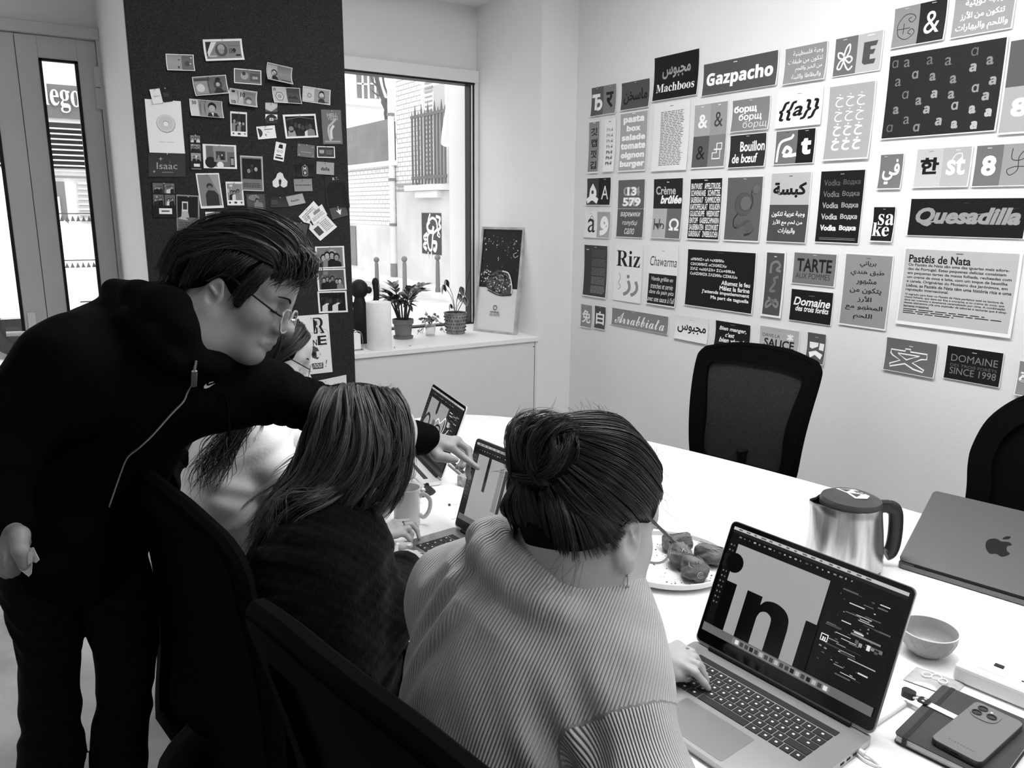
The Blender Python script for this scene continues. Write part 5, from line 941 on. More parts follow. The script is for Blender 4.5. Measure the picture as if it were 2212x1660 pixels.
# power strip
A, B = onz(2058, 1449, TZ+.02), onz(2212, 1512, TZ+.02); u = nrm(B-A); ps = thing('power_strip', 'white multi-socket power strip at the right edge of the table', 'power strip', (A[0], A[1], TZ), math.atan2(u[1], u[0]))
wp = mat('white_plastic', .84, .35, .5); m = MB(); m.box(0, .3, 0, .075, 0, .035, wp, .008, seg=3); ob('housing', m, ps)
m = MB(); m.prism(rrect(.03, .075, .018, .04, .002), .035, .0356, mat('label_grey', .6, .4)); ob('label_plate', m, ps)
m = MB(); m.box(.05, .065, .045, .054, .034, .038, blk, .001); ob('switch', m, ps)
m = MB(); [m.tube([(x, y, .0345), (x, y, .0356)], .0022, rub, 8) for x in (.1, .16, .22) for y in (.03, .045)]; ob('socket_hole', m, ps)
# usb-c cables
t = thing('charging_cable', 'white charging cable plugged into the side of the near laptop', 'cable', tuple(onz(1850, 1615, TZ)))
A = onz(1846, 1616, TZ+.008); B = onz(1868, 1630, TZ+.006); wcb = mat('white_cable', .82, .4); m = MB(); m.tube([A, B], .0045, wcb, 10); ob('plug', m, t, True)
m = MB(); m.tube(spline([B, onz(1890, 1645, TZ+.003), onz(1925, 1680, TZ+.003), onz(1990, 1760, TZ+.003)], 6), .0022, wcb, 8); ob('cord', m, t, True)
m = MB(); m.tube(spline([onz(1846, 1625, TZ+.004), onz(1880, 1650, TZ+.003), onz(1950, 1672, TZ+.003), onz(2050, 1700, TZ+.003)], 6), .0016, wcb, 8); solo('thin_cable', m, 'thinner white cable crossing behind the charging cable', 'cable')
# ================================================================== ON THE WINDOW SILL
SZ = SILL+.0005
ro = thing('paper_roll', 'white paper towel roll standing at the sill edge', 'paper roll', (1.555, 3.672, SZ)); m = MB(); tow = mat('paper_towel', .84, .95, .05, noise=.03, nscale=40, bump=.25, bscale=160)
m.lathe([(.02, 0), (.061, 0), (.063, .004), (.063, .236), (.061, .24), (.02, .24)], tow, 40); ob('towel_roll', m, ro); m = MB(); m.lathe([(.0205, .239), (.0205, .002), (.018, .002), (.018, .239)], mat('cardboard', .35, .8), 24); ob('core', m, ro)
gl_ = mat('leaf_dark', .035, .4, .4, noise=.3, nscale=12); gp = mat('leaf_pale', .22, .45, .4, noise=.6, nscale=30); gd = mat('stem_dark', .05, .6); soil = mat('potting_soil', .02, .95)
def leafmesh(m, base, tip, w, mt, fold=.2, up=None):
    b, t_ = np.asarray(base, float), np.asarray(tip, float); d_ = t_-b; L = np.linalg.norm(d_); d_ = d_/L; s_ = np.cross(d_, [0, 0, 1.0]); s_ = nrm(s_) if np.linalg.norm(s_) > .1 else np.array([1.0, 0, 0]); n_ = np.cross(s_, d_)
    if up is not None: s_ = nrm(s_*math.cos(up)+n_*math.sin(up)); n_ = np.cross(s_, d_)
    vs = []; fs = []; K = 7
    for i in range(K+1):
        u = i/K; ww = w*math.sin(math.pi*min(1, u**.8))**.8*(1-.15*u); c_ = b+d_*L*u-np.array([0, 0, 1])*L*.12*u*u
        vs += [c_+s_*ww+n_*fold*ww, c_, c_-s_*ww+n_*fold*ww]
    for i in range(K): a = 3*i; fs += [[a, a+1, a+4, a+3], [a+1, a+2, a+5, a+4]]
    m.add(vs, fs, mt, True)
# glossy feathered plant in the terracotta pot
zp_ = thing('potted_plant', 'glossy feather-leaved plant in a plain terracotta pot', 'plant', (1.80, 3.915, SZ)); terr = mat('terracotta', .17, .8, .2, noise=.15, nscale=12)
m = MB(); m.lathe([(.03, .008), (.042, .008), (.052, .08), (.058, .083), (.059, .108), (.053, .108), (.050, .08), (.0, .078)], terr, 32); ob('pot', m, zp_); m = MB(); m.lathe([(.03, 0), (.052, 0), (.056, .014), (.05, .014), (.045, .008), (0, .008)], terr, 32); ob('saucer', m, zp_)
m = MB(); m.lathe([(.051, .09), (0, .094)], soil, 20); ob('soil', m, zp_)
ms_, mf_ = MB(), MB(); rp = random.Random(12)
for k in range(12):
    a = 2*math.pi*k/12+rp.uniform(-.3, .3); sp = rp.uniform(.04, .15); h = rp.uniform(.09, .20); b = np.array([.02*math.cos(a), .02*math.sin(a), .09]); e = np.array([sp*math.cos(a), sp*math.sin(a)*.75, .09+h])
    P = spline([b, b+(e-b)*.4+np.array([0, 0, .05]), b+(e-b)*.75+np.array([0, 0, .035]), e], 5); ms_.tube(P, [.005-.0035*i/len(P) for i in range(len(P))], gd, 6)
    for i in range(5, len(P), 2):
        for sg in (-1, 1):
            d_ = nrm(P[i]-P[i-1]); sd = nrm(np.cross(d_, [0, 0, 1])); L = rp.uniform(.05, .075); leafmesh(mf_, P[i], P[i]+(d_*.55+sd*sg*.75+np.array([0, 0, .15]))*L, .013, gl_ if rp.random() < .75 else gp, .25)
    leafmesh(mf_, P[-1], P[-1]+nrm(P[-1]-P[-2])*.06, .013, gl_)
ob('stem', ms_, zp_); ob('foliage', mf_, zp_)
# basket plant
bp_ = thing('potted_plant', 'sparse variegated plant in a woven basket pot', 'plant', (2.14, 3.935, SZ)); wick = mat('wicker', .22, .8, .2, noise=.4, nscale=40); m = MB(); vs = []; fs = []; n = 48; K = 22
for j in range(K+1):
    z = .118*j/K; r0 = .052+.013*j/K
    for i in range(n): a = 2*math.pi*i/n; r = r0+.0028*math.sin(i*math.pi/2+(j//2 % 2)*math.pi)*(1 if j % 2 else .5); vs.append((r*math.cos(a), r*math.sin(a), z))
for j in range(K):
    for i in range(n): fs.append([j*n+i, j*n+(i+1) % n, (j+1)*n+(i+1) % n, (j+1)*n+i])
fs.append(list(range(n))[::-1]); m.add(vs, fs, wick, True); m.tube([(.065*math.cos(2*math.pi*i/30), .065*math.sin(2*math.pi*i/30), .119) for i in range(30)], .004, wick, 6, closed=True)
for j in range(1, 6):
    for i in range(24): a = 2*math.pi*(i+.5*(j % 2))/24; r = .0545+.013*j/6+.0016; m.ball((r*math.cos(a), r*math.sin(a), .118*j/6), (.0032, .0032, .003), mat('wicker_gap', .02, .9), u=6, v=4)
ob('basket', m, bp_); m = MB(); m.lathe([(.06, .104), (0, .11)], soil, 20); ob('soil', m, bp_)
ms_, mf_ = MB(), MB()
for (dx, dz, L) in ((-.055, .2, .06), (-.07, .17, .055), (.03, .16, .05), (.02, .12, .045), (.05, .1, .05), (-.03, .06, .04)):
    e = Rw*dx+np.array([0, 0, .11+dz]); P = spline([(0, 0, .1), Rw*dx*.3+np.array([0, 0, .11+dz*.55]), e], 5); ms_.tube(P, .0016, gd, 5); leafmesh(mf_, e, e+Rw*(.35*L if dx > 0 else -.1*L)-np.array([0, 0, L]), L*.36, gp, .1, up=rad(80)); leafmesh(mf_, e, e+Rw*.3*L-np.array([0, 0, L*.7]), L*.25, gl_, .15, up=rad(60))
m2 = MB(); m2.tube([(0, 0, .1), Rw*.05+np.array([0, 0, .2]), Rw*.085+np.array([0, 0, .36])], .0024, blk, 6)
ob('stem', ms_, bp_); ob('foliage', mf_, bp_); ob('support_stick', m2, bp_)
# trailing cutting
tp_ = thing('trailing_plant', 'small pale trailing plant in a clear glass between the two pots', 'plant', (1.975, 3.93, SZ)); ms_, mf_ = MB(), MB()
m = MB(); m.lathe([(.022, 0), (.026, .002), (.03, .07), (.0285, .07), (.025, .004), (0, .004)], gm, 24); ob('glass', m, tp_)
for k in range(16):
    a = rp.uniform(0, 6.28); L = rp.uniform(.05, .12); e = np.array([L*math.cos(a), L*.5*math.sin(a), max(.012, rp.uniform(-.02, .15))]); P = spline([(0, 0, .05), (e[0]*.4, e[1]*.4, .1), e], 4); ms_.tube(P, .0011, gd, 4)
    for i in (3, 5, 7): leafmesh(mf_, P[i], P[i]+np.array([rp.uniform(-.03, .03), rp.uniform(-.02, .02), -.012 if P[i][2] > .035 else .01]), .009, gp, .1, up=rp.uniform(0, 1.2))
ob('stem', ms_, tp_); ob('foliage', mf_, tp_)
for k, (a, b) in enumerate((((884, 748), (889, 744)), ((851, 752), (855, 746)))):
    A, B = onz(*a, SZ+.002), onz(*b, SZ+.002); m = MB(); leafmesh(m, A, B, .003, gl_); solo('fallen_leaf', m, ('tiny dark fallen leaf right of the paper roll on the sill front', 'tiny dark fallen leaf touching the base of the paper roll')[k], 'leaf')
# framed poster leaning on the window reveal
BL, BRt, TL = np.array([2.276, 3.968, SZ]), np.array([2.396, 3.699, SZ]), np.array([2.358, 4.005, 1.4695])
U, V = BRt-BL, BL-TL; N = nrm(np.cross(U, V)); N = N if N[0] < 0 else -N
fp = thing('framed_poster', 'framed car show poster leaning in the window corner', 'picture', tuple((BL+BRt)/2))
wood = mat('pale_oak_frame', .42, .5, .3, noise=.25, nscale=20); 
def fbox(m, u0, v0, u1, v1, n0, n1, mt):
    c = [TL+U*u+V*v+N*n for n in (n0, n1) for (u, v) in ((u0, v0), (u1, v0), (u1, v1), (u0, v1))]; m.add(c, [[0, 1, 2, 3], [7, 6, 5, 4], [0, 4, 5, 1], [1, 5, 6, 2], [2, 6, 7, 3], [3, 7, 4, 0]], mt)
m = MB(); e = .045; g = .022
fbox(m, 0, 0, 1, g, -.03, 0, wood); fbox(m, 0, 1-g, 1, 1, -.03, 0, wood); fbox(m, 0, g, e*.9, 1-g, -.03, 0, wood); fbox(m, 1-e*.9, g, 1, 1-g, -.03, 0, wood); ob('frame', m, fp, True)
s = Sheet(TL+U*.04+V*.02-N*.006, U*.92, V*.96, N, thick=0, gap=0)
s.rect(0, 0, 1, 1, ink(.86)); s.rect(0, 0, 1, .575, ink(.13)); rs = random.Random(6)
for i in range(60): s.disc(rs.random()*.96+.02, abs(rs.gauss(.15, .05)) if i < 34 else rs.uniform(.05, .55), rs.uniform(.006, .02), ink(rs.choice((.3, .5, .75))), None, 7)
for i in range(26): s.disc(rs.uniform(.02, .28), rs.uniform(.4, .52), rs.uniform(.008, .02), ink(.85), None, 7)
s.curve([(.9, .22), (.82, .24), (.86, .27), (.94, .25)], .012, ink(.8)); s.line([(.45, .27), (.43, .29), (.46, .29), (.44, .31)], .01, ink(.9))
s.poly([tuple(p) for p in spline([(.22, .5), (.36, .42), (.55, .4), (.74, .44), (.84, .54), (.86, .63), (.6, .64), (.3, .6), (.2, .57)], 5, True)], ink(.3))
for i in range(150):
    a, q = rs.random()*6.28, math.sqrt(rs.random()); u, v = .53+.3*q*math.cos(a), .525+.1*q*math.sin(a); s.disc(u, v, rs.uniform(.008, .022), ink(rs.choice((.06, .15, .5, .7, .85))), None, 6)
s.curve([(.58, .405), (.75, .43), (.85, .54), (.86, .62)], .025, ink(.9)); s.curve([(.46, .42), (.6, .43), (.7, .5)], .012, ink(.06)); s.disc(.55, .6, .05, ink(.06)); s.disc(.55, .6, .03, ink(.6)); s.curve([(.24, .6), (.55, .645), (.86, .635)], .02, ink(.08))
s.line([(.475+.045*math.cos(t/3), .77+.022*math.sin(t/3)) for t in range(19)], .014, ink(.2), True); s.text('MONDIAL', .36, .805, .6, .825, ink(.3), 'b'); s.text('DE L’AUTO', .35, .832, .61, .852, ink(.4), 'b')
ob('print', s.mb, fp, True); 
# black figurine seen from behind
fg = thing('monkey_figurine', 'black figurine with round ears and one raised arm behind the paper roll', 'figurine', (1.545, 3.90, SZ)); fm = mat('figurine_black', .008, .6, .3)
u = Rw; Z3 = np.array([0, 0, 1.0]); m = MB(); m.ball(Z3*.285, (.047, .047, .052), fm); hd = ob('head', m, fg)
m = MB(); [m.ball(Z3*.28+u*sg*.05, (.018, .012, .019), fm) for sg in (-1, 1)]; ob('ear', m, hd)
m = MB(); m.tube([Z3*.245, Z3*.2, Z3*.1, Z3*.02, Z3*0], [.025, .034, .042, .05, .05], fm, 16); ob('body', m, fg)
m = MB(); m.tube(spline([Z3*.2+u*.02, Z3*.2+u*.075, Z3*.25+u*.09, Z3*.31+u*.086], 5), .0155, fm, 10); m.ball(Z3*.32+u*.086, (.018, .018, .026), fm); ob('arm', m, fg)
m = MB(); m.tube(spline([Z3*.2-u*.02, Z3*.2-u*.08, Z3*.17-u*.1, Z3*.1-u*.095], 5), .0155, fm, 10); m.ball(Z3*.09-u*.095, .018, fm); ob('arm', m, fg)
t = thing('napkin_holder', 'small wire napkin holder with tissues beside the pin board edge', 'napkin holder', (1.435, 3.70, SZ)); m = MB()
for y in (-.03, .03): m.tube(spline([(-.03, y, 0), (-.025, y, .08), (0, y, .1), (.025, y, .08), (.03, y, 0)], 5), .002, steel, 6)
m.box(-.032, .032, -.034, .034, 0, .004, steel); ob('wire_frame', m, t); m = MB(); m.box(-.022, .022, -.024, .024, .004, .085, paper, .004); ob('tissue_stack', m, t)
# ================================================================== CHAIRS
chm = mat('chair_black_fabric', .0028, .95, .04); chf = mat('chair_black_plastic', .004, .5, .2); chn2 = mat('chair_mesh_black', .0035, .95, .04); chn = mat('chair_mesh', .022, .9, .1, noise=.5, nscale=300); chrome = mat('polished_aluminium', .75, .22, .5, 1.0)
def back_outline(h, w0, w1, cr, ctop):   # half outline from bottom to the top middle
    return spline([(w0*.9, 0), (w0, h*.1), (w0+.45*(w1-w0), h*.4), (w1*.99, min(h*.75, h-cr-.1*h))]+[(w1-cr+cr*math.cos(rad(a)), h-cr+(cr-.004)*math.sin(rad(a))) for a in (0, 25, 50, 72)]+[(min(w1*.45, (w1-cr)*.6), h+ctop*.75), (0, h+ctop)], 5)
def chair(name, label, loc, yaw, zb_=.56, h=.5, w0=.215, w1=.24, mesh=True, cr=.07, ctop=.02, lean=rad(10), band=.042, arms=True, group='task chairs around the table'):
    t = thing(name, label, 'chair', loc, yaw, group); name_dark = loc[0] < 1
    def bp(y, z): 
        zz = z-zb_; return (-.235-math.tan(lean)*zz+.35*y*y+.03*math.sin(math.pi*zz/h), y, z)
    half = [(p[0], p[1]) for p in back_outline(h, w0, w1, cr, ctop)]; full_ = half+[(-a, b) for a, b in half[-2::-1]]
    cx, cz = 0, h*.5
    outer = [bp(a, zb_+b) for a, b in full_]; inn = []
    for a, b in full_:
        d_ = math.hypot(a-cx, b-cz); k = max(.2, 1-(band*1.35)/d_); inn.append((a*k, cz+(b-cz)*k))
    inner = [bp(a, zb_+b) for a, b in inn]; n = len(outer)
    def solid(m, o_, i_, mt, th0, th1, fill):
        vs = []; fs = []
        for th in (th0, th1):
            for p in o_: vs.append((p[0]+th, p[1], p[2]))
            for p in i_: vs.append((p[0]+th, p[1], p[2]))
        for k in range(n):
            j = (k+1) % n
            fs += [[k, j, n+j, n+k], [2*n+k, 3*n+k, 3*n+j, 2*n+j], [k, 2*n+k, 2*n+j, j], [n+k, n+j, 3*n+j, 3*n+k]]
        m.add(vs, fs, mt, True)
    m = MB(); solid(m, outer, inner, chm, -.018, .018, False); m.tube(outer, .016, chm, 8, closed=True); ob('backrest_frame', m, t)
    m = MB(); G = []; K = 8; vs = []; fs = []
    for k in range(K+1):
        for a, b in inn: q = k/K; vs.append(bp(a*(1-q)*1.02, zb_+cz+(b-cz)*(1-q)*1.02))
    for k in range(K):
        for i in range(n): j = (i+1) % n; fs.append([k*n+i, k*n+j, (k+1)*n+j, (k+1)*n+i])
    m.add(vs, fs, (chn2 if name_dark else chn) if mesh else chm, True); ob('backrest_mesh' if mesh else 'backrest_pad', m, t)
    m = MB(); m.box(-.21, .25, -.24, .24, .43, .49, chm, .028, seg=3); ob('seat', m, t)
    m = MB(); m.tube(spline([(-.1, 0, .42), (-.24, 0, .43), (-.27, 0, .55), bp(0, zb_+.1)], 5), .022, chf, 8, flat=1.6); ob('back_bracket', m, t)
    if arms:
        for sg in (-1, 1):
            m = MB(); m.tube(spline([(.02, sg*.24, .43), (.03, sg*.275, .5), (.03, sg*.275, .63)], 5), .015, chf, 8, flat=1.6); m.box(-.1, .14, sg*.275-.035, sg*.275+.035, .63, .655, chf, .01); ob('armrest', m, t)
    m = MB(); m.tube([(0, 0, .43), (0, 0, .3), (0, 0, .299), (0, 0, .09)], [.018, .018, .028, .03], chf, 14); ob('gas_lift', m, t)
    for k in range(5):
        a = 2*math.pi*k/5+.4; c_, s_ = math.cos(a), math.sin(a); m = MB()
        m.tube(spline([(.02*c_, .02*s_, .105), (.14*c_, .14*s_, .112), (.24*c_, .24*s_, .1), (.3*c_, .3*s_, .082)], 4), [.024]*4+[.022]*4+[.018]*5, chrome, 8, flat=1.2); lg = ob('base_leg', m, t)
        m = MB(); T = Matrix.Translation((.29*c_, .29*s_, .028)) @ Matrix.Rotation(a+1.2, 4, 'Z') @ Matrix.Rotation(rad(90), 4, 'X'); m.lathe([(0, -.024), (.024, -.024), (.028, -.018), (.028, -.004), (.012, -.003), (.012, .003), (.028, .004), (.028, .018), (.024, .024), (0, .024)], chf, 18, T=T); m.tube([(.29*c_, .29*s_, .03), (.29*c_, .29*s_, .08)], .008, chf, 8); ob('caster', m, lg)
    return t
chair('office_chair', 'empty black mesh-back chair on the far side, below the poster wall', (2.02, 1.835, 0), rad(192), zb_=.6, h=.45, w0=.205, w1=.235, cr=.045, arms=False)
chair('office_chair', 'empty black round-backed chair cut by the right edge of the photo', (2.02, .87, 0), rad(176), zb_=.58, h=.52, w0=.2, w1=.225, mesh=False, cr=.19, ctop=.05, arms=False)
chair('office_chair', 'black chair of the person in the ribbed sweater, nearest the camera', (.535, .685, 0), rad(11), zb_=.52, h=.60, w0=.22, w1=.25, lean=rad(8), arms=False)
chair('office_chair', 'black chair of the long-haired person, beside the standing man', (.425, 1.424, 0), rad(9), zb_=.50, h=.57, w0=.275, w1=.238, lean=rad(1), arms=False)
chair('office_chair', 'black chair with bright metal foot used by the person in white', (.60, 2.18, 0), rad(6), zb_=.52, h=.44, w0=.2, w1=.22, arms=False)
# ================================================================== PEOPLE: smooth implicit surfaces turned into single meshes
class Form:
    def __init__(s): s.p = []
    def cone(s, a, b, ra, rb, k=.02, op='u', flat=None):
        a, b = np.asarray(a, float), np.asarray(b, float)
        s.p.append(('c', a, b, ra, rb, k, op, (a+b)/2, np.linalg.norm(b-a)/2+max(ra, rb))); return s
    def chain(s, pts, rs, k=.02):
        for i in range(len(pts)-1): s.cone(pts[i], pts[i+1], rs[i], rs[i+1], k)
        return s
    def ell(s, c, r, ax=None, k=.02, op='u'):
        c = np.asarray(c, float); A = np.eye(3) if ax is None else np.array([nrm(v) for v in ax])
        s.p.append(('e', c, A, np.asarray(r, float), 0, k, op, c, max(r))); return s
    def ball(s, c, r, k=.02, op='u'): return s.cone(c, np.asarray(c)+1e-6, r, r, k, op)
    def half(s, c, n, k=.01):       # keep the side n points away from
        s.p.append(('h', np.asarray(c, float), nrm(n), 0, 0, k, 'i', None, None)); return s
    def ev(s, P, cb=None, rb=0.0):
        d = np.full(len(P), .35, np.float32)
        for q in s.p:
            if q[7] is not None and cb is not None and np.linalg.norm(cb-q[7]) > q[8]+rb+q[5]+.04: continue
            if q[0] == 'c':
                ab = q[2]-q[1]; L = ab@ab+1e-12; t = np.clip((P-q[1])@ab/L, 0, 1)
                e = np.linalg.norm(P-q[1]-t[:, None]*ab, axis=1)-(q[3]+(q[4]-q[3])*t)
            elif q[0] == 'e':
                x = (P-q[1])@q[2].T; k0 = np.linalg.norm(x/q[3], axis=1); k1 = np.linalg.norm(x/q[3]**2, axis=1); e = k0*(k0-1)/np.maximum(k1, 1e-6)
            else: e = (P-q[1])@q[2]
            k = q[5]
            if q[6] == 'u':
                h = np.maximum(k-np.abs(d-e), 0)/k; d = np.minimum(d, e)-h*h*k*.25
            else:
                if q[6] == 's': e = -e
                h = np.maximum(k-np.abs(d-e), 0)/k; d = np.maximum(d, e)+h*h*k*.25
        return d
    def mesh(s, h, disp=None, smooth=1, B=14):
        lo = np.min([q[7]-q[8] for q in s.p if q[7] is not None and q[6] == 'u'], 0)-3*h; hi = np.max([q[7]+q[8] for q in s.p if q[7] is not None and q[6] == 'u'], 0)+3*h
        nb = np.ceil((hi-lo)/(B*h)).astype(int); N = nb*B+1
        D = np.full(N, .3, np.float32); bi = np.indices(nb).reshape(3, -1).T; bc = lo+(bi+.5)*B*h; dc = s.ev(bc); rb = B*h*.87
        I = np.indices((B+1, B+1, B+1)).reshape(3, -1).T
        for b, c, d0 in zip(bi, bc, dc):
            sl = tuple(slice(b[i]*B, b[i]*B+B+1) for i in range(3))
            if d0 < -rb*1.1-.02: D[sl] = np.minimum(D[sl], -.3); continue
            if d0 > rb*1.1+.05: continue
            P = lo+(b*B+I)*h; v = s.ev(P, c, rb)
            if disp is not None: v = v-disp(P)
            D[sl] = v.reshape(B+1, B+1, B+1)
        neg = D < 0; n0, n1, n2 = N
        cnt = np.zeros((n0-1, n1-1, n2-1), np.uint8); C8 = [(i, j, k) for i in (0, 1) for j in (0, 1) for k in (0, 1)]
        for (i, j, k) in C8: cnt += neg[i:n0-1+i, j:n1-1+j, k:n2-1+k]
        act = np.argwhere((cnt > 0) & (cnt < 8)); dims = np.array([n0-1, n1-1, n2-1]); key = (act[:, 0]*dims[1]+act[:, 1])*dims[2]+act[:, 2]
        V = np.zeros((len(act), 3)); W_ = np.zeros(len(act))
        cv = {c: D[act[:, 0]+c[0], act[:, 1]+c[1], act[:, 2]+c[2]] for c in C8}
        for c in C8:
            for ax in range(3):
                if c[ax] == 1: continue
                e = list(c); e[ax] = 1; e = tuple(e); a, b = cv[c], cv[e]; m = (a < 0) != (b < 0)
                t = a[m]/(a[m]-b[m]); q = np.tile(np.array(c, float), (m.sum(), 1)); q[:, ax] = t; V[m] += q; W_[m] += 1
        V = lo+(act+V/W_[:, None])*h; F = []
        for ax in range(3):
            o = [x for x in range(3) if x != ax]; sl0 = [slice(None)]*3; sl1 = [slice(None)]*3; sl0[ax] = slice(0, -1); sl1[ax] = slice(1, None)
            a = neg[tuple(sl0)]; ch = np.argwhere(a != neg[tuple(sl1)]); ok = (ch[:, o[0]] > 0) & (ch[:, o[1]] > 0) & (ch[:, o[0]] < dims[o[0]]) & (ch[:, o[1]] < dims[o[1]]); ch = ch[ok]; sg = a[tuple(ch.T)]
            ids = []
            for (u, v) in ((0, 0), (1, 0), (1, 1), (0, 1)):
                q = ch.copy(); q[:, o[0]] -= u; q[:, o[1]] -= v; kk = (q[:, 0]*dims[1]+q[:, 1])*dims[2]+q[:, 2]; ids.append(np.searchsorted(key, kk))
            f = np.stack(ids, 1); fl = sg if ax != 1 else ~sg; f[~fl] = f[~fl][:, ::-1]; F.append(f)
        F = np.concatenate(F)[:, ::-1]
        if smooth:
            for _ in range(smooth):
                S_ = np.zeros_like(V); n_ = np.zeros(len(V))
                for i in range(4):
                    np.add.at(S_, F[:, i], V[F[:, (i+1) % 4]]); np.add.at(n_, F[:, i], 1); np.add.at(S_, F[:, i], V[F[:, i-1]]); np.add.at(n_, F[:, i], 1)
                V = V*.5+S_/n_[:, None]*.5
        return V, F
def formob(name, form, h, m, parent, disp=None, smooth=1, attrs=None, label=None, regions=None):
    V, F = form.mesh(h, disp, smooth); me = bpy.data.meshes.new(name); I = np.array(rootof(parent).inverted()); L = V@I[:3, :3].T+I[:3, 3]
    n, f = len(V), len(F); me.vertices.add(n); me.vertices.foreach_set('co', L.astype(np.float32).ravel()); me.loops.add(4*f); me.loops.foreach_set('vertex_index', F.astype(np.int32).ravel())
    me.polygons.add(f); me.polygons.foreach_set('loop_start', np.arange(0, 4*f, 4, dtype=np.int32)); me.polygons.foreach_set('use_smooth', np.ones(f, bool))
    me.materials.append(m)
    if regions:
        ce = V[F].mean(1); mi = np.zeros(f, np.int32)
        for k, (mt, fn) in enumerate(regions): me.materials.append(mt); mi[fn(ce)] = k+1
        me.polygons.foreach_set('material_index', mi)
    me.update(calc_edges=True); me.validate()
    for k, fn in (attrs or {}).items(): q = me.attributes.new(k, 'FLOAT', 'POINT'); q.data.foreach_set('value', np.asarray(fn(V), np.float32))
    o = bpy.data.objects.new(name, me); COL.objects.link(o); o.parent = parent
    if label: o['label'] = label
    return o
def head_axes(F, U):
    F = nrm(F[0]*CR+F[1]*CD+F[2]*CF); U = U[0]*CR+U[1]*CD+U[2]*CF; U = nrm(U-F*np.dot(U, F)); return F, U, np.cross(F, U)
class Head:
    def __init__(s, O, F, U, sc=1.0): s.O = np.asarray(O); s.F, s.U, s.R = head_axes(F, U); s.s = sc; s.ax = [s.F, s.U, s.R]
    def P(s, f, u, r=0.0): return s.O+(s.F*f+s.U*u+s.R*r)*s.s
    def E(s, fm, c, r, k=.015, op='u', ax=None): fm.ell(s.P(*c), [x*s.s for x in r], ax or s.ax, k, op)
    def C(s, fm, a, b, ra, rb, k=.012, op='u'): fm.cone(s.P(*a), s.P(*b), ra*s.s, rb*s.s, k, op)
    def build(s, fm, nose=1.0, jaw=1.0, lip=1.0):
        E, C = s.E, s.C
        E(fm, (-.008, .032, 0), (.098, .084, .075), .03); E(fm, (.045, .038, 0), (.05, .05, .06), .03); E(fm, (.034, -.04, 0), (.054, .074, .056), .03)
        for g in (-1, 1):
            C(fm, (-.012, -.052, .05*g), (.062, -.098, .012*g), .022*jaw, .017, .03); E(fm, (.048, -.028, .044*g), (.026, .022, .022), .025); C(fm, (.086, .014, .01*g), (.066, .016, .05*g), .011, .009, .016)
        E(fm, (.070, -.100, 0), (.018, .016, .022), .02)
        for g in (-1, 1): E(fm, (.092, -.004, .033*g), (.016, .014, .02), .014, 's')
        for g in (-1, 1): s.fm_ball(fm, (.068, -.004, .032*g), .0155, .004); C(fm, (.0815, -.009, .026*g), (.078, -.009, .041*g), .004, .004, .004)
        C(fm, (.09, .004, 0), (.108*nose, -.032, 0), .0085, .0115, .014); E(fm, (.109*nose, -.034, 0), (.0125, .0115, .0125), .012)
        for g in (-1, 1): E(fm, (.097, -.040, .0125*g), (.011, .0085, .008), .008)
        for g in (-1, 1): s.fm_ball(fm, (.103, -.0465, .0075*g), .0042, .004, 's')
        C(fm, (.091, -.052, 0), (.094, -.064, 0), .008, .008, .012)
        for g in (-1, 1): C(fm, (.0935+.003*lip, -.067, .004*g), (.082, -.071, .023*g), .0075*lip, .004, .006); C(fm, (.0905+.003*lip, -.079, 0), (.081, -.075, .021*g), .0085*lip, .004, .006)
        for g in (-1, 1): C(fm, (.105, -.0728, 0), (.088, -.0728, .023*g), .0022, .0012, .003, 's')
        for g in (-1, 1):      # ears
            ax = [nrm(s.F*.93+s.R*g*.3), nrm(s.U*.97-s.F*.2), nrm(s.R*g*.93-s.F*.3)]; c = np.array((-.014, -.026, .078*g))
            E(fm, c, (.019, .033, .008), .006, 'u', ax)
            E(fm, c+np.array((.003, .004, .0065*g)), (.0115, .021, .0052), .004, 's', ax)
            C(fm, (-.022, -.012, .084*g), (-.008, -.022, .082*g), .0028, .0028, .004); C(fm, (.0, -.03, .079*g), (.001, -.02, .079*g), .004, .004, .005); E(fm, (-.008, -.052, .078*g), (.0085, .009, .006), .008)
    def fm_ball(s, fm, c, r, k, op='u'): fm.ball(s.P(*c), r*s.s, k, op)
def hand(fm, wrist, knuckles, fingers, thumb, r=.0085, wr=.026):
    """knuckles: four points; fingers: per finger the further joints to the tip; thumb: joints to the tip."""
    for q in knuckles: fm.cone(wrist, q, wr*.7, r*1.25, .012)
    for a, b in zip(knuckles[:-1], knuckles[1:]): fm.cone(a, b, r*1.25, r*1.25, .008)
    for q, fg in zip(knuckles, fingers):
        pts = [q]+list(fg); rr = [r*1.2, r*1.04, r*.92, r*.8, r*.72][:len(pts)]; fm.chain(pts, rr, .0035)
    pts = [np.asarray(wrist)*.72+np.asarray(thumb[0])*.28]+list(thumb); fm.chain(pts, [.017, .0135, .0105, .0085][:len(pts)], .01)
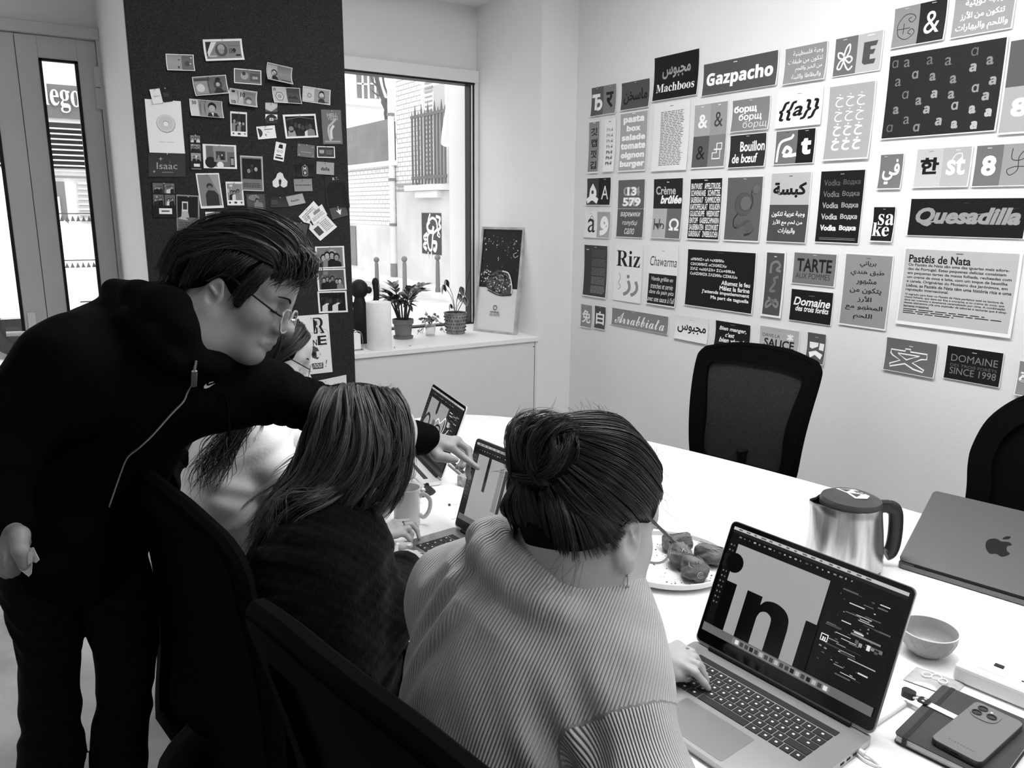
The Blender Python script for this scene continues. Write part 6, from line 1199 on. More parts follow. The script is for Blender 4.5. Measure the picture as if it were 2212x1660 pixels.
def rails_hair(name, rails, n, rad_, m, parent, seed=1, jit=.006, npts=18, seg=4, tone=(0, 1), wave=.003, lift=0.0, cen=None, tips=.5, clump=0, own=.25):
    """Locks of hair combed between guide rails (each a polyline of the same length)."""
    r = random.Random(seed); G = [np.array(spline(R_, 6)) for R_ in rails]; K = min(len(g) for g in G); mb = MB(); at_ = []; Gn = len(G)
    nr = np.random.RandomState(seed)
    cl_ = [(r.random()*(Gn-1), nr.rand(3)*6.28, nr.randn(3)*jit, r.random(), r.random()) for _ in range(clump)]
    for i in range(n):
        c = cl_[i % clump] if clump else None
        v = min(Gn-1-1e-6, max(0, c[0]+r.gauss(0, .55*(Gn-1)/clump))) if c else r.random()*(Gn-1); a = int(v); t = v-a; g = G[a][:K]*(1-t)+G[min(a+1, Gn-1)][:K]*t
        st, en = r.uniform(0, .12), r.uniform(.72, 1.0) if r.random() < tips else 1.0
        q = np.linspace(st*(K-1), en*(K-1), npts); j = np.minimum(q.astype(int), K-2); P = g[j]+(g[j+1]-g[j])*(q-j)[:, None]
        ph = nr.rand(3)*6.28; u = np.linspace(0, 1, npts)[:, None]; o = nr.randn(3)*jit
        if c: P = P+(c[2]+o*own)*(.35+.65*u)+wave*(np.sin(u*(4+4*c[3])+c[1])+own*.5*np.sin(u*7+ph))*(.25+u)
        else: P = P+o*(.35+.65*u)+wave*np.sin(u*(5+4*r.random())+ph)*(.3+u)
        if cen is not None: dv = P-cen; P = P+lift*r.random()*dv/np.linalg.norm(dv, axis=1)[:, None]
        R0 = rad_*r.uniform(.5, 1.3); R_ = [R0*min(1, .3+.25*k)*(.75+.25*math.sin(math.pi*min(1, k/(npts-1)*1.1)))*(1-.85*(k/(npts-1))**4) for k in range(npts)]
        k0 = len(mb.v); mb.tube(list(P), R_, m, seg, flat=.6); tn = tone[0]+(tone[1]-tone[0])*min(1, max(0, c[4]+r.gauss(0, .16))) if c else r.uniform(*tone); at_ += [tn]*(len(mb.v)-k0)
    return ob(name, mb, parent, True, sharp=0, attrs={'tone': at_})
def wisps(mb, starts, L, r, rnd, m, at_):
    pass
skin = mat('skin_mid', .30, .5, .35, noise=.06, nscale=30, bump=.06, bscale=300); skinl = mat('skin_light', .44, .48, .35, noise=.05, nscale=30, bump=.05, bscale=300)
hair_dk = mat('hair_dark', .006, .38, .5, attr='tone'); hair_br = mat('hair_brown', .045, .36, .5, attr='tone'); hair_w3 = mat('hair_dark_brown', .012, .36, .5, attr='tone')
under_dk = mat('hair_under', .002, .8, .1)
lipm = mat('lip_tone', .2, .45, .3); nailm = mat('nail_pale', .7, .3, .5); browm = mat('brow_dark', .01, .8, .1)
frame_dk = mat('spectacle_frame_dark', .006, .3, .5); frame_lt = mat('spectacle_frame_metal', .6, .25, .5, .8)
def person(label, loc): return thing('person', label, 'person', loc, 0, None)
def rim_loop(H, f, u, r, w, h, m, mb, rr=.0016, tilt=0.0, sq=.7):
    pts = []
    for i in range(28):
        a = 2*math.pi*i/28; c_, s_ = math.cos(a), math.sin(a); k = (abs(c_)**3+abs(s_)**3)**(-1/3)*sq+(1-sq)
        pts.append(H.P(f-tilt*h*s_*k-.10*abs(r+w*c_*k)**1.0*.5, u+h*s_*k, r+w*c_*k))
    mb.tube(pts, rr, m, 6, closed=True); return pts
def A_(*p): return at(*p)
def lerp(a, b, t): return np.asarray(a)*(1-t)+np.asarray(b)*t
def glasses(parent, H, f=.106, u=-.012, w=.027, h=.019, cx=.033, fr=frame_dk, arm=frame_dk, rr=.0018, tilt=.1, ear=(-.016, -.006), drop=0.0, name='glasses', sq=.7):
    mb = MB()
    for g in (-1, 1): rim_loop(H, f, u, cx*g, w, h, fr, mb, rr, tilt, sq)
    mb.tube(spline([H.P(f+.002, u+.004, -.007), H.P(f+.006, u+.007, 0), H.P(f+.002, u+.004, .007)], 4), rr, fr, 6); o = ob(name, mb, parent, True)
    for g in (-1, 1): mb = MB(); mb.tube(spline([H.P(f-.006, u+.008, (cx+w)*g), H.P(f-.012, u+.008, .071*g), H.P(.04, (u+ear[1])*.5+.012, .079*g), H.P(ear[0]+.008, ear[1]+.012, .0805*g), H.P(ear[0]-.02, ear[1]-.012, .0785*g)], 5), [.0022]*12+[.0026]*9, arm, 6, flat=.6); ob('temple_arm', mb, parent, True)
    lens = bpy.data.materials.get('spectacle_lens') or glassmat(); lens.name = 'spectacle_lens'; mb = MB()
    for g in (-1, 1):
        pts = rim_loop(H, f, u, cx*g, w, h, fr, MB(), rr, tilt, sq); mb.poly([tuple(p) for p in pts], lens)
    ob('lens', mb, parent, True)
def leg_seat(fm, hip, knee, ank, r=(.085, .06, .045), toe=None):
    fm.chain([hip, knee], [r[0], r[1]], .03); fm.chain([knee, ank], [r[1]*.97, r[2]], .03)
black_cloth = mat('black_cotton', .0028, .95, .04, bump=.15, bscale=140); denim = mat('black_denim', .0045, .9, .1, noise=.5, nscale=60, bump=.2, bscale=220)
fuzzy = mat('black_mohair', .0022, .95, .05, noise=.8, nscale=120, bump=.5, bscale=160, sheen=.06); shoe = mat('shoe_black', .006, .5, .3)
# ------------------------------------------------------------------ seated woman nearest the camera
def woman_ribbed():
    t = person('seated person in a pale ribbed sweater with dark hair in a loose bun', tuple(onz(1150, 1640, .5)*np.array([1, 1, 0])+np.array([.12, .15, 0])))
    H = Head(at(1272, 1116, .995), (.66, .30, .69), (.24, -.95, .25), .96)
    nb_, mid, pel = A_(1210, 1275, 1.02), A_(1110, 1500, 1.0), np.array([.47, .70, .56])
    sL, sR = A_(985, 1285, 1.10), A_(1322, 1478, .925)
    hl = [onz(1405, 1432, .80), None]
    eL = A_(1235, 1470, 1.28); wL = onz(1408, 1428, .79); eR = A_(1412, 1760, .84); wR = A_(1430, 1900, .98)
    lat = nrm(sR-sL); spine = nrm(nb_-mid); dep = np.cross(lat, spine); spine2 = np.cross(dep, lat); ax = [lat, spine2, dep]
    def torso(fm, g):
        fm.ell(lerp(nb_, mid, .42)+lat*.0, (.165-g, .15-g, .098-g), ax, .06); fm.ell(mid, (.155-g, .2-g, .105-g), ax, .06); fm.cone(mid, pel+np.array([0, 0, .06]), .12-g, .135-g, .06)
        fm.chain([sL, lerp(nb_, mid, .16), sR], [.064-g, .066-g, .058-g], .05)
    c0 = A_(1205, 1214, 1.0); cu = nrm(CR*.47-CD*.86-CF*.14); cl = CR*.82+CD*.44-CF*.38; cl = nrm(cl-cu*np.dot(cl, cu)); cd = np.cross(cl, cu)
    b = Form(); H.build(b); b.cone(H.P(-.035, -.06), c0-cu*.05, .05, .056, .03); torso(b, .02)
    b.chain([sL, eL, wL], [.045, .036, .025], .03); b.chain([sR, eR, wR], [.05, .038, .027], .03)
    kn = [onz(1448, 1408, .782), onz(1462, 1416, .786), onz(1470, 1428, .786), onz(1462, 1446, .780)][:3]+[onz(1455, 1442, .782)]
    hand(b, wL, [onz(1464, 1396, .784), onz(1474, 1408, .788), onz(1478, 1423, .789), onz(1472, 1438, .786)],
         [[onz(1494, 1410, .782), onz(1506, 1428, .770), onz(1511, 1440, .762)], [onz(1502, 1422, .787), onz(1516, 1444, .770), onz(1521, 1457, .760)], [onz(1506, 1437, .788), onz(1521, 1459, .769), onz(1527, 1473, .759)], [onz(1502, 1454, .783), onz(1521, 1476, .767), onz(1530, 1488, .758)]],
         [onz(1434, 1446, .778), onz(1458, 1458, .772), onz(1485, 1465, .764)], r=.0072, wr=.03)
    for sg in (-1, 1):
        kp = pel+np.array([.42, -.1*sg-.02, -.02]); ap = np.array([kp[0]+.02, kp[1], .09]); b.chain([pel+np.array([0, -.09*sg, 0]), kp], [.07, .05], .03); b.chain([kp, ap, ap+np.array([.13, 0, -.04])], [.048, .034, .03], .02)
    b.ell(pel, (.13, .16, .1), None, .05)
    formob('body', b, .0034, skinl, t, smooth=1)
    sw = Form(); torso(sw, 0.0); sw.chain([sL, eL, lerp(eL, wL, .9)], [.060, .053, .044], .035); sw.chain([sR, eR, wR], [.061, .055, .05], .03)
    # wide folded collar standing off the neck
    ring = [c0+cl*(.088*math.cos(a))+cd*(.080*math.sin(a)) for a in np.linspace(0, 2*math.pi, 19)]
    sw.cone(c0-cu*.05, c0-cu*.075, .09, .11, .04); ring2 = [p-cu*.022+(p-c0)*.14 for p in ring]; sw.chain(ring2, [.016]*19, .02); sw.cone(c0+cu*.09, c0-cu*.03, .074, .066, .012, 's'); sw.chain(ring, [.0115]*19, .008)
    folds = [(A_(960, 1500, 1), nrm(A_(1180, 1250, 1)-A_(930, 1530, 1)), .012, 150), ]
    def disp(P):
        q = P-mid; a = q@lat; s_ = q@spine2
        w = np.exp(-((a+.075)/.05)**2-((s_-.06)/.10)**2); d1 = .0075*w*np.sin((a*.9-s_*.42)*150)
        w2 = np.exp(-((a-.135)/.05)**2-((s_+.02)/.10)**2); d2 = .006*w2*np.sin((a*.8+s_*.75)*110+1)
        w3 = np.exp(-((a-.03)/.12)**2-((s_+.15)/.07)**2); d3 = .004*w3*np.sin((s_*1.0+a*.35)*90)
        return d1+d2+d3+.0012*np.sin(P[:, 0]*70+P[:, 2]*45)*np.sin(P[:, 1]*60)
    def rib(V):
        q0 = V-mid; sg = 1 if (EYE-mid)@dep > 0 else -1; rb = np.arctan2(q0@lat, sg*(q0@dep)+.15)*.235
        def arm(p0, p1):
            ab = p1-p0; u = nrm(ab); t_ = np.clip((V-p0)@ab/(ab@ab), 0, 1); d_ = V-p0-t_[:, None]*ab; e1 = nrm(np.cross(u, [0.1, .2, 1])); e2 = np.cross(u, e1); return np.linalg.norm(d_, axis=1), np.arctan2(d_@e2, d_@e1)*.058, (V-p0)@u
        for p0, p1 in ((sR, eR), (sL, eL)):
            dd, an, al = arm(p0, p1); m_ = (dd < .085) & (al > .045); rb = np.where(m_, an, rb)
        return rb
    formob('sweater', sw, .0036, mat('ribbed_cream_knit', .66, .95, .08, ribs=1750), t, disp, 1, {'rib': rib}, label='pale ribbed knit sweater with a wide folded collar')
    tr = Form(); tr.ell(pel, (.15, .18, .115), None, .05)
    for sg in (-1, 1): kp = pel+np.array([.42, -.1*sg-.02, -.02]); ap = np.array([kp[0]+.02, kp[1], .12]); tr.chain([pel+np.array([0, -.09*sg, 0]), kp, ap], [.09, .066, .055], .03)
    formob('trousers', tr, .009, denim, t)
    sh_ = Form()
    for sg in (-1, 1): kp = pel+np.array([.42, -.1*sg-.02, -.02]); sh_.chain([np.array([kp[0], kp[1], .05]), np.array([kp[0]+.18, kp[1], .035])], [.045, .034], .02)
    formob('shoes', sh_, .008, shoe, t)
    # hair: cap, combed back into a bun
    hc = Form(); H.E(hc, (-.012, .034, 0), (.108, .094, .086), .02); H.E(hc, (-.048, -.02, 0), (.05, .058, .05), .03); hc.ell(H.P(.10, -.045, 0), [x for x in (.075, .085, .12)], H.ax, .012, 's'); 
    for g in (-1, 1): H.E(hc, (.03, -.042, .085*g), (.056, .05, .04), .012, 's')
    H.E(hc, (-.06, -.102, 0), (.08, .045, .09), .012, 's')
    formob('hair_cap', hc, .004, under_dk, t)
    bun = H.P(-.116, .056, .004); bb = Form(); bb.ell(bun, (.038, .044, .04), H.ax, .02); bb.cone(H.P(-.09, .04, -.0), bun, .036, .032, .02); formob('hair_bun', bb, .004, under_dk, t)
    rails = []
    cap = lambda f, u, r, k=1.0: H.P(-.012+.110*k*f, .034+.097*k*u, .089*k*r)
    B0 = H.P(-.085, .062, -.012)
    def sph(th, ph): return cap(math.cos(th)*math.cos(ph), math.sin(ph), math.sin(th)*math.cos(ph))
    for th, p0 in ((-205, -58), (-180, -60), (-155, -58), (-128, -50), (-108, -30), (-92, -10), (-72, 8), (-50, 30), (-25, 40), (0, 42), (25, 40), (48, 22), (64, 0), (80, -16), (96, -24), (112, -34), (128, -50), (155, -58)):
        a0 = rad(th); R_ = [sph(a0, rad(p0))]
        tgt = np.array([-.75, .30, -.12]); v0 = np.array([math.cos(a0)*math.cos(rad(p0)), math.sin(rad(p0)), math.sin(a0)*math.cos(rad(p0))])
        for k in (.25, .5, .75, 1.0):
            v = v0*(1-k)+tgt*k; v = v/np.linalg.norm(v)*(1.0+.02*math.sin(k*3.1)); R_.append(cap(*v))
        rails.append(R_)
    np_ = []
    for r_ in (-.062, -.045, -.025, 0, .022, .036, .055):
        u0 = -.046-.34*r_ if r_ > -.03 else -.036-(.0 if r_ > -.05 else -.012)
        np_.append([H.P(-.084, u0, r_*.9), H.P(-.099, u0*.5-.008, r_*1.0), H.P(-.113, -.004, r_*.85), H.P(-.112, .025, r_*.5), H.P(-.1, .045, r_*.2)])
    for (f_, u_, r_) in ((-.058, -.060, .06), (-.042, -.05, .07), (-.03, -.036, .078), (-.02, -.016, .082)):
        np_.append([H.P(f_, u_, r_), H.P(f_*.6-.05, u_*.4, r_*.9), H.P(-.095, .0, r_*.7), H.P(-.108, .03, r_*.4), H.P(-.1, .045, r_*.2)])
    np_ = [[H.P(f_, u_, r_), H.P(f_*.6-.05, u_*.4, r_*.9), H.P(-.095, .0, r_*.7), H.P(-.108, .03, r_*.4), H.P(-.1, .045, r_*.2)] for (f_, u_, r_) in ((-.02, -.005, -.084), (-.03, -.025, -.08), (-.045, -.04, -.074), (-.06, -.048, -.068))]+np_
    rails_hair('hair_nape', np_, 1200, .0011, hair_w3, t, 4, .0022, 16, 4, wave=.002, tips=.1, clump=70)
    rails_hair('hair', rails, 2200, .0010, hair_w3, t, 3, .003, 20, 4, clump=170, wave=.0022, cen=H.P(-.012, .034), lift=.004, tips=.1)
    # bun coils
    coil = []
    for k in range(5):
        ph = k*1.25; pts = []
        for j in range(7):
            a = ph+j*.75; rr = .038+.005*math.sin(j*1.3+k); pts.append(bun+H.F*(-.012+.02*math.sin(a*.5+k))+H.U*(rr*math.sin(a))+H.R*(rr*math.cos(a)))
        coil.append(pts)
    for k in range(4):
        pts = []
        for j in range(7): a = -1.2+j*.5; pts.append(bun+H.F*(-.04*math.cos(a))+H.U*(.042*math.sin(a))+H.R*(-.028+.019*k+.008*math.sin(j+k)))
        coil.append(pts)
    rails_hair('bun_locks', coil, 1000, .0010, hair_w3, t, 5, .006, 18, 4, wave=.004, tips=.3, clump=60, own=.35)
    rr = random.Random(2); mb = MB(); tones = []
    def fly(s0, d0, L, cv, r=.0002):
        pts = [s0+d0*L*q+cv*(q*q) for q in np.linspace(0, 1, 8)]; k0 = len(mb.v); mb.tube(pts, [r]*7+[r*.4], hair_w3, 3); tones.extend([rr.uniform(.3, 1)]*(len(mb.v)-k0))
    for i in range(170):
        th, ph = rr.uniform(0, 6.28), rr.uniform(-.2, 1.5); d_ = sph(th, ph)-H.P(-.012, .034); fly(sph(th, ph), nrm(d_+np.array([rr.gauss(0, .05) for _ in range(3)])), rr.uniform(.006, .03), H.F*rr.uniform(-.03, .0)+np.array([0, 0, -.006]))
    for i in range(70):
        a, e = rr.uniform(0, 6.28), rr.uniform(-1, 1); d_ = nrm(H.R*math.cos(a)+H.U*math.sin(a)-H.F*rr.uniform(0, .6)); fly(bun+d_*.038, d_, rr.uniform(.004, .018), np.array([rr.gauss(0, .008) for _ in range(3)]))
    for i in range(24):
        q = H.P(-.07+rr.uniform(-.02, .02), -.06, rr.uniform(-.06, .06)); fly(q, nrm(-H.U*.8-H.F*.3+H.R*rr.uniform(-.5, .5)), rr.uniform(.02, .05), np.array([rr.gauss(0, .01) for _ in range(3)]))
    lk = [H.P(-.05, -.02, -.075), H.P(-.06, -.06, -.088), H.P(-.075, -.10, -.085), H.P(-.08, -.125, -.07), H.P(-.07, -.128, -.055)]
    for i in range(26): o_ = np.array([rr.gauss(0, .0022) for _ in range(3)]); k0 = len(mb.v); mb.tube([p+o_ for p in spline(lk, 5)], .0011, hair_w3, 4); tones.extend([rr.uniform(0, .6)]*(len(mb.v)-k0))
    ob('loose_strands', mb, t, True, sharp=0, attrs={'tone': tones})['kind'] = 'stuff'
    glasses(t, H, .112, -.016, .029, .024, .034, frame_lt, frame_dk, .0017, .12, (-.016, .004))
    mb = MB(); e0 = H.P(-.006, -.066, .081); mb.tube([e0, e0+np.array([0, 0, -.012])], .0008, frame_lt, 5); dn = np.array([0, 0, -1.0]); s1 = H.F*.0045
    mb.tube([e0+dn*.012-s1*.4, e0+dn*.044-s1, e0+dn*.046+s1*0, e0+dn*.044+s1, e0+dn*.012+s1*.4], .0007, frame_lt, 5); mb.ball(e0, .0022, frame_lt, u=8, v=6); ob('earring', mb, t, True)
    mb = MB(); rc = lerp(onz(1474, 1408, .788), onz(1502, 1422, .787), .3); rd = nrm(onz(1502, 1422, .787)-onz(1474, 1408, .788)); r1 = nrm(np.cross(rd, [0, 0, 1])); r2 = np.cross(rd, r1)
    mb.tube([rc+r1*.0092*math.cos(a)+r2*.0092*math.sin(a) for a in np.linspace(0, 6.28, 16)[:-1]], .0016, frame_lt, 6, closed=True); mb.ball(rc+np.array([0, 0, .0098]), (.003, .003, .0018), lipm, u=8, v=6); ob('ring', mb, t, True)
    mb = MB(); p = onz(1487, 1464, .768); mb.ball(p, (.006, .005, .0022), nailm, u=10, v=6); ob('nail', mb, t, True)
woman_ribbed()
# ------------------------------------------------------------------ long-haired woman in the middle
def woman_long():
    t = person('seated person with long brown hair and black fuzzy sweater typing at the middle laptop', (.46, 1.32, 0))
    H = Head(A_(788, 964, 1.54), (.80, .26, .54), (.10, -.98, .12), 1.0)
    nb_, mid, pel = A_(722, 1150, 1.48), A_(690, 1340, 1.42), np.array([.47, 1.36, .56])
    sL, sR = A_(748, 1160, 1.60), A_(650, 1215, 1.40); eL, wL = A_(768, 1235, 1.70), onz(806, 1163, .785); eR = A_(832, 1330, 1.46); wR = onz(878, 1214, .79)
    lat = nrm(sR-sL); spine = nrm(nb_-mid); dep = np.cross(lat, spine); spine2 = np.cross(dep, lat); ax = [lat, spine2, dep]
    def torso(fm, g):
        fm.ell(lerp(nb_, mid, .5), (.17-g, .16-g, .105-g), ax, .06); fm.ell(mid, (.16-g, .2-g, .115-g), ax, .06); fm.cone(mid, pel+np.array([0, 0, .04]), .125-g, .14-g, .06); fm.chain([sL, lerp(nb_, mid, .15), sR], [.066-g, .07-g, .068-g], .07)
    b = Form(); H.build(b); b.cone(H.P(-.03, -.06), lerp(H.P(-.04, -.1), nb_, .9), .052, .056, .03); torso(b, .022); b.chain([sL, eL, wL], [.045, .036, .025], .03); b.chain([sR, eR, wR], [.045, .036, .026], .03)
    hand(b, wL, [onz(852, 1130, .790), onz(860, 1137, .794), onz(862, 1146, .793), onz(856, 1155, .787)], [[onz(880, 1126, .788), onz(895, 1132, .772), onz(902, 1140, .760)], [onz(888, 1133, .794), onz(901, 1146, .775), onz(905, 1162, .758)], [onz(882, 1141, .796), onz(890, 1153, .780), onz(887, 1172, .758)], [onz(872, 1154, .785), onz(880, 1160, .775), onz(884, 1166, .768)]], [onz(834, 1176, .775), onz(860, 1181, .77), onz(885, 1179, .765)], r=.0068)
    hand(b, wR, [onz(866, 1202, .792), onz(880, 1198, .795), onz(893, 1202, .792), onz(903, 1209, .785)], [[onz(855, 1198, .79), onz(855, 1186, .786), onz(858, 1174, .784)], [onz(898, 1196, .79), onz(908, 1200, .775), onz(914, 1206, .762)], [onz(908, 1204, .785), onz(915, 1211, .77), onz(918, 1218, .76)], [onz(912, 1214, .775), onz(916, 1222, .765), onz(918, 1228, .758)]], [onz(862, 1212, .785), onz(852, 1208, .785), onz(846, 1200, .78)], r=.0068)
    for sg in (-1, 1):
        kp = pel+np.array([.42, -.1*sg+.03, -.02]); ap = np.array([kp[0]+.02, kp[1], .09]); b.chain([pel+np.array([0, -.09*sg, 0]), kp], [.07, .05], .03); b.chain([kp, ap, ap+np.array([.13, 0, -.04])], [.048, .034, .03], .02)
    b.ell(pel, (.13, .16, .1), None, .05); formob('body', b, .0036, skinl, t)
    sw = Form(); torso(sw, 0); sw.chain([sL, eL, lerp(eL, wL, .93)], [.062, .052, .046], .035); sw.chain([sR, eR, lerp(eR, wR, .7)], [.066, .057, .044], .035); sw.cone(lerp(eR, wR, .7), lerp(eR, wR, .78), .046, .044, .01); sw.chain([nb_-lat*.07, nb_+dep*.0, nb_+lat*.07], [.028, .034, .028], .03)
    def disp(P): return .0035*np.sin(P[:, 0]*52+3*np.sin(P[:, 2]*31))*np.sin(P[:, 1]*47+P[:, 2]*38)+.0012*np.sin(P[:, 0]*190)*np.sin(P[:, 1]*170+P[:, 2]*210)
    formob('sweater', sw, .0042, fuzzy, t, disp, 1, label='black fuzzy knit sweater')
    tr = Form(); tr.ell(pel, (.15, .18, .115), None, .05)
    for sg in (-1, 1): kp = pel+np.array([.42, -.1*sg+.03, -.02]); ap = np.array([kp[0]+.02, kp[1], .12]); tr.chain([pel+np.array([0, -.09*sg, 0]), kp, ap], [.09, .066, .055], .03)
    formob('trousers', tr, .009, denim, t); sh_ = Form()
    for sg in (-1, 1): kp = pel+np.array([.42, -.1*sg+.03, -.02]); sh_.chain([np.array([kp[0], kp[1], .05]), np.array([kp[0]+.18, kp[1], .035])], [.045, .034], .02)
    formob('shoes', sh_, .008, shoe, t)
    hc = Form(); H.E(hc, (-.016, .034, 0), (.102, .088, .081), .02); H.E(hc, (-.055, -.05, 0), (.06, .085, .07), .03); hc.ell(H.P(.10, -.05, 0), (.075, .10, .10), H.ax, .012, 's'); H.C(hc, (-.06, -.08), (-.10, -.15), .05, .04, .03)
    hc.chain([H.P(-.09, -.12), A_(640, 1085, 1.42), A_(588, 1165, 1.36)], [.045, .04, .012], .03)
    formob('hair_cap', hc, .0045, under_dk, t)
    d = 1.46; R1 = lambda *q: [A_(*p) for p in q]
    rails = [R1((858, 846, 1.52), (880, 882, 1.49), (889, 940, 1.475), (885, 1000, 1.47), (864, 1058, 1.46), (838, 1098, 1.46)), R1((842, 842, 1.49), (868, 880, 1.45), (880, 940, 1.44), (874, 1000, 1.435), (850, 1062, 1.44), (825, 1100, 1.45)),
             R1((815, 841, 1.47), (840, 890, 1.43), (856, 960, 1.415), (850, 1020, 1.42), (818, 1075, 1.43), (782, 1100, 1.44)),
             R1((790, 838, 1.46), (806, 890, 1.41), (816, 960, 1.395), (800, 1020, 1.40), (760, 1065, 1.41), (735, 1090, 1.42)),
             R1((765, 838, 1.45), (772, 890, 1.40), (772, 960, 1.38), (750, 1020, 1.385), (705, 1070, 1.39), (690, 1095, 1.40)),
             R1((745, 838, 1.45), (738, 895, 1.40), (725, 970, 1.38), (690, 1040, 1.38), (640, 1090, 1.37), (590, 1170, 1.35)),
             R1((725, 842, 1.46), (705, 890, 1.41), (685, 960, 1.395), (662, 1030, 1.39), (610, 1090, 1.375), (556, 1205, 1.35)),
             R1((708, 846, 1.48), (682, 890, 1.44), (662, 950, 1.43), (640, 1010, 1.42), (590, 1075, 1.40), (545, 1130, 1.38))]
    for R_ in rails: R_.insert(0, R_[0]*1+CF*.07+CD*.012)
    rails_hair('hair', rails, 3600, .0009, hair_br, t, 11, .007, 22, 4, wave=.009, tips=.4, clump=120, own=.3)
    rails2 = [R1((700, 1040, 1.37), (668, 1065, 1.355), (630, 1090, 1.35), (585, 1130, 1.345), (555, 1190, 1.34)), R1((740, 1060, 1.38), (700, 1085, 1.36), (640, 1110, 1.35), (592, 1155, 1.34), (566, 1225, 1.335))]
    rails_hair('hair_ends', rails2, 520, .0009, hair_br, t, 12, .010, 16, 4, wave=.014, tips=.6, clump=26, own=.3)
    rails3 = [R1((770, 1085, 1.47), (762, 1105, 1.5), (735, 1118, 1.5), (715, 1125, 1.5)), R1((850, 1060, 1.47), (846, 1090, 1.5), (822, 1118, 1.52), (800, 1124, 1.52))]
    rails_hair('face_strands', rails3, 40, .0008, hair_br, t, 13, .008, 10, 4, wave=.006)
    rr = random.Random(3); mb = MB(); tones = []
    for i in range(40):
        x = rr.uniform(700, 850); p = A_(x, 842, 1.46); d_ = nrm(-CD*1.0+CR*rr.uniform(-.9, .9)); L = rr.uniform(.006, .028); k0 = len(mb.v); mb.tube([p+d_*L*q*.6+CR*rr.gauss(0, .004)*q for q in (0, .3, .6, 1)], .0002, hair_br, 3); tones += [rr.uniform(.3, 1)]*(len(mb.v)-k0)
    ob('loose_strands', mb, t, True, sharp=0, attrs={'tone': tones})['kind'] = 'stuff'
    mb = MB(); rc = lerp(onz(860, 1137, .794), onz(888, 1133, .794), .4); mb.tube([rc+np.array([0, .0088*math.cos(a), .0088*math.sin(a)]) for a in np.linspace(0, 6.28, 14)[:-1]], .0014, frame_lt, 5, closed=True); mb.ball(rc+np.array([0, 0, .0092]), (.0028, .0028, .0018), bez, u=8, v=6)
    rc = lerp(onz(908, 1204, .785), onz(915, 1211, .77), .3); mb.tube([rc+np.array([.0095*math.cos(a), .0095*math.sin(a)*.5, .0095*math.sin(a)]) for a in np.linspace(0, 6.28, 14)[:-1]], .0009, bez, 5, closed=True); ob('ring', mb, t, True)
    mb = MB(); [mb.ball(onz(*q), (.0058, .0046, .0030), nailm, u=10, v=6) for q in ((883, 1178, .7705), (858, 1176, .790))]; ob('nail', mb, t, True, label='white painted nails')
woman_long()
